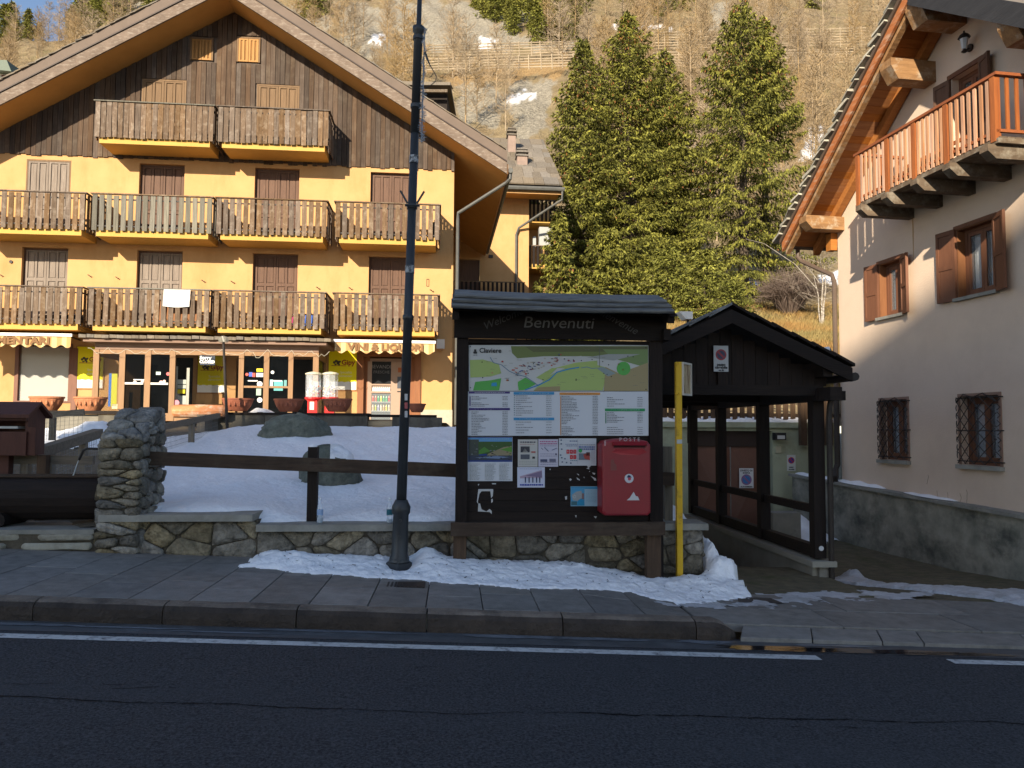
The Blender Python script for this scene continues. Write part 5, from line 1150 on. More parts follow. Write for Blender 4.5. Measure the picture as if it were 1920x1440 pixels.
# ------------------------------------------------------------------ information board
YB = 8.13
def bx(px, py=700, y=YB): return FL.uw(px, py, y)[0]
def bz(px, py, y=YB): return FL.uw(px, py, y)[1]
ib = fthing('information_board', 'roofed dark timber notice board with a village map and posters', 'notice board', FL, base=(bx(1050), YB, zs(1)+.15))
PL0, PL1, PR0, PR1 = bx(856), bx(876), bx(1217), bx(1243)
zt0 = bz(1050, 575)
obj('post', MB().box(PL0,PL1+.01,YB-.02,YB+.11,zs(PL0)+.0,zt0+.05), WDARKV, ib); obj('post', MB().box(PR0,PR1-.01,YB-.02,YB+.11,zs(PR0)+.0,zt0+.05), WDARKV, ib)
obj('foot', MB().box(bx(850,1000,YB-.1),bx(874,1000,YB-.1),YB-.13,YB-.021,zs(PL0)+.12,bz(850,985,YB-.1)), WBROWNV, ib); obj('foot', MB().box(bx(1212,1000,YB-.1),bx(1238,1000,YB-.1),YB-.13,YB-.021,zs(PR0)+.05,bz(1225,985,YB-.1)), WBROWNV, ib)
zpl, zph = bz(1050, 981), bz(1050, 640)
obj('back_board', MB().box(PL1+.011,PR0-.001,YB+.046,YB+.06,zpl,zph), WDARK, ib)
k = 0; z = zpl
while z < zph-.02:
    z1 = min(z+.118, zph); obj('board', MB().box(PL1+.011,PR0-.001,YB+.02+.001*(k % 2),YB+.045,z+.002,z1-.002), WDARK, ib); z = z1; k += 1
obj('frame_strip', MB().box(PL1+.012,PR0-.002,YB-.005,YB+.018,zph-.03,zph+.012), WDARK, ib)
zb0, zb1 = bz(1050,1004,YB-.16), bz(1050,979,YB-.16)
obj('bench_beam', MB().box(bx(845,990,YB-.16),bx(1246,990,YB-.16),YB-.19,YB-.131,zb0,zb1), WBROWN, ib)
zh0, zh1 = bz(1050,637), bz(1050,588)
obj('header_board', MB().box(PL0-.03,PR1+.03,YB-.05,YB-.022,zh0,zh1+.06), WDARK, ib)
obj('tie_beam', MB().box(PL0-.05,PR1+.05,YB-.06,YB-.051,zh0,zh0+.001), WDARK, ib)
for x0, x1 in ((PL0-.05,PL0+.02),(PR1-.03,PR1+.05)): obj('rafter', MB().bar(((x0+x1)/2,YB-.30,bz(1050,592,YB-.3)),((x0+x1)/2,YB+.5,bz(1050,592,YB-.3)+.20),.07,.12), WDARKV, ib)
obj('beam_end', MB().box(PR1-.02,PR1+.055,YB-.12,YB+.2,zh0-.0,zh0+.12), WDARK, ib)
# roof: three overlapping half-round slabs of planking
for k, (py0, py1, y0, x0p, x1p) in enumerate(((575,580,YB-.42,846,1264),(566,570,YB-.33,848,1259),(557,560,YB-.24,852,1250))):
    xa, xb = bx(x0p, 570, y0), bx(x1p, 578, y0); n = 14; top = []; g = MB()
    z0a, z1a = bz(x0p, py0+ -3, y0), bz(x1p, py0+8, y0); th = .055; dpt = .36
    vs = []; m = 8
    for i in range(n+1):
        t = i/n; xx = xa+(xb-xa)*t; zz = z0a+(z1a-z0a)*t-.008*math.sin(pi*t)*2+random.uniform(-.003,.003)
        pr = [(.012,-.022),(-.004,-.014),(-.010,.0),(-.002,.016),(.03,.022),(dpt,.13),(dpt,.09),(.04,-.022)]
        vs += [(xx, y0+a+random.uniform(-.004,.004), zz+b) for a, b in pr]
    fs = [(i*m+j, i*m+(j+1) % m, (i+1)*m+(j+1) % m, (i+1)*m+j) for i in range(n) for j in range(m)]+[tuple(range(m)), tuple(n*m+j for j in range(m-1,-1,-1))]
    obj('roof_plank', g.add(vs, fs), ROOFP, ib)
xa, xb = bx(850, 570, YB), bx(1255, 570, YB); zz = bz(1050, 560, YB)
obj('roof_deck', MB().add([(xa,YB-.35,bz(1050,583,YB-.4)-.01),(xb,YB-.35,bz(1050,583,YB-.4)-.03),(xb,YB+.35,zz+.10),(xa,YB+.35,zz+.12)], [(0,1,2,3)]), WDARK, ib)
g = MB(); obj('roof_back', MB().add([(xa,YB+.35,zz+.12),(xb,YB+.35,zz+.10),(xb,YB+.7,zz-.02),(xa,YB+.7,zz-.0)], [(0,1,2,3)]), ROOFP, ib)
CHALK = fl((.15,.14,.13), .8)
x, z = FL.uw(1047, 606, YB-.05); obj('lettering', text_mb('Benvenuti', .17, x, z, YB-.052, shear=.15, sx=1.12), CHALK, ib)
x, z = FL.uw(943, 598, YB-.05); obj('lettering', text_mb('Welcome', .115, x, z, YB-.052, shear=.3, rot=radians(24)), fl((.08,.075,.07),.8), ib)
x, z = FL.uw(1158, 602, YB-.05); obj('lettering', text_mb('Bienvenue', .115, x, z, YB-.052, shear=.3, rot=radians(-28)), fl((.08,.075,.07),.8), ib)

# printed sheets: coordinates read off the photo, laid on the sheet's own plane
class Sheet:
    def __init__(s, y, parent): s.y = y; s.par = parent; s.g = MB(); s.mats = []; s.k = 0
    def c(s, col):
        m = fl(col, .55)
        if m not in s.mats: s.mats.append(m)
        s.g.cur = s.mats.index(m); s.k += 1; return s.y-.0004*min(s.k, 12)
    def poly(s, pts, col):
        y = s.c(col); s.g.flat([FL.uw(px, py, s.y) for px, py in pts], y)
    def rect(s, x0, y0, x1, y1, col): s.poly([(x0,y1),(x1,y1),(x1,y0),(x0,y0)], col)
    def line(s, pts, w, col):
        y = s.c(col); P = [FL.uw(px, py, s.y) for px, py in pts]; w *= .0028
        for a, b in zip(P[:-1], P[1:]):
            d = Vector((b[0]-a[0], b[1]-a[1])); L = d.length
            if L < 1e-5: continue
            n = Vector((-d.y, d.x))/L*w; d = d/L*w*.7; a = Vector(a)-d; b = Vector(b)+d
            s.g.flat([(a.x+n.x,a.y+n.y),(a.x-n.x,a.y-n.y),(b.x-n.x,b.y-n.y),(b.x+n.x,b.y+n.y)], y)
    def scrib(s, x0, y0, x1, col, h=1.1, R=random):
        """a line of small illegible print"""
        x = x0
        while x < x1:
            w = R.uniform(1.2, 4.5); s.rect(x, y0-h/2, min(x+w, x1), y0+h/2, col); x += w+.8
    def done(s, name='print'): return obj(name, s.g, s.mats, s.par)
def sheet_obj(name, x0, y0, x1, y1, y, col, par=None, rough=.45):
    a = FL.uw(x0, y1, y); b = FL.uw(x1, y1, y); c_ = FL.uw(x1, y0, y); d = FL.uw(x0, y0, y)
    g = MB(); pts = [a, b, c_, d]; g.add([(x, y, z) for x, z in pts]+[(x, y+.004, z) for x, z in pts], [(0,1,2,3),(7,6,5,4),(0,4,5,1),(1,5,6,2),(2,6,7,3),(3,7,4,0)])
    return obj(name, g, fl(col, rough), par)
GRY, GR1, GR2, BRN, BLU = (.50,.51,.50), (.36,.46,.15), (.10,.38,.08), (.33,.27,.14), (.04,.24,.50)
mp_ = sheet_obj('map_panel', 879, 647, 1216, 733, YB-.001, GRY, ib); S = Sheet(YB-.0015, mp_)
S.poly([(958,649),(1215,649),(1215,672),(1100,668),(1020,668),(970,672),(960,662)], (.16,.20,.07))
S.poly([(985,650),(1215,650),(1215,659),(1000,660)], (.12,.13,.06))
S.poly([(1130,655),(1215,655),(1215,690),(1150,672)], (.18,.26,.10)); S.poly([(1140,664),(1200,664),(1150,676),(1100,670)], (.32,.34,.33))
S.poly([(881,675),(905,674),(935,682),(940,700),(920,706),(882,708)], GR1); S.poly([(891,716),(920,713),(940,709),(936,732),(887,732)], GR2)
S.poly([(1060,690),(1115,683),(1140,690),(1130,732),(1000,732),(1030,704)], GR1); S.poly([(1040,690),(1080,680),(1120,676),(1120,684),(1070,690)], GR1)
S.poly([(971,716),(985,708),(1005,720),(985,731),(971,732)], GR2); S.poly([(1005,708),(1035,690),(1045,690),(1020,714)], GR1)
S.poly([(1135,688),(1160,700),(1215,680),(1215,733),(1132,733)], BRN); S.poly([(1010,726),(1050,724),(1050,733),(1000,733)], BRN)
S.poly([(1163+13*cos(t)+6, 691+13*sin(t)) for t in np.linspace(0, 2*pi, 15)[:-1]], GR2)
S.poly([(1118,690),(1130,688),(1155,700),(1140,706)], (.24,.30,.30)); S.line([(1124,650),(1124,688)], .9, (.10,.11,.10))
S.line([(919,670),(925,680),(940,684),(955,696),(968,702),(985,706),(1000,716),(1008,722)], 1.2, (.10,.20,.30))
S.line([(985,731),(1010,722),(1030,712),(1044,698),(1066,692),(1085,689)], 2.2, BLU); S.line([(1090,690),(1100,688),(1110,691),(1118,690)], 1.4, (.16,.26,.34))
S.line([(940,709),(967,702),(1010,687),(1050,672),(1090,668)], 1.2, (.55,.55,.54)); S.line([(967,702),(972,732)], 1, (.5,.5,.48)); S.poly([(922,718),(931,717),(932,724),(921,724)], (.04,.28,.50))
R = random.Random(4)
for i in range(60):
    px = R.uniform(960, 1052); py = 700-(px-960)*.27+R.uniform(-12, 6); c_ = R.choice([(.42,.06,.04),(.42,.06,.04),(.05,.07,.25),(.03,.03,.04),(.40,.36,.28),(.40,.36,.28)]); w, h = R.uniform(1.2, 3), R.uniform(1, 2.2); a = R.uniform(-.6, .2)
    S.poly([(px-w, py-h*.5+a), (px+w, py-h*.5-a), (px+w, py+h*.5-a), (px-w, py+h*.5+a)], c_)
for px, py in ((904,679),(905,708),(953,713),(990,700),(1048,667),(1058,673),(1075,675),(1090,676),(1110,674),(1130,678),(1141,684),(1132,700),(1138,702),(1146,706),(1177,668),(1187,669),(1080,711),(882,650),(882,727),(1080,713),(1211,652),(1211,730),(1018,712),(1000,682)): S.poly([(px+1.2*cos(t), py+1.2*sin(t)) for t in np.linspace(0,2*pi,7)[:-1]], (.02,.02,.02))
for px, py, c_ in ((1160,683,(.25,.08,.02)),(1168,693,(.45,.16,.05)),(923,699,(.45,.30,.14)),(951,713,(.40,.12,.04)),(986,701,(.45,.05,.04)),(942,678,(.40,.06,.05)),(1066,676,(.30,.06,.10)),(1076,677,(.30,.06,.10))): S.poly([(px+2.2*cos(t), py+1.8*sin(t)) for t in np.linspace(0,2*pi,7)[:-1]], c_)
for i in range(40): px = R.uniform(900,1205); S.scrib(px, R.uniform(655,728), px+R.uniform(4,11), (.16,.17,.14), .6, R)
S.done()
x, z = FL.uw(919.5, 657.5, YB-.008); obj('lettering', text_mb('Claviere', .070, x, z, YB-.009, ext=.0005, bold=.0012), fl((.015,.015,.015)), mp_)
S = Sheet(YB-.008, mp_)
S.poly([(889,655),(893,655),(893,659),(895,660),(894,663),(888,663),(887,660),(889,659)], (.03,.03,.03)); S.scrib(887,666,895,(.1,.1,.1),.8); S.done('crest')
ls = sheet_obj('directory_panel', 877, 734, 1216, 817, YB-.001, (.56,.585,.62), ib); S = Sheet(YB-.0015, ls)
TX = (.12,.13,.15)
for x0, y0, x1, y1, c_ in ((879,734.5,956,738,(.05,.03,.16)),(879,765,956,769,(.05,.03,.16)),(963,735,1039,740,(.05,.26,.48)),(963,783,1039,788,(.05,.26,.48)),(1049,736,1125,740.5,(.62,.27,.07)),(1134,766,1209,771,(.03,.28,.10))): S.rect(x0,y0,x1,y1,c_); S.scrib(x0+ (x1-x0)*.14,(y0+y1)/2,x1-(x1-x0)*.12,(.55,.57,.6),.8)
for x0, xr, ys_ in ((884,942,list(range(743,763,3))+list(range(772,815,3))),(967,1024,list(range(742,782,4))+list(range(791,815,5))),(1053,1111,list(range(743,816,3))),(1138,1195,list(range(745,764,4))+list(range(773,794,3))+list(range(801,814,4)))):
    for y_ in ys_:
        if R.random() < .06: continue
        S.scrib(x0, y_+.4, x0+R.uniform(9, 34), TX, 1.0, R); S.scrib(xr, y_+.4, xr+10, TX, .9, R)
S.rect(880.5,743,882.2,761,(.05,.03,.16)); S.rect(1050.5,743,1052,816,(.55,.25,.08)); S.rect(1135,773,1136.5,794,(.02,.20,.08))
for y_ in range(742,782,4): S.rect(963.5,y_-.8,965.2,y_+.8,(.02,.12,.14))
S.done()
def poster(x0, y0, x1, y1, y=YB+.016, col=(.55,.57,.60), name='poster'): p = sheet_obj(name, x0, y0, x1, y1, y, col, ib); return p, Sheet(y-.001, p)
p, S = poster(877, 819, 961, 902)
S.rect(877.5,819.5,960.5,866,(.02,.05,.22)); S.rect(878,821,960,830,(.12,.30,.52)); S.poly([(878,824),(898,824),(898,863),(878,863)], (.06,.07,.06)); S.poly([(897,828),(960,828),(960,846),(925,850),(897,852)], (.05,.10,.03)); S.poly([(898,845),(908,838),(920,846),(898,852)], (.08,.22,.04)); S.poly([(915,851),(945,838),(960,836),(960,854),(912,855)], (.26,.22,.13)); S.poly([(938,843),(960,837),(960,848)], (.10,.26,.04))
S.rect(878,854,960,863,(.04,.05,.08)); S.poly([(890,858),(930,855),(955,857),(935,860)], (.16,.22,.34)); S.scrib(905,823,955,(.35,.45,.55),.8,R)
for i in range(36): px, py = R.uniform(880,958), R.uniform(830,862); S.rect(px,py,px+R.uniform(1,4),py+R.uniform(.8,2.2),R.choice([(.03,.05,.02),(.10,.16,.05),(.18,.2,.2),(.02,.02,.03)]))
for y_ in np.arange(870,900,2.4):
    for x_ in (881,909,936): S.scrib(x_, y_, x_+R.uniform(12,22), (.22,.24,.24), .8, R)
S.done()
p, S = poster(971, 824, 1008, 875, col=(.50,.49,.45))
S.scrib(975,829,1005,(.08,.08,.10),2.4,R); S.scrib(975,833,1003,(.35,.12,.10),.8,R); S.rect(976,837,993,848,(.05,.05,.06)); S.poly([(979,848),(984,840),(990,848)], (.45,.45,.43)); S.rect(976,852,993,861,(.09,.10,.12)); S.rect(996,843,1004,846,(.5,.5,.48)); S.rect(996,846,1004,849,(.40,.12,.10)); S.rect(998,856,1003,860,(.04,.04,.04))
for y_ in (865,868,871): S.scrib(973,y_,1006,(.3,.31,.30),.8,R)
S.done()
p, S = poster(1009.5, 823.5, 1046.5, 875, col=(.52,.50,.58))
for y_ in (828,832): S.scrib(1012,y_,1045,(.42,.10,.22),1.8,R)
for y_ in (836,851,855,867,871): S.scrib(1013,y_,1044,(.20,.20,.30),.9,R)
S.rect(1013,861,1026,866,(.07,.08,.14)); S.rect(1030,860,1042,866,(.14,.14,.20)); S.line([(1015,840),(1018,843)],1,(.08,.09,.16)); S.line([(1021,839),(1028,846)],1.6,(.12,.14,.22)); S.line([(1035,844),(1044,840)],1.2,(.12,.14,.22)); S.rect(1041,850,1044,853,(.05,.05,.1)); S.done()
p, S = poster(1048, 822, 1118, 873, col=(.52,.54,.56))
S.scrib(1068,827,1083,(.08,.12,.25),1.8,R); S.scrib(1060,833,1083,(.16,.20,.32),1.2,R); S.scrib(1062,836,1083,(.16,.20,.32),1.2,R); S.scrib(1085,834,1116,(.2,.22,.26),1.2,R); S.scrib(1085,838,1115,(.05,.10,.30),2.2,R); S.scrib(1085,842,1115,(.05,.10,.30),2.2,R); S.line([(1083,824),(1083,870)],.5,(.3,.32,.34))
for a, b in ((1062,843),(1068.5,843),(1075,843),(1068.5,853),(1075,853)): S.rect(a,b,a+5.4,b+7.6,(.55,.04,.05)); S.rect(a+1.8,b+2,a+3.5,b+5,(.6,.5,.5))
S.poly([(1088+3.6*cos(t),845+3.8*sin(t)) for t in np.linspace(0,2*pi,11)[:-1]],(.03,.33,.08)); S.rect(1085,850,1105,862,(.14,.18,.22)); S.poly([(1093,852),(1105,848),(1106,863),(1096,860)],(.45,.09,.07)); S.rect(1099,848,1106,855,(.05,.06,.08))
for px, py in ((1052,825),(1052,832),(1053,842),(1051,853),(1053,858),(1059,860),(1054,866),(1062,867),(1070,868)): S.rect(px-1.2,py-1,px+1.6,py+1.4,(.06,.09,.16))
for y_ in np.arange(844,870,2.2): S.scrib(1108,y_,1115,(.35,.37,.4),.7,R)
S.scrib(1069,863.5,1082,(.06,.2,.25),1.2,R); S.done()
p, S = poster(970, 876, 1021.5, 914, col=(.55,.57,.68))
S.poly([(975,893),(996,887),(1016,881),(1017,897),(1000,896),(975,897)],(.40,.30,.38)); S.poly([(985,892),(1016,883),(1016,895),(995,893)],(.20,.15,.24)); S.scrib(974,879,1017,(.30,.32,.42),1,R); S.scrib(975,909,1018,(.02,.04,.30),2.8,R)
for a in (985,992,999,1006,1012): S.poly([(a-1.2,896),(a+1.2,896),(a+.9,905),(a-.9,905)],(.03,.04,.10)); S.rect(a-.8,894,a+.8,896,(.03,.04,.1))
S.done()
p, S = poster(1070, 912, 1121.5, 949, col=(.30,.46,.55))
S.rect(1070.5,912.5,1121,917,(.05,.26,.44)); S.poly([(1070.5,915),(1096,915),(1096,948),(1070.5,948)],(.07,.30,.50)); S.poly([(1072,928),(1080,922),(1090,920),(1094,936),(1085,940),(1074,938)],(.30,.33,.33)); S.poly([(1084,938),(1094,932),(1096,948),(1082,948)],(.02,.24,.42)); S.poly([(1071,940),(1082,940),(1082,947),(1071,947)],(.05,.14,.16)); S.line([(1077,928),(1080,930),(1078,934),(1074,932),(1077,928)],.7,(.5,.52,.5)); S.rect(1091,925,1095,936,(.22,.13,.12))
for y_ in np.arange(920,943,2.6): S.scrib(1099,y_,1118,(.22,.36,.44),.7,R)
S.done()
# torn paper left on the boards
S = Sheet(YB+.018, ib); TP = (.50,.50,.49)
for pl in (((897,917),(925,917),(924,921),(903,921),(899,926),(896,940),(897,945),(894,941)),((919,919),(925,919),(924,930),(921,934),(920,926)),((921,936),(924,935),(924,941),(921,943)),((897,944),(900,944),(903,955),(912,959),(918,954),(922,958),(922,964),(918,960),(896,959)),((896,908),(899,907),(897,911)),((922,906),(930,906),(930,908),(923,908)),((1067,898),(1070,897),(1072,899),(1069,902)),((1081,895),(1087,899),(1087,901),(1082,899)),((1081,888),(1085,889),(1086,892)),((1094,894),(1096,894),(1095,897)),((1099,878),(1104,876),(1105,880),(1102,879)),((1107,892),(1117,897),(1118,901),(1114,901),(1113,898)),((1110,886),(1116,887),(1115,890),(1112,889)),((1059,931),(1063,930),(1063,936),(1060,937)),((1078,966),(1081,966),(1080,971)),((1113,968),(1119,968),(1117,972)),((1100,873),(1108,873),(1104,877)),((1030,879),(1033,879),(1031,882)),((1104,884),(1106,883),(1106,885))):
    S.poly(list(pl)[::-1], TP)
S.done('torn_paper')

# ------------------------------------------------------------------ letter box on the board
yp = YB-.25; xl0, zt_ = FL.uw(1129, 822, yp); xr0, zbm = FL.uw(1221, 967, yp)
pb = fthing('letter_box', 'red wall letter box lettered POSTE fixed to the right side of the notice board', 'letter box', FL, base=((xl0+xr0)/2, YB, zbm))
W = xr0-xl0; H = zt_-zbm; n = 16
def pbp(x): # arched top
    t = (x-xl0)/W; return zt_-.035*(2*t-1)**2-(.03*max(0, abs(2*t-1)-.9)/.1)**1
prof = [(xl0, zbm+.03), (xl0+.03, zbm)]+[(xr0-.03, zbm), (xr0, zbm+.03)]+[(xr0-W*i/n, pbp(xr0-W*i/n)) for i in range(0, n+1)]
def ins(p, k): cx, cz = xl0+W/2, zbm+H/2; return [(cx+(x-cx)*(1-k/(W/2)), cz+(z-cz)*(1-k/(H/2))) for x, z in p]
vs = []; q = len(prof)
for y, k in ((YB+.018, 0), (yp+.03, 0), (yp+.008, .006), (yp, .022)): vs += [(x, y, z) for x, z in ins(prof, k)]
fs = [(r*q+i, r*q+(i+1) % q, (r+1)*q+(i+1) % q, (r+1)*q+i) for r in range(3) for i in range(q)]+[tuple(range(3*q, 4*q))]
obj('body', MB().add(vs, fs), RED, pb)
def pw_(px, py): return FL.uw(px, py, yp)
a = pw_(1147, 833); b = pw_(1212, 833); c_ = pw_(1206, 838); d = pw_(1152, 838)
# slot: a hood above a dark mouth and a sloping lip below
obj('slot_mouth', MB().prism([pw_(1150,839), pw_(1210,839), pw_(1208,832), pw_(1153,832)], yp-.004, yp-.001), fl((.035,.003,.004), .6), pb)
hx0, hz0 = pw_(1147, 830); hx1, _ = pw_(1213, 830); _, hz1 = pw_(1180, 834)
obj('slot_hood', MB().add([(hx0,yp-.001,hz0+.01),(hx1,yp-.001,hz0+.01),(hx1-.02,yp-.045,hz1-.004),(hx0+.02,yp-.045,hz1-.004),(hx0,yp-.001,hz1-.012),(hx1,yp-.001,hz1-.012)], [(0,3,2,1),(3,4,5,2),(0,4,3),(1,2,5)]), RED, pb)
P_ = [pw_(*p) for p in ((1155,841),(1206,841),(1214,848),(1198,853),(1165,853),(1147,848))]
cx, cz = pw_(1180, 847); m = MB(); m.add([(x, yp-.001, z) for x, z in P_]+[(P_[0][0]+.01, yp-.022, P_[0][1]-.003), (P_[1][0]-.01, yp-.022, P_[1][1]-.003)], [(0,6,7,1),(6,5,4,3,2,7),(0,5,6),(1,7,2)]); obj('slot_lip', m, mt('faded_red_paint', (.42,.05,.055), (.36,.04,.045), (4,4,4), .45, .05, 60, var=0), pb)
x, z = pw_(1180.5, 824.2); obj('lettering', text_mb('P O S T E', .052, x, z, yp-.002, sx=1.05, ext=.001), fl((.50,.42,.42)), pb)
x, z = pw_(1179.5, 897); so_ = obj('sticker', MB().tube([(x,yp,z),(x,yp-.002,z)], .047, 18), fl((.55,.56,.58)), pb)
obj('sticker_print', MB().tube([(x+.003,yp-.002,z-.004),(x+.003,yp-.003,z-.004)], .018, 9), fl((.5,.06,.10)), so_); obj('sticker_print', MB().flat([(x-.025,z+.01),(x-.01,z+.035),(x+.012,z+.03),(x+.028,z+.006),(x+.008,z+.012),(x-.005,z+.008)][::-1], yp-.0035), fl((.02,.03,.08)), so_)
g = MB(); g.flat([pw_(*p) for p in ((1175,938),(1199,938),(1196,931),(1192,930),(1188,922),(1184,928),(1181,933))], yp-.0015); obj('torn_sticker', g, fl((.55,.55,.54)), pb)
g = MB(); g.flat([pw_(*p) for p in ((1145,882),(1156,882),(1156,872),(1152,868),(1151,861),(1145,862))], yp-.0015); obj('sticker_residue', g, fl((.20,.06,.05)), pb)
g = MB(); g.flat([pw_(*p) for p in ((1133,836),(1136,836),(1136,826),(1133,826))], yp-.0015); obj('label', g, fl((.45,.25,.25)), pb)

# ------------------------------------------------------------------ yellow bus stop pole
x, _ = FL.uw(1274, 1050, 8.3); yz = zs(x)+.12; yq = 8.22
x = FL.uw(1274, 1050, yq)[0]; zt_ = FL.uw(1274, 679, yq)[1]
bs = fthing('bus_stop_pole', 'yellow metal bus stop pole with a worn sign turned away to the right', 'sign post', FL, base=(x, yq, yz))
obj('post', MB().box(x-.032,x+.03,yq-.03,yq+.03,yz-.02,zt_), YELP, bs)
a = radians(52); e_ = Vector((cos(a), sin(a), 0)); z0, z1 = FL.uw(1285, 741, yq)[1], zt_+.0; w = .26
def sgn_(u, v, z): p = Vector((x+.032, yq-.02, 0))+e_*u+Vector((sin(a), -cos(a), 0))*v; return (p.x, p.y, z)
def sbox(m, u0, u1, v0, v1, za, zb): return m.add([sgn_(u,v,z) for z in (za,zb) for u, v in ((u0,v0),(u1,v0),(u1,v1),(u0,v1))], [(0,3,2,1),(4,5,6,7),(0,1,5,4),(1,2,6,5),(2,3,7,6),(3,0,4,7)])
obj('sign_frame', sbox(sbox(sbox(sbox(MB(),0,w,-.02,.02,z1-.02,z1),0,w,-.02,.02,z0,z0+.02),w-.015,w,-.02,.02,z0+.02,z1-.02),0,.015,-.02,.02,z0+.02,z1-.02), fl((.62,.58,.50)), bs)
obj('sign_face', sbox(MB(),.016,w-.016,-.005,.005,z0+.021,z1-.021), mt('peeling_sign', (.62,.52,.33), (.22,.11,.05), (50,50,5), .7, .5, 40, var=0, contrast=.12), bs)
obj('bracket', sbox(sbox(MB(),-.06,w*.5,-.045,-.021,z1-.03,z1-.005),-.06,w*.5,-.045,-.021,z0+.005,z0+.03), YELP, bs)
zz = FL.uw(1274, 828, yq)[1]; obj('label', MB().box(x-.03,x+.028,yq-.033,yq-.0305,zz-.022,zz+.022), fl((.45,.47,.45)), bs)

# ================================================================== covered stair on the right (frame FL)
SY = 9.0
sh = fthing('stair_shelter', 'black brown timber gable roof shelter over a descending stair with open railed side', 'shelter', FL, base=((XS0+XS1)/2, SY, -.1))
py_ = [atx(px, 900, XS1)[0] for px in (1534, 1432, 1353, 1300)]; py_[0] = SY
zb_ = .06
def wy(px, py, Y): return FL.uw(px, py, Y)
zbeam = FL.uw(1450, 742, SY-.1)[1]; ztie0 = FL.uw(1400, 741, SY-.12)[1]; ztie1 = FL.uw(1400, 722, SY-.12)[1]
for i, y in enumerate(py_):
    obj('post', MB().box(XS1-.075,XS1+.065,y-.07,y+.07,zb_+.02,zbeam+.05), WDARKV, sh)
    obj('post', MB().box(XS0-.07,XS0+.07,y-.07,y+.07,zb_-.2,zbeam+.05), WDARKV, sh)
ym, zm = atx(1525, 948, XS1)
for X in (XS1, XS0):
    obj('mid_rail', MB().box(X-.03,X+.03,py_[0]+.07,py_[-1],.60,.70), WDARK, sh); obj('bottom_beam', MB().box(X-.05,X+.06,py_[0]+.07,py_[-1],zb_+.02,zb_+.16), WDARK, sh); obj('top_beam', MB().box(X-.07,X+.07,py_[0]-.5,py_[-1]+.3,zbeam-.06,zbeam+.09), WDARK, sh)
YE = py_[-1]+.1
lw2 = obj('side_wall', MB().box(XS1-.10,XS1+.08,SY-.05,YE,-4.2,zb_-.07), mt('shelter_concrete', (.34,.32,.26), (.25,.235,.19), (2,2,2), .9, .3, 40, var=0, dirt=(.14,.13,.10), dscale=1.1, damt=.6), sh)
obj('side_wall', MB().box(XS0-.10,XS0+.08,SY-.05,YE,-4.2,zb_-.07), CONCP, sh); obj('back_wall', MB().box(XS0+.08,XS1-.10,YE-.1,YE,-4.2,zb_-.3), CONCP, sh)
y = SY-.16
while y < YE:
    y1 = min(y+1.35, YE); obj('coping_slab', MB().box(XS1-.15,XS1+.15,y+.003,y1-.003,zb_-.068,zb_+.0), CONCP, sh); y = y1
obj('end_pier', MB().box(XS1-.04,XS1+.12,SY-.10,SY-.051,-.3,zb_-.07), CONC, sh)
g = MB()
for i in range(9): g.box(XS0+.085,XS1-.105,9.6+i*.33,9.93+i*.33+.02,-.32-i*.17-.17,-.32-i*.17)
obj('stair', g, CONC, sh)
# gable roof
ax, az = FL.uw(1371, 581, SY-.35); exr, ezr = FL.uw(1596, 690, SY-.35); sl3 = (az-ezr)/(exr-ax); exl = ax-(exr-ax)
def sz(x): return az-sl3*abs(x-ax)
Y0, Y1 = SY-.35, YE+.3
for a, b in ((ax, exr), (exl, ax)):
    def P(d0, d1, y0, y1, nm, m, a=a, b=b): return obj(nm, MB().prism([(a,sz(a)+d0),(b,sz(b)+d0),(b,sz(b)+d1),(a,sz(a)+d1)], y0, y1), m, sh)
    P(-.16, 0, Y0-.03, Y0+.02, 'barge_board', WDARK); P(-.03, .02, Y0+.03, Y1, 'roof_deck', WDARK)
    k = 0
    for r_ in range(6):
        t0, t1 = r_/6, (r_+1.15)/6; xa, xb = (ax+(exr-ax)*t0, ax+(exr-ax)*min(t1, 1.02)) if b > ax else (ax-(ax-exl)*t0, ax-(ax-exl)*min(t1, 1.02))
        obj('roof_plank', MB().add([(xa,Y0-.04,sz(xa)+.055),(xb,Y0-.04,sz(xb)+.03),(xb,Y1,sz(xb)+.03),(xa,Y1,sz(xa)+.055),(xa,Y0-.04,sz(xa)+.085),(xb,Y0-.04,sz(xb)+.065),(xb,Y1,sz(xb)+.065),(xa,Y1,sz(xa)+.085)], [(0,3,2,1),(4,5,6,7),(0,1,5,4),(1,2,6,5),(2,3,7,6),(3,0,4,7)]), ROOFP if b <= ax else WDARK, sh)
obj('tie_beam', MB().box(exl+.18,exr-.25,SY-.17,SY-.07,ztie0,ztie1), WDARK, sh)
x = exl+.22
while x < exr-.3:
    x1 = x+.145; zt2 = min(sz(x), sz(x1))-.15
    if zt2 > ztie1+.02: obj('gable_board', MB().box(x+.003,x1-.003,SY-.10,SY-.075,ztie1-.0,zt2), WDARKV, sh)
    x = x1
for X in (XS1, XS0):
    obj('purlin', MB().box(X-.06,X+.05,Y0+.03,Y1,sz(X)-.22,sz(X)-.04), WDARK, sh)
    obj('eave_beam', MB().box(X-.09,X+.27,SY-.20,SY-.08,zbeam-.05,zbeam+.06) if X == XS1 else MB().box(X-.27,X+.09,SY-.20,SY-.08,zbeam-.05,zbeam+.06), WDARK, sh)
for y in py_[1:]: obj('cross_beam', MB().box(XS0,XS1,y-.05,y+.05,zbeam-.02,zbeam+.08), WDARK, sh)
obj('king_post', MB().box(ax-.09,ax+.03,SY-.145,SY-.105,ztie1,ztie1+.28), WDARKV, sh)
obj('gutter', MB().tube([(exr+.05,Y0,sz(exr)-.1),(exr+.05,Y1,sz(exr)-.1)], .05, 8), METAL, sh)
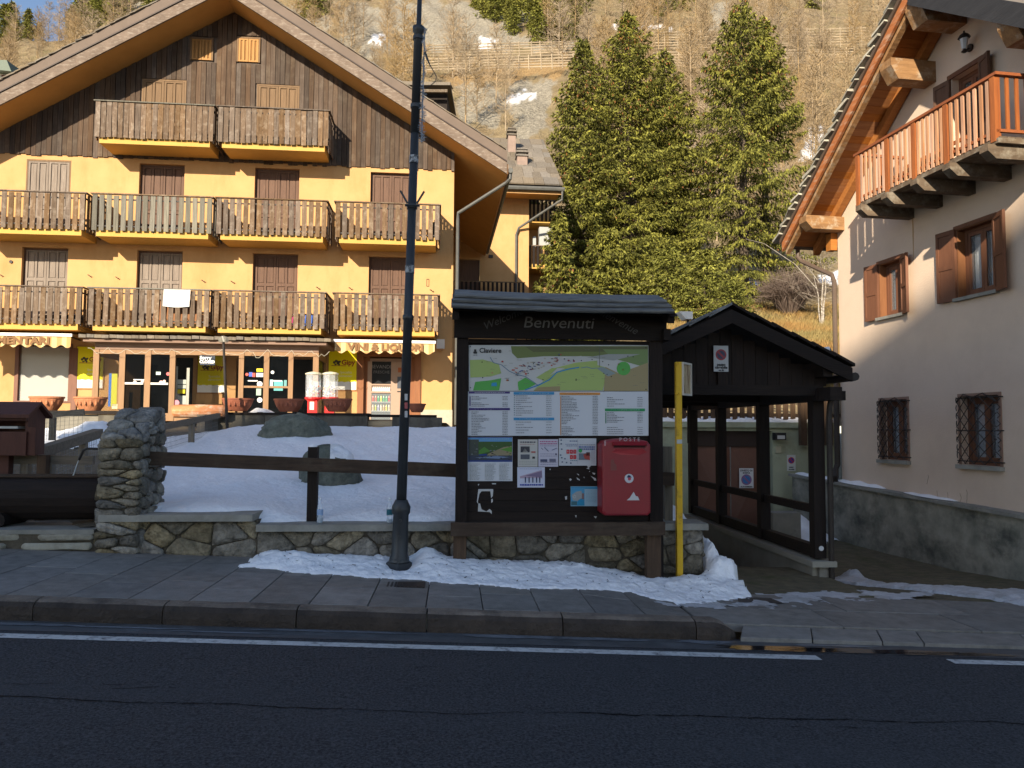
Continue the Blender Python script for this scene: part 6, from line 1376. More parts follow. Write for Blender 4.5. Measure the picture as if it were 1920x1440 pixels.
obj('downpipe', MB().tube([(exr-.12,SY-.1,zbeam-.02),(XS1+.12,SY-.1,zbeam-.12),(XS1+.10,SY-.12,zbeam-.3),(XS1+.10,SY-.12,-.15)], .035, 8), METAL, sh)
obj('reflector', MB().tube([(XS1-.0,SY-.071,.2),(XS1-.0,SY-.078,.2)], .03, 10), fl((.6,.6,.6),.3), sh)
def nosign(fr, y, px0, py0, px1, py1, label, name, par=None, cy=.36, lines=(), blue=(.02,.05,.30), ringc=(.45,.03,.04), bgc=(.45,.46,.46), base=None):
    x0, z1 = fr.uw(px0, py0, y); x1, z0 = fr.uw(px1, py1, y); w, h = x1-x0, z1-z0
    s = fthing(name, label, 'sign', fr, base=((x0+x1)/2, y, z0))
    obj('plate', MB().box(x0,x1,y,y+.006,z0,z1), fl(bgc, .45), s)
    cx, cz, r = x0+w/2, z1-h*cy, w*.37
    m = MB(); m.cur = 0; m.flat([(cx+r*cos(t), cz+r*sin(t)) for t in np.linspace(0,2*pi,25)[:-1]], y-.001); m.cur = 1; m.flat([(cx+r*.74*cos(t), cz+r*.74*sin(t)) for t in np.linspace(0,2*pi,25)[:-1]], y-.002)
    m.cur = 0; q = .12*r; m.flat([(cx-r*.6-q,cz+r*.6-q),(cx+r*.6-q,cz-r*.6-q),(cx+r*.6+q,cz-r*.6+q),(cx-r*.6+q,cz+r*.6+q)], y-.003)
    obj('prohibition_symbol', m, [fl(ringc), fl(blue)], s)
    for txt, rel, size in lines:
        obj('lettering', text_mb(txt, size*w, cx, z0+h*rel, y-.002, bold=.002, ext=.0005), fl((.02,.02,.02)), s)
    return s
nosign(FL, SY-.155, 1338, 648, 1366, 697, 'white no parking sign reading passo carrabile in the dark gable of the shelter', 'no_parking_sign', cy=.35, lines=(('passo', .27, .26), ('carrabile', .16, .24), ('art. 22', .05, .13)), blue=(.06,.06,.10), ringc=(.30,.05,.06), bgc=(.40,.41,.41))

# ================================================================== garage behind
GY = 16.6
ga = fthing('garage', 'pale green garage with a brown panelled double door and snow on its flat roof', 'garage', FL, base=(FL.uw(1430, 990, GY)[0], GY, -.6))
gx0, gx1 = FL.uw(1230, 900, GY)[0], FL.uw(1572, 900, GY)[0]
zg1 = FL.uw(1450, 802, GY)[1]; dx0, dx1 = FL.uw(1302, 900, GY)[0], FL.uw(1449, 900, GY)[0]; dz1 = FL.uw(1400, 808, GY)[1]
obj('wall', wall_holes(gx0, gx1, -1.2, zg1, [(dx0,dx1,-.62,dz1)], y=GY, d=.3), GREENP, ga)
obj('roof_slab', MB().box(gx0,gx1,GY-.08,GY+5,zg1+.001,zg1+.12), GREENP, ga)
DOORM = mt('brown_garage_door', (.16,.075,.05), (.12,.055,.035), (3,3,3), .5, .1, 40, var=.03)
zd1 = dz1-.35
obj('lintel_panel', MB().box(dx0,dx1,GY+.15,GY+.2,zd1,dz1), fl((.03,.018,.014)), ga)
xm = (dx0+dx1)/2
for a, b in ((dx0+.02, xm-.01), (xm+.01, dx1-.02)):
    cx_, cz_ = (a+b)/2, (zd1-.6)/2
    d = obj('garage_door', MB().add([(a,GY+.2,-.6),(b,GY+.2,-.6),(b,GY+.2,zd1),(a,GY+.2,zd1),(cx_,GY+.08,.35)], [(0,1,4),(1,2,4),(2,3,4),(3,0,4)]), DOORM, ga)
lx_, lz_ = FL.uw(1458, 818, GY); lg = obj('floodlight', MB().box(lx_-.13,lx_+.10,GY-.22,GY-.02,lz_-.08,lz_+.08), fl((.02,.02,.02)), ga); obj('lens', MB().box(lx_-.10,lx_+.07,GY-.225,GY-.221,lz_-.06,lz_+.02), fl((.5,.5,.48), .2), lg)
a, b = FL.uw(1459, 843, GY); obj('switch_box', MB().box(a-.07,a+.05,GY-.04,GY-.001,b-.07,b+.07), fl((.40,.38,.27)), ga)
# snow on the roof edge
g = MB(); n = 60; vs = []
for i in range(n+1):
    xx = gx0+(gx1-gx0)*i/n; h = .10+.03*math.sin(i*.7)+.02*math.sin(i*1.9); vs += [(xx,GY-.07,zg1+.121),(xx,GY-.06,zg1+.12+h*.7),(xx,GY+.15,zg1+.12+h),(xx,GY+1.4,zg1+.12+h*.9)]
g.add(vs, [(4*i+k,4*i+4+k,4*i+5+k,4*i+1+k) for i in range(n) for k in (0,1,2)]); o = obj('roof_snow', g, SNOW, None, smooth=True, kind='stuff'); setframe(o, FL)
nosign(FL, GY-.02, 1475.5, 853, 1492, 883, 'small no parking sign on the green garage wall right of the door', 'no_parking_sign', cy=.34, lines=(('passo', .24, .22), ('carrabile', .10, .18)), bgc=(.55,.58,.56))
s = nosign(FL, GY+.055, 1386, 878, 1413, 915, 'white sign reading DIVIETO DI SOSTA with a blue disc on the garage door', 'no_parking_sign', cy=.58, lines=(('DIVIETO DI', .88, .17), ('SOSTA', .76, .17), ('AUTORIMESSA', .06, .13)), blue=(.05,.18,.42), ringc=(.25,.12,.25), bgc=(.62,.62,.62))
# balustrade on the garage roof, posts going down at the right
gf = fthing('balustrade', 'brown timber balustrade along the flat garage roof behind the shelter', 'railing', FL, base=((gx0+gx1)/2, GY+.1, zg1+.1))
BY3 = GY-.02; zr0, zr1 = zg1+.22, FL.uw(1450, 733, BY3)[1]
obj('rail', MB().box(gx0,gx1+.5,BY3-.02,BY3+.05,zr1-.10,zr1), WBROWN, gf); obj('rail', MB().box(gx0,gx1+.5,BY3+.031,BY3+.06,zr0+.02,zr0+.10), WBROWN, gf)
x = gx0; f0 = None; k = 0
while x < gx1+.4:
    if f0 is None: f0 = obj('slat', MB().box(x,x+.11,BY3-.0,BY3+.02,zr0-.04,zr1-.101), WBROWNV, gf); fx = x
    else: inst(f0, gf, (x-fx, 0, random.uniform(-.01,.01)))
    x += .142 if 4.2 < x < 4.9 else .165; k += 1
for px in (1503, 1551): a = FL.uw(px, 800, GY-.1)[0]; obj('post', MB().box(a-.07,a+.07,GY-.22,GY-.09,FL.uw(px,835,GY-.1)[1],zr1+.05), WBROWNV, gf)
# block with snow at the foot of the garage
bx0, bz1 = FL.uw(1449, 962, 14.2); bx1, bz0 = FL.uw(1502, 1008, 14.2)
o = obj('concrete_block', MB().box(bx0,bx1,14.2,14.6,bz0-.1,bz1), CONC); setframe(o, FL); tag(o, 'short mossy concrete kerb block in front of the garage wall', 'concrete block')
hx, hz = FL.uw(1500, 985, 14.6)
field('snow_heap', hx-1.6, hx+1.7, 12.6, 16.4, .06, lambda X, Y: -.56+.5*np.exp(-((X-hx-.1)/.45)**2-((Y-15.2)/.8)**2)*1.0+.04*wob(X, Y, 4, 5), SNOW, lambda X, Y: (-.56+.5*np.exp(-((X-hx-.1)/.45)**2-((Y-15.2)/.8)**2)+.04*wob(X, Y, 4, 5)) > -.48, kind='stuff')
# snowy log end behind the shelter roof
a, b = FL.uw(1530, 664, 18), FL.uw(1558, 660, 18)
o = obj('log', MB().tube([(a[0]-1.5,18.4,a[1]-.25),(b[0],18,b[1])], .10, 10), WDARK); setframe(o, FL); tag(o, 'snow dusted round log rail end beyond the shelter roof', 'log')
o = obj('snow', MB().tube([(a[0]-1.5,18.36,a[1]-.16),(b[0]-.05,17.97,b[1]+.06)], .07, 8), SNOW, kind='stuff'); setframe(o, FL)
# tiny white bird box / lamp hood by the board roof
hx, hz = FL.uw(1286, 592, 13); o = fthing('street_light_hood', 'white angular lamp hood showing just above the notice board roof', 'lamp', FL, base=(hx, 13, hz-1.8))
obj('hood', MB().add([(hx-.14,12.9,hz+.06),(hx+.09,12.9,hz+.06),(hx+.09,12.9,hz-.07),(hx-.03,12.9,hz-.07),(hx-.14,13.15,hz+.06),(hx+.09,13.15,hz+.06),(hx+.09,13.15,hz-.07),(hx-.03,13.15,hz-.07)], [(3,2,1,0),(4,5,6,7),(0,1,5,4),(1,2,6,5),(2,3,7,6),(3,0,4,7)]), fl((.80,.78,.72),.5), o); obj('post', MB().box(hx+.02,hx+.06,13,13.04,hz-2.2,hz-.07), METAL, o)

# ================================================================== terrace in front of the shops
TY = 17.4
def tx_(px, y=TY): return FL.uw(px, 790, y)[0]
def tz_(py, px=560, y=TY): return FL.uw(px, py, y)[1]
field('terrace', tx_(-60), tx_(836), TY+.3, 26, .5, lambda X, Y: 1.72+.0*X, mt('terrace_paving', (.42,.37,.28), (.32,.28,.21), (3,3,3), .9, .3, 40, var=0))
tw = fthing('terrace_wall', 'dark stained low concrete terrace wall with board top behind the snow', 'wall', FL, base=(tx_(560), TY, 1.55))
SCON = mt('streaked_concrete', (.16,.145,.115), (.10,.09,.07), (3,3,3), .9, .4, 40, var=.05, dirt=(.035,.03,.025), dscale=1.6, damt=.85, dstretch=(1,1,.3))
for a, b, pt, pb in ((398,689,778,812),(735,829,781,812)):
    z1 = tz_(pt); x0, x1 = tx_(a), tx_(b); n = 3 if b-a > 150 else 1
    for k in range(n): obj('concrete_block', MB().box(x0+(x1-x0)*k/n+.004,x0+(x1-x0)*(k+1)/n-.004,TY,TY+.4,1.2,z1), SCON, tw)
obj('board_top', MB().box(tx_(392),tx_(692),TY-.04,TY+.45,tz_(778)+.001,tz_(774)), WDARK, tw); obj('board_top', MB().box(tx_(676),tx_(818),TY+.1,TY+.5,tz_(781)+.004,tz_(776)), WDARK, tw)
obj('corner_block', MB().box(tx_(383),tx_(398)-.004,TY-.5,TY+.4,1.2,tz_(779)), WGREYV, tw)
lt = fthing('terrace_log', 'pale round log section lying in the gap of the terrace wall', 'log', FL, base=(tx_(712), TY+.2, 1.55))
r = (tz_(785)-tz_(806))/2; obj('log', MB().tube([(tx_(689),TY+.25,tz_(796)),(tx_(737),TY+.25,tz_(796))], r, 16), mt('pale_log', (.66,.50,.30), (.45,.32,.18), (2,25,25), .8, .5, 50, var=0), lt); obj('end_grain', MB().tube([(tx_(735),TY+.25,tz_(796)),(tx_(737)+.01,TY+.25,tz_(796))], r*.96, 16), fl((.10,.065,.04)), lt)
# left part of the terrace wall
obj('board_top', MB().box(tx_(-60,16.6),tx_(232,16.6),16.5,16.9,FL.uw(150,776,16.6)[1],FL.uw(150,770,16.6)[1]), WDARK, tw)
obj('concrete_block', MB().box(tx_(186,16.6),tx_(240,16.6),16.55,16.9,1.2,FL.uw(200,777,16.6)[1]), SCON, tw); obj('concrete_block', MB().box(tx_(-60,16.6),tx_(185,16.6),16.6,16.9,1.2,FL.uw(200,777,16.6)[1]), CONC, tw)
# planters
def planter(px, pyt, pyb, wpx, y, mat, lab, hcut=None, flutes=True):
    x, z1 = FL.uw(px, pyt, y); _, z0 = FL.uw(px, pyb, y); hw = (FL.uw(px+wpx/2, pyt, y)[0]-FL.uw(px-wpx/2, pyt, y)[0])/2; h = z1-z0
    p = fthing('planter', lab, 'planter', FL, 'terracotta bowl planters on the terrace wall', base=(x, y, z0))
    prof = [(.58,0),(.60,.03),(.62,.06),(.80,.40),(.92,.78),(.93,.86),(1,.87),(1,1.0),(.93,1.0),(.90,.90)]; n = 36; vs = []
    for k, (r, t) in enumerate(prof):
        for j in range(n):
            a = 2*pi*j/n; f = 1+(.035*abs(sin(6*a))*(1 if 2 < k < 5 else 0) if flutes else 0); vs.append((x+hw*r*f*cos(a), y+.17*r*f*sin(a)*1.5, z0+h*t))
    fs = [(k*n+j, k*n+(j+1) % n, (k+1)*n+(j+1) % n, (k+1)*n+j) for k in range(len(prof)-1) for j in range(n)]+[tuple(range(n-1,-1,-1))]
    b = obj('bowl', MB().add(vs, fs), mat, p, smooth=False)
    obj('soil', MB().lathe([(hw*.88,h*.90),(hw*.5,h*.92)], (x,y,z0), 20, 1, .25/hw), fl((.05,.035,.025)), p)
    for j in range(5):
        a = -pi/2+(j-2)*.36; xx = x+hw*.86*cos(a)*1.03; yy = y+.255*.86*sin(a)*1.06
        if flutes: obj('flute', MB().lathe([(.004,0),(.024,h*.1),(.024,h*.26),(.004,h*.36)], (xx*.985+x*.015, yy, z0+h*.36), 6, 1, .8), mat, p)
    return p
planter(88,743.5,770,65,16.72,TERRA,'bright terracotta bowl planter on the terrace edge, before the white blind of the shop window')
planter(170,744.5,770.5,62,16.72,TERRA,'bright terracotta bowl planter before the left yellow poster, next to the stone pier')
planter(446,747,771,60,TY+.18,TERRA_SHADE,'bowl planter coloured as shaded terracotta, just right of the thin iron garden lamp')
planter(542,748,772,57,TY+.18,TERRA_SHADE,'bowl planter coloured as shaded terracotta, left of the gumball machines')
planter(633,747.5,772,56,TY+.18,TERRA_SHADE,'bowl planter coloured as shaded terracotta, in front of the gumball machines')
planter(782,757,773,34,TY+.25,TERRA_SHADE,'low bowl planter coloured as shaded terracotta, partly hidden by the lamp post', flutes=False)
# cut log bench
x0, zc_ = FL.uw(325, 771, 17.2); x1, _ = FL.uw(424, 771, 17.2); r = .145
lb = fthing('log_bench', 'orange brown peeled log lying before the shop door', 'log', FL, base=((x0+x1)/2, 17.2, zc_-r))
obj('log', MB().tube([(x0,17.2,zc_-.01),(x0+.05,17.2,zc_),((x0+x1)/2,17.2,zc_),(x1-.05,17.2,zc_+.01),(x1,17.2,zc_+.01)], [.11,.145,.15,.135,.11], 14), mt('orange_peeled_log', (.62,.26,.11), (.40,.15,.06), (2,14,14), .7, .6, 40, var=0, dirt=(.70,.62,.50), dscale=3, damt=.8), lb); obj('end_grain', MB().tube([(x1,17.2,zc_+.01),(x1+.01,17.2,zc_+.01)], .10, 12), fl((.10,.06,.035)), lb)
# iron garden lamp
xa, za = FL.uw(427, 795, 16.9); xb, zb2 = FL.uw(419, 641, 16.9)
gl = fthing('garden_lamp', 'thin leaning rusty iron garden lamp with a glass disc head', 'lamp', FL, base=(xa, 16.9, za-.1))
obj('stem', MB().tube([(xa,16.9,za-.2),(xb,16.9,zb2)], [.034,.026], 8), METAL, gl); obj('head', MB().lathe([(.02,0),(.10,.02),(.105,.10),(.06,.15),(.02,.16)], (xb,16.9,zb2-.03), 14), glass('lamp_glass',(.3,.28,.22),.1,.45), gl); obj('bulb', MB().tube([(xb-.02,16.88,zb2+.12),(xb+.02,16.88,zb2)], .018, 6), fl((.8,.78,.7)), gl)
# gumball machines
def gum(px, lab, y=20.6):
    x, zt = FL.uw(px, 699, y); _, zb = FL.uw(px, 745, y); z0 = 1.72; r = .20
    m = fthing('gumball_machine', lab, 'capsule machine', FL, 'capsule machines on the terrace', base=(x, y, z0)); REDP = fl((.55,.02,.02), .35)
    obj('globe', MB().lathe([(r,0),(r,zt-zb-.05)], (x,y,zb), 8), CLEAR, m); obj('lid', MB().lathe([(r*1.06,0),(r*1.08,.03),(r*.7,.06),(.03,.08)], (x,y,zt-.05), 16), fl((.62,.58,.42), .4), m)
    obj('tray', MB().lathe([(r*.6,-.12),(r*1.1,-.04),(r*1.08,0)], (x,y,zb), 16), REDP, m); bd = obj('body', MB().box(x-.12,x+.12,y-.12,y+.12,z0+.12,zb-.08), REDP, m); obj('coin_plate', MB().box(x-.06,x+.05,y-.126,y-.121,zb-.33,zb-.12), fl((.6,.58,.5)), bd)
    obj('foot', MB().lathe([(.2,0),(.17,.05),(.06,.12)], (x,y,z0), 12), REDP, m)
    R = random.Random(px); g = MB()
    for i in range(110):
        a, q = R.uniform(0, 6.28), r*.9*math.sqrt(R.random()); zz = zb+.03+R.random()*(zt-zb)*.42; c = (x+q*cos(a), y+q*sin(a), zz); s = .024
        g.cur = R.randrange(5); g.add([(c[0]+s,c[1],c[2]),(c[0]-s,c[1],c[2]),(c[0],c[1]+s,c[2]),(c[0],c[1]-s,c[2]),(c[0],c[1],c[2]+s),(c[0],c[1],c[2]-s)], [(0,2,4),(2,1,4),(1,3,4),(3,0,4),(2,0,5),(1,2,5),(3,1,5),(0,3,5)])
    obj('capsules', g, [fl(c, .3) for c in ((.7,.7,.68),(.08,.22,.42),(.6,.08,.08),(.7,.72,.75),(.65,.5,.08))], m, kind='stuff'); return m
gum(588, 'red based capsule machine with clear globe, left one of the pair'); gum(620, 'red based capsule machine half hidden by a planter, right one of the pair')
# vending machine in the doorway (frame FA)
vm = fthing('vending_machine', 'drinks vending machine standing in the shop doorway behind the lamp post', 'vending machine', FA, base=(-2.05, .3, 1.6))
vx = lambda px, y=.1: FA.uw(px, 720, y)[0]
vz = lambda py, y=.1: FA.uw(720, py, y)[1]
VB = fl((.34,.24,.18), .4); X0, X1 = vx(689), vx(760); G0, G1 = vx(697), vx(733)
obj('cabinet', MB().box(X0,X1,.13,.60,1.6,vz(672)), VB, vm)
obj('front', MB().box(X0,G0,.08,.129,1.6,vz(678)).box(G1,X1,.08,.129,1.6,vz(678)).box(G0,G1,.08,.129,vz(723),vz(720)).box(G0,G1,.08,.129,vz(737),vz(734)), VB, vm)
obj('header', MB().box(G0,G1,.09,.129,vz(719.5),vz(678)), fl((.02,.022,.025), .2), vm)
obj('lettering', text_mb('BEVANDE', .16, (G0+G1)/2, vz(688), .088, ext=.0005), fl((.16,.16,.17)), vm); obj('lettering', text_mb('FRESCHE', .13, (G0+G1)/2, vz(698), .088, ext=.0005), fl((.12,.12,.13)), vm)
obj('back_panel', MB().box(G0,G1,.125,.129,1.6,vz(738)), fl((.06,.07,.08)), vm)
R = random.Random(2); sh_ = 0
for row, py, cols_ in ((0, 733.5, ((.6,.65,.66),)), (1, 753, ((.5,.05,.04),(.6,.12,.05),(.02,.32,.10),(.45,.55,.05),(.02,.35,.12),(.05,.4,.15))), (2, 770, ((.6,.45,.3),(.4,.45,.04),(.3,.3,.5),(.6,.55,.4),(.55,.3,.1),(.6,.5,.05)))):
    zz = vz(py); obj('shelf', MB().box(G0,G1,.09,.124,zz-.03,zz), fl((.35,.38,.38), .3), vm)
    for i in range(7 if row else 9):
        n = 7 if row else 9; xx = G0+.05+(G1-G0-.1)*i/(n-1); c = cols_[i % len(cols_)]; h = .20 if row else .14
        obj('drink_bottle', MB().lathe([(.028,0),(.028,h*.65),(.012,h*.85),(.012,h)], (xx,.106,zz+.001), 8, 1, .5), fl(c, .25), vm)
obj('glass_front', MB().box(G0,G1,.072,.076,1.6,vz(738)), glass('vending_glass',(.4,.45,.48),.03,.15), vm)
obj('control_panel', MB().box(vx(745),vx(756),.07,.079,vz(728),vz(706)), fl((.08,.09,.11), .2), vm); obj('notice', MB().box(vx(746),vx(756),.07,.079,vz(698),vz(689)), fl((.35,.10,.03)), vm); obj('coin_slot', MB().box(vx(745),vx(752),.07,.079,vz(735),vz(733)), fl((.02,.02,.02)), vm)
# white sheet on the balcony
a, b = FA.uw(306, 542.5, -1.16), FA.uw(355, 575, -1.16); n = 10; vs = []
for j in range(n+1):
    for i in range(n+1): vs.append((a[0]+(b[0]-a[0])*i/n+.02*(1-j/n), -1.165-.012*math.sin(i*.9)*(j/n)-.006*math.sin(i*2+j), a[1]+(b[1]-a[1])*j/n+.03*math.sin(pi*i/n)*(j/n)*-1))
g = MB().add(vs, [(j*(n+1)+i, (j+1)*(n+1)+i, (j+1)*(n+1)+i+1, j*(n+1)+i+1) for j in range(n) for i in range(n)]); o = obj('cloth_banner', g, fl((.6,.6,.58), .9), smooth=True); setframe(o, FA); tag(o, 'plain white cloth hung over the rail of a lower balcony', 'banner')
# snow scraps on the terrace
x, z = FL.uw(493, 770, 17.9); field('snow_heap', x-.4, x+.5, 17.45, 18.2, .05, lambda X, Y: 1.9+.11*np.exp(-((X-x)/.22)**4-((Y-17.75)/.25)**4)+.02*wob(X, Y, 9, 4)-.0, SNOW, lambda X, Y: np.exp(-((X-x)/.22)**2-((Y-17.75)/.25)**2) > .12, kind='stuff')

# ================================================================== boulders
def boulder(px0, px1, pyt, pyb, Y, label, seed, sy=.8, snow=False):
    x0, z0 = FL.uw(px0, pyb, Y); x1, z1 = FL.uw(px1, pyt, Y); n, m = 30, 16; R = random.Random(seed); vs = []; hw = (x1-x0)/2; cx = (x0+x1)/2; h = z1-z0; ph = [R.uniform(0, 6.28) for _ in range(8)]
    for j in range(m+1):
        t = pi*.5*j/m*1.15-.15
        for i in range(n):
            a = 2*pi*i/n; f = 1+.10*sin(2*a+ph[0])+.06*sin(3*a+ph[1]+2*t)+.04*sin(5*a+ph[2]-3*t)+.02*sin(9*a+ph[3]+5*t); ct = max(cos(t), 0)**.62
            f *= 1+R.uniform(-.025,.025)+.05*math.sin(7*a+9*t+ph[6])*math.sin(11*t+ph[7]); vs.append((cx+hw*f*cos(a)*ct, Y+sy*hw*f*sin(a)*ct, z0+h*(max(sin(t), -.15)**1 if t > 0 else t)*(1+.06*sin(2*a+ph[4])+.04*sin(5*a+ph[5]))))
    fs = [(j*n+i, j*n+(i+1) % n, (j+1)*n+(i+1) % n, (j+1)*n+i) for j in range(m) for i in range(n)]+[tuple(m*n+i for i in range(n))]
    o = obj('boulder', MB().add(vs, fs), BOULD, smooth=True); setframe(o, FL); tag(o, label, 'boulder', 'boulders in the garden snow')
    if snow:
        v2 = [(x+.04, y+.03, z+.012) for x, y, z in vs[(m//2)*n:]]; k = len(v2)//n
        keep = [(j*n+i, j*n+(i+1) % n, (j+1)*n+(i+1) % n, (j+1)*n+i) for j in range(k-1) for i in range(n) if cos(2*pi*(i+.5)/n-.2) > .05+.25*math.sin(i*1.3)]
        bb = o.data; bb.materials.append(SNOW)
        for idx, (j, i) in enumerate([(j, i) for j in range(m) for i in range(n)]):
            if j > m*.45+1.2*math.sin(i*1.1) and cos(2*pi*(i+.5)/n-.3) > -.1: bb.polygons[idx].material_index = 1
        bb.polygons[m*n].material_index = 1
boulder(493, 618, 778, 822, 15.3, 'large low grey green boulder in the snow near the terrace wall', 3)
boulder(561, 676, 838, 906, 10.7, 'grey boulder with snow on its shoulder behind the garden rail post', 9, .7, True)

# ================================================================== left yard: fences, box, snow
def fence(lab, A, B, z, n, h, mesh=True, y=None, rail=(.07,.10), mat=None, matv=None):
    A, B = Vector(A), Vector(B); f = fthing('garden_fence', lab, 'fence', FL, base=tuple((A+B)/2-Vector((0,0,h))))
    obj('rail', MB().bar(A, B, rail[0], rail[1]), mat or WGREY, f)
    for i in range(n):
        p = A+(B-A)*((i+.5)/n); obj('post', MB().box(p.x-.045,p.x+.045,p.y-.04,p.y+.04,p.z-h,p.z-rail[1]/2), matv or WGREYV, f)
    if mesh:
        g = MB(); L = (B-A).length; k = int(L/.07); d = Vector((0, .0, 0))
        for i in range(k+1):
            p = A+(B-A)*(i/k); g.bar(p-Vector((0,.05,rail[1]/2)), p-Vector((0,.05,h*.95)), .0035, .0035, up=(0,1,0))
        for j in range(int(h/.07)):
            q = Vector((0,.05,rail[1]/2+j*.07+.02)); g.bar(A-q, B-q, .0035, .0035)
        obj('wire_mesh', g, fl((.16,.16,.15), .5), f)
    return f
def P3(px, py, y): x, z = FL.uw(px, py, y); return (x, y, z)
fence('weathered fence with wire mesh behind the log fountain, near the wooden box', P3(-80,860,9.4), P3(176,863,9.4), 0, 1, .48)
p = P3(62, 900, 9.4)
fence('grey rail fence with wire mesh running back from the wooden box to the stone pier', P3(60,852,9.6), P3(184,812,11.4), 0, 2, .45, rail=(.14,.12))
fence('short weathered fence with wire mesh below the left terracotta planters', P3(40,783,14.0), P3(158,772,14.2), 0, 1, .45)
fence('wire mesh fence rising from the stone pier to the terrace corner', P3(292,803,12.2), P3(410,779,16.3), 0, 1, .42)
x, z = FL.uw(140, 800, 15.0)
field('snow_heap', x-1.2, x+1.1, 13.6, 16.2, .05, lambda X, Y: yardz(X, Y)-.02+.42*np.exp(-((X-x-.35)/.42)**2-((Y-15.2)/.5)**2)+.26*np.exp(-((X-x+.4)/.5)**2-((Y-14.9)/.45)**2)+.05*wob(X, Y, 5, 5), SNOW, lambda X, Y: np.exp(-((X-x-.1)/.75)**2-((Y-15)/.6)**2) > .25, kind='stuff')
x4, _ = FL.uw(140, 895, 10.4)
field('snow_heap', x4-.6, x4+.9, 9.7, 11.2, .04, lambda X, Y: yardz(X, Y)-.02+.22*np.exp(-((X-x4-.35)/.35)**2-((Y-10.5)/.3)**2)+.01*wob(X, Y, 9, 5), SNOW, lambda X, Y: np.exp(-((X-x4-.3)/.45)**2-((Y-10.5)/.35)**2) > .3, kind='stuff')
tuft(x4-.3, 9.9, .5, 300, .1, .25, mt('green_grass', (.16,.17,.05), (.08,.09,.03), (9,9,9), .9, 0, 30, var=0))
# red brown wooden box with little roof
wy_ = 9.15
def wp(px, py): return FL.uw(px, py, wy_)
BXM = mt('red_brown_box_wood', (.10,.035,.022), (.06,.02,.014), (20,20,3), .6, .3, 40, var=.05)
wb = fthing('wooden_box', 'red brown wooden box on the fence with a small pitched roof and open front', 'box', FL, base=(wp(20,855)[0], wy_, wp(20,855)[1]))
x0, x1 = wp(-60,800)[0], wp(50,800)[0]; z0, z1 = wp(20,854)[1], wp(20,782)[1]
obj('body', MB().box(x0,x1,wy_,wy_+.03,z0,z0+(z1-z0)*.62).box(x0,x0+.03,wy_+.03,wy_+.40,z0,z1).box(x1-.03,x1,wy_+.03,wy_+.40,z0,z1).box(x0+.03,x1-.03,wy_+.37,wy_+.40,z0,z1).box(x0+.03,x1-.03,wy_+.03,wy_+.37,z0,z0+.03), BXM, wb)
obj('lintel', MB().box(x0,x1,wy_-.01,wy_+.03,z1-.04,z1+.0), BXM, wb)
m = (wy_-.06, wy_+.2, wy_+.46); zt_ = wp(20,758)[1]
obj('roof', MB().add([(x0-.1,m[0],z1-.01),(x1+.05,m[0],z1-.01),(x1+.05,m[1],zt_),(x0-.1,m[1],zt_),(x0-.1,m[0],z1+.03),(x1+.05,m[0],z1+.03),(x1+.05,m[1],zt_+.035),(x0-.1,m[1],zt_+.035)], [(0,3,2,1),(4,5,6,7),(0,1,5,4),(1,2,6,5),(2,3,7,6),(3,0,4,7)]).add([(x0-.1,m[2],z1-.01),(x1+.05,m[2],z1-.01),(x1+.05,m[1]+.002,zt_),(x0-.1,m[1]+.002,zt_),(x0-.1,m[2],z1+.03),(x1+.05,m[2],z1+.03),(x1+.05,m[1]+.002,zt_+.035),(x0-.1,m[1]+.002,zt_+.035)], [(0,1,2,3),(7,6,5,4),(0,4,5,1),(1,5,6,2),(2,6,7,3),(3,7,4,0)]), BXM, wb)
obj('gable_panel', MB().add([(x1-.03,wy_+.03,z1),(x1-.03,wy_+.4,z1),(x1-.03,wy_+.2,zt_-.01),(x1,wy_+.03,z1),(x1,wy_+.4,z1),(x1,wy_+.2,zt_-.01)], [(0,1,2),(3,5,4),(0,3,4,1),(1,4,5,2),(2,5,3,0)]), BXM, wb)
obj('side_board', MB().box(x1+.001,x1+.09,wy_+.02,wy_+.08,z0+.0,z0+.32), BXM, wb); obj('leg', MB().box(x0+.3,x0+.4,wy_+.1,wy_+.2,.3,z0), BXM, wb); obj('leg', MB().box(wp(68,880)[0]-.05,wp(68,880)[0]+.05,wy_+.1,wy_+.2,.35,z0), WBROWNV, wb)
obj('papers', MB().box(x0+.32,x0+.52,wy_+.031,wy_+.3,z0+(z1-z0)*.7,z0+(z1-z0)*.76), fl((.5,.5,.48)), wb)

for px, py, c, nm, lab, w, h in ((551,607,(.30,.03,.12),'bag','magenta bag standing behind the slats of the third lower balcony',.28,.30),(580,606,(.05,.12,.45),'bag','blue and white bag behind the slats of the third lower balcony',.26,.36),(812,425,(.03,.03,.03),'folding_chair','dark folded chair at the right end of the upper fourth balcony',.16,.55),(120,604,(.05,.04,.035),'plant_box','dark empty plant box behind the slats of the first lower balcony',1.1,.22),(330,604,(.24,.11,.05),'storage_box','brown wooden box behind the slats of the second lower balcony',1.3,.75)):
    x, z = FA.uw(px, py, -.75); z0 = 4.67+(2.83 if py < 500 else 0)
    o = fthing(nm, lab, nm.replace('_', ' '), FA, base=(x, -.75, z0)); b_ = obj('body', MB().add([(x-w/2,-.86,z0+.005),(x+w/2,-.86,z0+.005),(x+w/2,-.66,z0+.005),(x-w/2,-.66,z0+.005),(x-w*.46,-.82,z0+h),(x+w*.46,-.82,z0+h),(x+w*.46,-.70,z0+h),(x-w*.46,-.70,z0+h)], [(0,3,2,1),(4,5,6,7),(0,1,5,4),(1,2,6,5),(2,3,7,6),(3,0,4,7)]), fl(c, .8), o)
    obj('handle' if nm == 'bag' else 'rim', MB().tube([(x-w*.3,-.76,z0+h),(x-w*.2,-.76,z0+h+.08),(x+w*.2,-.76,z0+h+.08),(x+w*.3,-.76,z0+h)], .012, 5), fl((.5,.5,.52)), o)

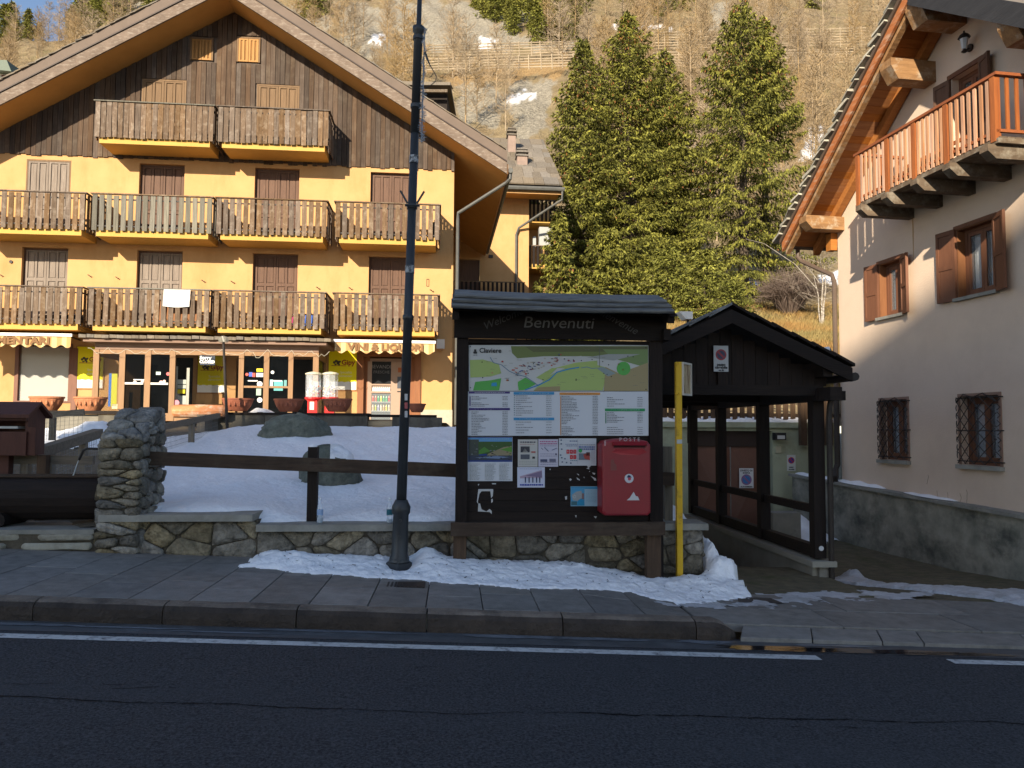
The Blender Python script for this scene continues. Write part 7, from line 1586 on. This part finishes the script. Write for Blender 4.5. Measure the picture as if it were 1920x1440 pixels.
# ================================================================== trees
def norm(a): return a/np.maximum(np.linalg.norm(a, axis=1, keepdims=True), 1e-9)
def quads(c, d, n, L, W):
    """leaf faces: centre c, long axis d, side n"""
    s = norm(np.cross(d, n)); L = np.asarray(L)[:, None]; W = np.asarray(W)[:, None]
    v = np.stack([c-d*L*.5, c+s*W*.5, c+d*L*.5, c-s*W*.5], 1).reshape(-1, 3); f = np.arange(len(v)).reshape(-1, 4); return v, f
def folmat(name, a, b, cone=None, sc=.9):
    m = mt(name, a, b, (sc,)*3, .75, 0, 30, var=.06, spec=.2, contrast=.22, detail=3)
    if cone:
        nt = m.node_tree; N = nt.nodes; L = nt.links; p = N['Principled BSDF']; s = p.inputs['Base Color'].links[0].from_socket
        g = N.new('ShaderNodeNewGeometry'); mr = N.new('ShaderNodeMapRange'); mr.inputs[3].default_value = .30; mr.inputs[4].default_value = 1.5; L.new(g.outputs['Random Per Island'], mr.inputs[0])
        hs = N.new('ShaderNodeHueSaturation'); L.new(mr.outputs[0], hs.inputs['Value']); L.new(s, hs.inputs['Color']); L.new(hs.outputs[0], p.inputs['Base Color'])
    return m
SPR = folmat('spruce_needles', (.225,.215,.036), (.07,.076,.016), True)
SPRY = folmat('light_spruce_needles', (.21,.205,.040), (.10,.11,.02), True)
CONE = mt('brown_cones', (.26,.11,.035), (.16,.065,.02), (3,3,3), .8, 0, 30, var=0)
BARK = mt('spruce_bark', (.13,.10,.075), (.07,.055,.04), (9,9,3), .95, .6, 30, var=0)
TWIG = mt('larch_twigs', (.33,.245,.145), (.20,.145,.085), (2,2,2), .9, 0, 30, var=.18, hue=.25)
TWIGG = mt('grey_twigs', (.30,.25,.20), (.18,.15,.12), (2,2,2), .9, 0, 30, var=.1)
def spruce(H, R, seed, dz=.34, q0=.04, droop=.22, hang=.8, step=.20, ns=7, ls=1.0, full=1.0, kn=.52, wk=7, **_):
    g = np.random.default_rng(seed); W = MB()
    W.tube([(0,0,-.5),(.05,0,H*.5),(0,0,H*.985)], [.016*H+.05,.010*H,.012], 8)
    cs = []; ds = []; z = H*q0; base = []; dirs = []; lens = []
    while z < H*.992:
        t = z/H; k = wk if t < .85 else 5; ph = g.uniform(0, 6.28)
        Lm = R*full*min(1, (1-t)/kn)**.85*(1 if t > .12 else .86+.14*t/.12)
        for i in range(k):
            a = ph+2*pi*i/k+g.normal(0, .22); L = max(.14, Lm*(g.uniform(.55, .95) if g.random() < .55 else g.uniform(.92, 1.2))+.05)
            out = np.array([cos(a), sin(a), 0]); side = np.array([-sin(a), cos(a), 0]); rise = -.05+.75*t**1.3+g.normal(0, .06); sag = droop*(1-t)
            z0 = z+g.uniform(-.4, .4)*dz
            f = lambda s: out*(L*s)+np.array([0, 0, z0+L*(rise*s-sag*1.5*s*s+sag*.9*s**4)])
            W.tube([tuple(f(q)) for q in (0, .35, .7, .97)], [.010+.007*L, .012, .008, .004], 3, cap=False)
            m = max(3, int(L/step)); ss = np.clip(np.linspace(.16, 1, m)+g.normal(0, .02, m), .05, 1)
            for s in ss:
                p = f(s)
                for sg in (-1, 1):
                    l2 = (.42*L*(1-s)**.8+.13+.05*L)*g.uniform(.6, 1.15); d2 = out*.62+side*sg*.8+np.array([0,0,-.10-.25*droop+.25*t]); d2 /= np.linalg.norm(d2)
                    base.append(p); dirs.append(d2); lens.append(l2)
        z += dz*(1-.45*t)*g.uniform(.8, 1.25)
    B = np.array(base); D = np.array(dirs); Ln = np.array(lens)
    for j in range(ns):
        u = (j+g.uniform(0, 1, len(B)))/ns; c = B+D*(Ln*u)[:, None]; c[:, 2] -= .30*hang*Ln*u*u; c += g.normal(0, .035, c.shape)
        d = D*.75+g.normal(0, .38, c.shape); d[:, 2] -= hang*g.uniform(.1, 1.5, len(c)); cs.append(c); ds.append(d)
    c = np.concatenate(cs); d = norm(np.concatenate(ds)); n = len(c)
    Ls = g.uniform(.14, .30, n)*ls; c = c+d*(Ls*.3)[:, None]
    nn = norm(g.normal(0, 1, (n, 3))+np.array([0,0,.6])); v, f_ = quads(c, d, nn, Ls, Ls*g.uniform(.22, .38, n))
    sel = g.random(n) < .010*np.clip((c[:, 2]/H)**1.6*3.5, .15, 3.5)*np.clip(np.sin(c[:, 2]*1.3+seed)+.9, 0, 2); cc = c[sel]+np.array([0,0,-.08]); dd = norm(g.normal(0, .25, cc.shape)+np.array([0,0,-1])); v2, f2 = quads(cc, dd, norm(g.normal(0, 1, cc.shape)), np.full(len(cc), .2), np.full(len(cc), .08))
    print('spruce', seed, n); return (v, f_), (v2, f2), W
def put_tree(name, label, cat, base, H, R, seed, mat=SPR, group=None, cones=True, **kw):
    (v, f), c, W = spruce(H, R, seed, **kw); t = thing(name, label, cat, tuple(base), random.uniform(0, 6), group)
    obj('trunk', W, BARK, t, origin=(0,0,0)); cr = obj('crown', (v, f), mat, t, origin=(0,0,0))
    if cones and len(c[0]): obj('cones', c, CONE, cr, kind='stuff', origin=(0,0,0))
    return t
def hill(px, Y): # ground point under an image column
    X = aty(px, 400, Y).x; return Vector((X, Y, float(terr(np.array([X]), np.array([Y]))[0])))
def htop(px, pyt, Y): return aty(px, pyt, Y).z
def tree_at(px, pyt, Y, hw, label, seed, pxt=None, **kw):
    b = hill(px, Y); H = htop(px, pyt, Y)-b.z+.2; return put_tree('spruce', label, 'spruce tree', b-Vector((0,0,.2)), H, hw*Y/FPX, seed, **kw)
tree_at(1178, 28, 43, 128, 'tall dense dark spruce with cones, tallest of the clump behind the notice board', 1, dz=.42, kn=.60, ns=8, droop=.28)
tree_at(1092, 72, 41, 84, 'dense spruce on the left edge of the clump beside the rear wing roof', 2, dz=.42, kn=.5, ns=8)
tree_at(1248, 100, 45, 82, 'slimmer spruce on the right of the dark clump', 3, dz=.42, kn=.5, ns=8)
tree_at(1393, 2, 42, 150, 'tall open spruce with drooping branches standing alone before the hillside', 4, dz=.66, droop=.34, hang=1.35, q0=.07, kn=.66, ns=12, wk=6)
tree_at(1436, 32, 43.5, 66, 'narrow spruce top close behind the tall open spruce', 5, q0=.55, dz=.42, kn=.4)
tree_at(1047, 400, 35, 50, 'shaded low spruce behind the rear wing balconies', 6)
tree_at(1322, 470, 33, 52, 'young light green spruce between the two big ones', 7, mat=SPRY, cones=False, dz=.22, ls=.8, hang=.3, droop=.1)
tree_at(1252, 470, 34, 56, 'bushy light green young spruce above the notice board', 8, mat=SPRY, cones=False, dz=.22, ls=.8, hang=.4, droop=.1)
tree_at(1140, 430, 36, 70, 'bushy green young spruce at the foot of the dark clump', 9, cones=False, dz=.26)
tree_at(1200, 450, 36.5, 60, 'mid green young spruce right of the foot of the dark clump', 19, cones=False, dz=.26, hang=.5)
tree_at(1372, 528, 31, 42, 'small light green spruce low on the slope beside the shelter roof', 10, mat=SPRY, cones=False, dz=.18, ls=.7, hang=.3, droop=.1)
# bare larches: prototypes with thin rising twigs
def bare(H, seed, nb=110, spread=.17, w=.05, up=.75, subn=9):
    g = np.random.default_rng(seed); W = MB(); W.tube([(0,0,-.5),(.1,.05,H*.5),(0,0,H)], [.008*H,.006*H,.01], 5)
    vs = []; fs = []
    def rib(p, q, w0):
        d = q-p; s = np.cross(d, g.normal(0, 1, 3)); s /= np.linalg.norm(s)+1e-9; b = len(vs); vs.extend([p-s*w0/2, p+s*w0/2, q+s*w0*.2, q-s*w0*.2]); fs.append((b, b+1, b+2, b+3))
    for i in range(nb):
        t = .12+.86*g.random()**.85; z = H*t; a = g.uniform(0, 6.28); L = H*spread*(1-t)**.55*g.uniform(.6, 1.2)*1.3+.3
        p = np.array([0,0,z]); d = np.array([cos(a), sin(a), up*g.uniform(.3, 1.2)]); d /= np.linalg.norm(d); q = p+d*L*.55; e = q+(d+np.array([0,0,.35]))*L*.45; rib(p, q, w*1.5); rib(q, e, w)
        for j in range(subn):
            s = g.uniform(.25, 1); b = p+(e-p)*s; dd = d*.6+g.normal(0, .55, 3)+np.array([0,0,.35]); dd /= np.linalg.norm(dd); rib(b, b+dd*L*g.uniform(.18, .42), w*.7)
    return W, (np.array(vs), np.array(fs))
protos = []
for k in range(5):
    H = 11; W, c = bare(H, 40+k, nb=100+10*k, spread=(.17,.20,.15,.24,.18)[k], w=.042, subn=12)
    t = thing('bare_larch', 'bare golden brown larch', 'larch tree', (0,0,-50)); obj('trunk', W, TWIG, t, origin=(0,0,0)); obj('crown', c, TWIG, t, origin=(0,0,0)); protos.append(t)
pines = []
for k in range(3):
    (v, f), c, W = spruce(7, 1.55, 60+k, dz=.42, step=.34, ns=3, ls=2.2, q0=.02, hang=.3, droop=.1)
    t = thing('mountain_pine', 'green conifer', 'pine tree', (0,0,-50)); obj('trunk', W, BARK, t, origin=(0,0,0)); obj('crown', (v, f), SPRY if k == 1 else SPR, t, origin=(0,0,0)); pines.append(t)
LZ = [((1080,30),(1700,-10),(1700,560),(1540,500),(1440,440),(1080,330)), ((845,120),(960,135),(975,210),(960,262),(850,262)), ((545,45),(770,70),(790,150),(770,260),(700,200),(560,90)), ((0,100),(190,40),(330,60),(300,130),(0,210)), ((1000,40),(1120,30),(1120,200),(1060,160)), ((820,225),(960,230),(985,262),(900,300)), ((1090,330),(1360,340),(1540,470),(1540,520),(1300,520))]
PZ = [((848,-60),(1100,-60),(1110,40),(1085,78),(1000,84),(945,62),(880,20)), ((530,-40),(625,-40),(610,40),(590,50),(560,26)), ((0,25),(110,10),(420,-60),(620,-60),(300,30),(200,60),(0,90)), ((330,-50),(540,-60),(420,20),(300,50)), ((1100,-60),(1330,-60),(1290,30),(1200,36)), ((640,-60),(760,-60),(740,10),(670,14)), ((1500,-60),(1560,-60),(1550,20),(1515,24))]
def scatter(zones, n, Y0, Y1, kinds, labels, group, s0, s1, seed, avoid=4.5):
    g = random.Random(seed); done = []; tries = 0; used = set()
    while len(done) < n and tries < 40000:
        tries += 1; Y = math.exp(g.uniform(math.log(Y0), math.log(Y1))); X = g.uniform(-.72, .55)*Y; z = float(terr(np.array([X]), np.array([Y]))[0]); px, py = topx((X, Y, z))
        if not any(inside(np.array([px]), np.array([py]), zn)[0] > 0 for zn in zones): continue
        if any((X-a)**2+(Y-b)**2 < (avoid*(.6+Y/220))**2 for a, b in done): continue
        k = g.randrange(len(kinds)); s = g.uniform(s0, s1); side = 'left' if px < 640 else 'middle' if px < 1080 else 'right'
        done.append((X, Y)); lab = labels(px, py, k, s)
        src = kinds[k]
        if k not in used and src.location.z < -40: o = src; o.location = (X, Y, z-.2); o.rotation_euler = (0,0,g.uniform(0,6.28)); o.scale = (s,)*3; o['label'] = lab; o['group'] = group(px, py) ; used.add(k)
        else: o = copy_tree(src, (X, Y, z-.2), g.uniform(0, 6.28), lab, group(px, py), s)
def zone_word(px, py):
    if px < 430: return 'above the left gable'
    if px < 790: return 'left of the lamp post'
    if px < 1060: return 'between lamp post and spruces'
    if px < 1320: return 'behind the spruce clump'
    return 'left of the pink house roof'
def desc(px, py, k, s, what, kinds_):
    q = (py+60)/620; hw = 'high up' if q < .15 else 'upper slope' if q < .3 else 'halfway up' if q < .5 else 'lower slope'
    sz = 'stunted ' if s < .82 else 'small ' if s < 1.0 else 'medium ' if s < 1.2 else 'tall ' if s < 1.6 else 'towering '
    return sz+kinds_[k]+' '+what+' '+hw+' '+zone_word(px, py)
scatter(LZ, 240, 58, 250, protos, lambda px, py, k, s: desc(px, py, k, s, 'bare larch', ('narrow','broad','slender','spreading','upright')), lambda px, py: 'bare larches '+zone_word(px, py), .6, 1.5, 5, 2.6)
scatter(PZ, 230, 120, 330, pines, lambda px, py, k, s: desc(px, py, k, s, 'conifer', ('dark','yellowish','dense')), lambda px, py: 'conifers '+zone_word(px, py), .95, 2.0, 6, 1.9)
# birch and shrub on the near slope
b = hill(1538, 34); H = htop(1545, 480, 34)-b.z
bi = thing('birch_tree', 'small white barked birch with several stems on the orange grass slope', 'birch tree', tuple(b), 0)
WB = mt('white_birch_bark', (.46,.42,.36), (.16,.13,.10), (6,6,16), .8, 0, 30, var=0, contrast=.15)
W = MB()
for dx, tz, w in ((-.30,2.2,.035),(.0,3.1,.045),(.18,2.7,.04)): W.tube([(dx*.2,0,-.2),(dx*.45,.02,tz*.3),(dx*.7+.06,0,tz*.6),(dx*1.0,.1,tz)], [w,w*.85,w*.6,.01], 6)
W.tube([(-.2,0,1.6),(-1.2,-.1,2.7),(-2.6,-.2,3.6),(-3.4,-.2,3.8)], [.022,.018,.012,.006], 5); W.tube([(-.1,0,1.9),(-.9,.1,3.1),(-1.6,.2,3.5)], [.02,.012,.006], 5)
obj('trunk', W, WB, bi, origin=(0,0,0)); w2, c = bare(4.2, 77, 60, .30, .02, .5, 9); obj('crown', c, TWIGG, bi, origin=(0,0,0))
def shrub(px, Y, R, H, lab, mat, seed, n=420, name='bare_shrub'):
    g = np.random.default_rng(seed); b = hill(px, Y); vs = []; fs = []
    for i in range(n):
        a = g.uniform(0, 6.28); r = R*math.sqrt(g.random()); p = np.array([.15*R*cos(a), .15*R*sin(a), 0]); q = np.array([r*cos(a), r*sin(a), H*g.uniform(.5, 1)*(1-.45*(r/R)**2)])
        m = (p+q)/2+np.array([0,0,H*.18]); 
        for u, v_, w in ((p, m, .018), (m, q, .012)):
            s = np.cross(v_-u, g.normal(0,1,3)); s /= np.linalg.norm(s)+1e-9; k = len(vs); vs.extend([u-s*w, u+s*w, v_+s*w*.4, v_-s*w*.4]); fs.append((k,k+1,k+2,k+3))
        for j in range(5):
            s0 = m+(q-m)*g.random(); e = s0+g.normal(0,.16*R,3)+np.array([0,0,.08]); s = np.cross(e-s0, g.normal(0,1,3)); s /= np.linalg.norm(s)+1e-9; k = len(vs); vs.extend([s0-s*.007,s0+s*.007,e+s*.003,e-s*.003]); fs.append((k,k+1,k+2,k+3))
    o = obj(name, (np.array(vs)+np.array(b), np.array(fs)), mat, origin=tuple(b)); tag(o, lab, 'shrub'); return o
shrub(1478, 37, 1.7, 2.4, 'grey brown leafless dome shaped shrub left of the birch', mt('shrub_twigs',(.17,.125,.10),(.11,.08,.065),(2,2,2),.9,0,30,var=0), 31, 800)
shrub(1050, 29, 2.4, 1.9, 'dark leafless bushes just above the notice board roof', mt('dark_twigs',(.10,.07,.05),(.06,.045,.03),(2,2,2),.9,0,30,var=0), 32, 500)
# grass on the near slope
def slopegrass(n=38000):
    g = np.random.default_rng(9); px = g.uniform(1240, 1600, n); Y = np.exp(g.uniform(math.log(20.5), math.log(40), n)); X = (px-960)/FPX*Y*1.0; Z = terr(X, Y); h = g.uniform(.10, .34, n); a = g.uniform(0, 6.28, n)
    w = .016; b = np.stack([X, Y, Z-.03], 1); s = np.stack([np.cos(a), np.sin(a), 0*a], 1)*w; t = b+np.stack([g.normal(0, .12, n), g.normal(0, .12, n)-.08, h], 1)
    v = np.stack([b-s, b+s, t], 1).reshape(-1, 3); f = np.arange(3*n).reshape(-1, 3)
    m = mt('slope_grass', (.34,.23,.085), (.24,.20,.08), (.35,.35,.35), .9, 0, 30, var=0, contrast=.08, dirt=(.36,.165,.05), dscale=.28, damt=.9, dthr=.46)
    obj('slope_grass', (v, f), m, kind='stuff', origin=(0,0,0))
slopegrass()
# avalanche fences: rows of horizontal logs held by posts on the mountain side
def barrier(px0, px1, py, Y, rows, lab, dpy=5.2, slope_=-.035, seed=0):
    R = random.Random(seed); b = fthing('avalanche_fence', lab, 'fence', Frame(0,0,0), base=tuple(aty((px0+px1)/2, py, Y))); mt_ = LOGM
    for r_ in range(rows):
        g = None; x = px0
        while x < px1:
            x1 = min(x+R.uniform(28, 60), px1); a = aty(x, py+r_*dpy+(x-px0)*slope_+R.uniform(-.6,.6), Y-r_*.25); c = aty(x1-.6, py+r_*dpy+(x1-px0)*slope_+R.uniform(-.6,.6), Y-r_*.25)
            obj('log', MB().tube([a, c], .13, 5), mt_, b); x = x1
    x = px0+4
    while x < px1: a = aty(x, py-3+(x-px0)*slope_, Y-.2); c = aty(x+1, py+rows*dpy+(x-px0)*slope_, Y-.2-rows*.25); obj('stake', MB().tube([a, c], .08, 4), mt_, b); x += R.uniform(16, 26)
LOGM = mt('weathered_logs', (.42,.34,.24), (.24,.19,.13), (1,8,8), .9, 0, 30, var=.2)
def yhit(px, py):
    d = ray(px, py); best = 60
    for Y in np.arange(50, 420, 1.0):
        p = EYE+d*(Y/d.y)
        if float(terr(np.array([p.x]), np.array([Y]))[0]) > p.z: return Y
    return 300
for k, (a, b_, py, rows, lab) in enumerate(((790,1092,86,5,'rows of log avalanche fence on the hillside under the scree, upper bank'),(745,1085,113,5,'rows of log avalanche fence on the hillside under the scree, lower bank'),(1180,1640,62,7,'log avalanche fence seen through bare larches, upper right bank'),(1190,1600,100,6,'log avalanche fence seen through bare larches, lower right bank'))):
    barrier(a, b_, py, yhit((a+b_)/2, py+rows*5)-1.2, rows, lab, 5.0, -.03 if a < 1100 else -.02, k)

# ================================================================== what throws the street into shade: the house across the road, behind the camera
oc = thing('house_across', 'large pale hotel block across the road behind the viewer', 'house', (-15, -45, -1))
zE = 32.7
obj('wall', MB().prism([(-15.6,0),(19,0),(19,31.6),(3,31.8),(.33,31.85),(-1.15,32.13),(-7,33.1),(-12.8,33.4),(-15.6,31.2)], -9, 0), fl((.50,.44,.36), .9), oc)
w0 = None
for j in range(8):
    for i in range(9):
        if w0 is None: w0 = obj('window', MB().box(-10,-8.8,0.001,.05,1.5,3.0), PANE, oc)
        else: inst(w0, oc, (-3+i*3.2, 0, j*3.2))
bpy.context.view_layer.update()
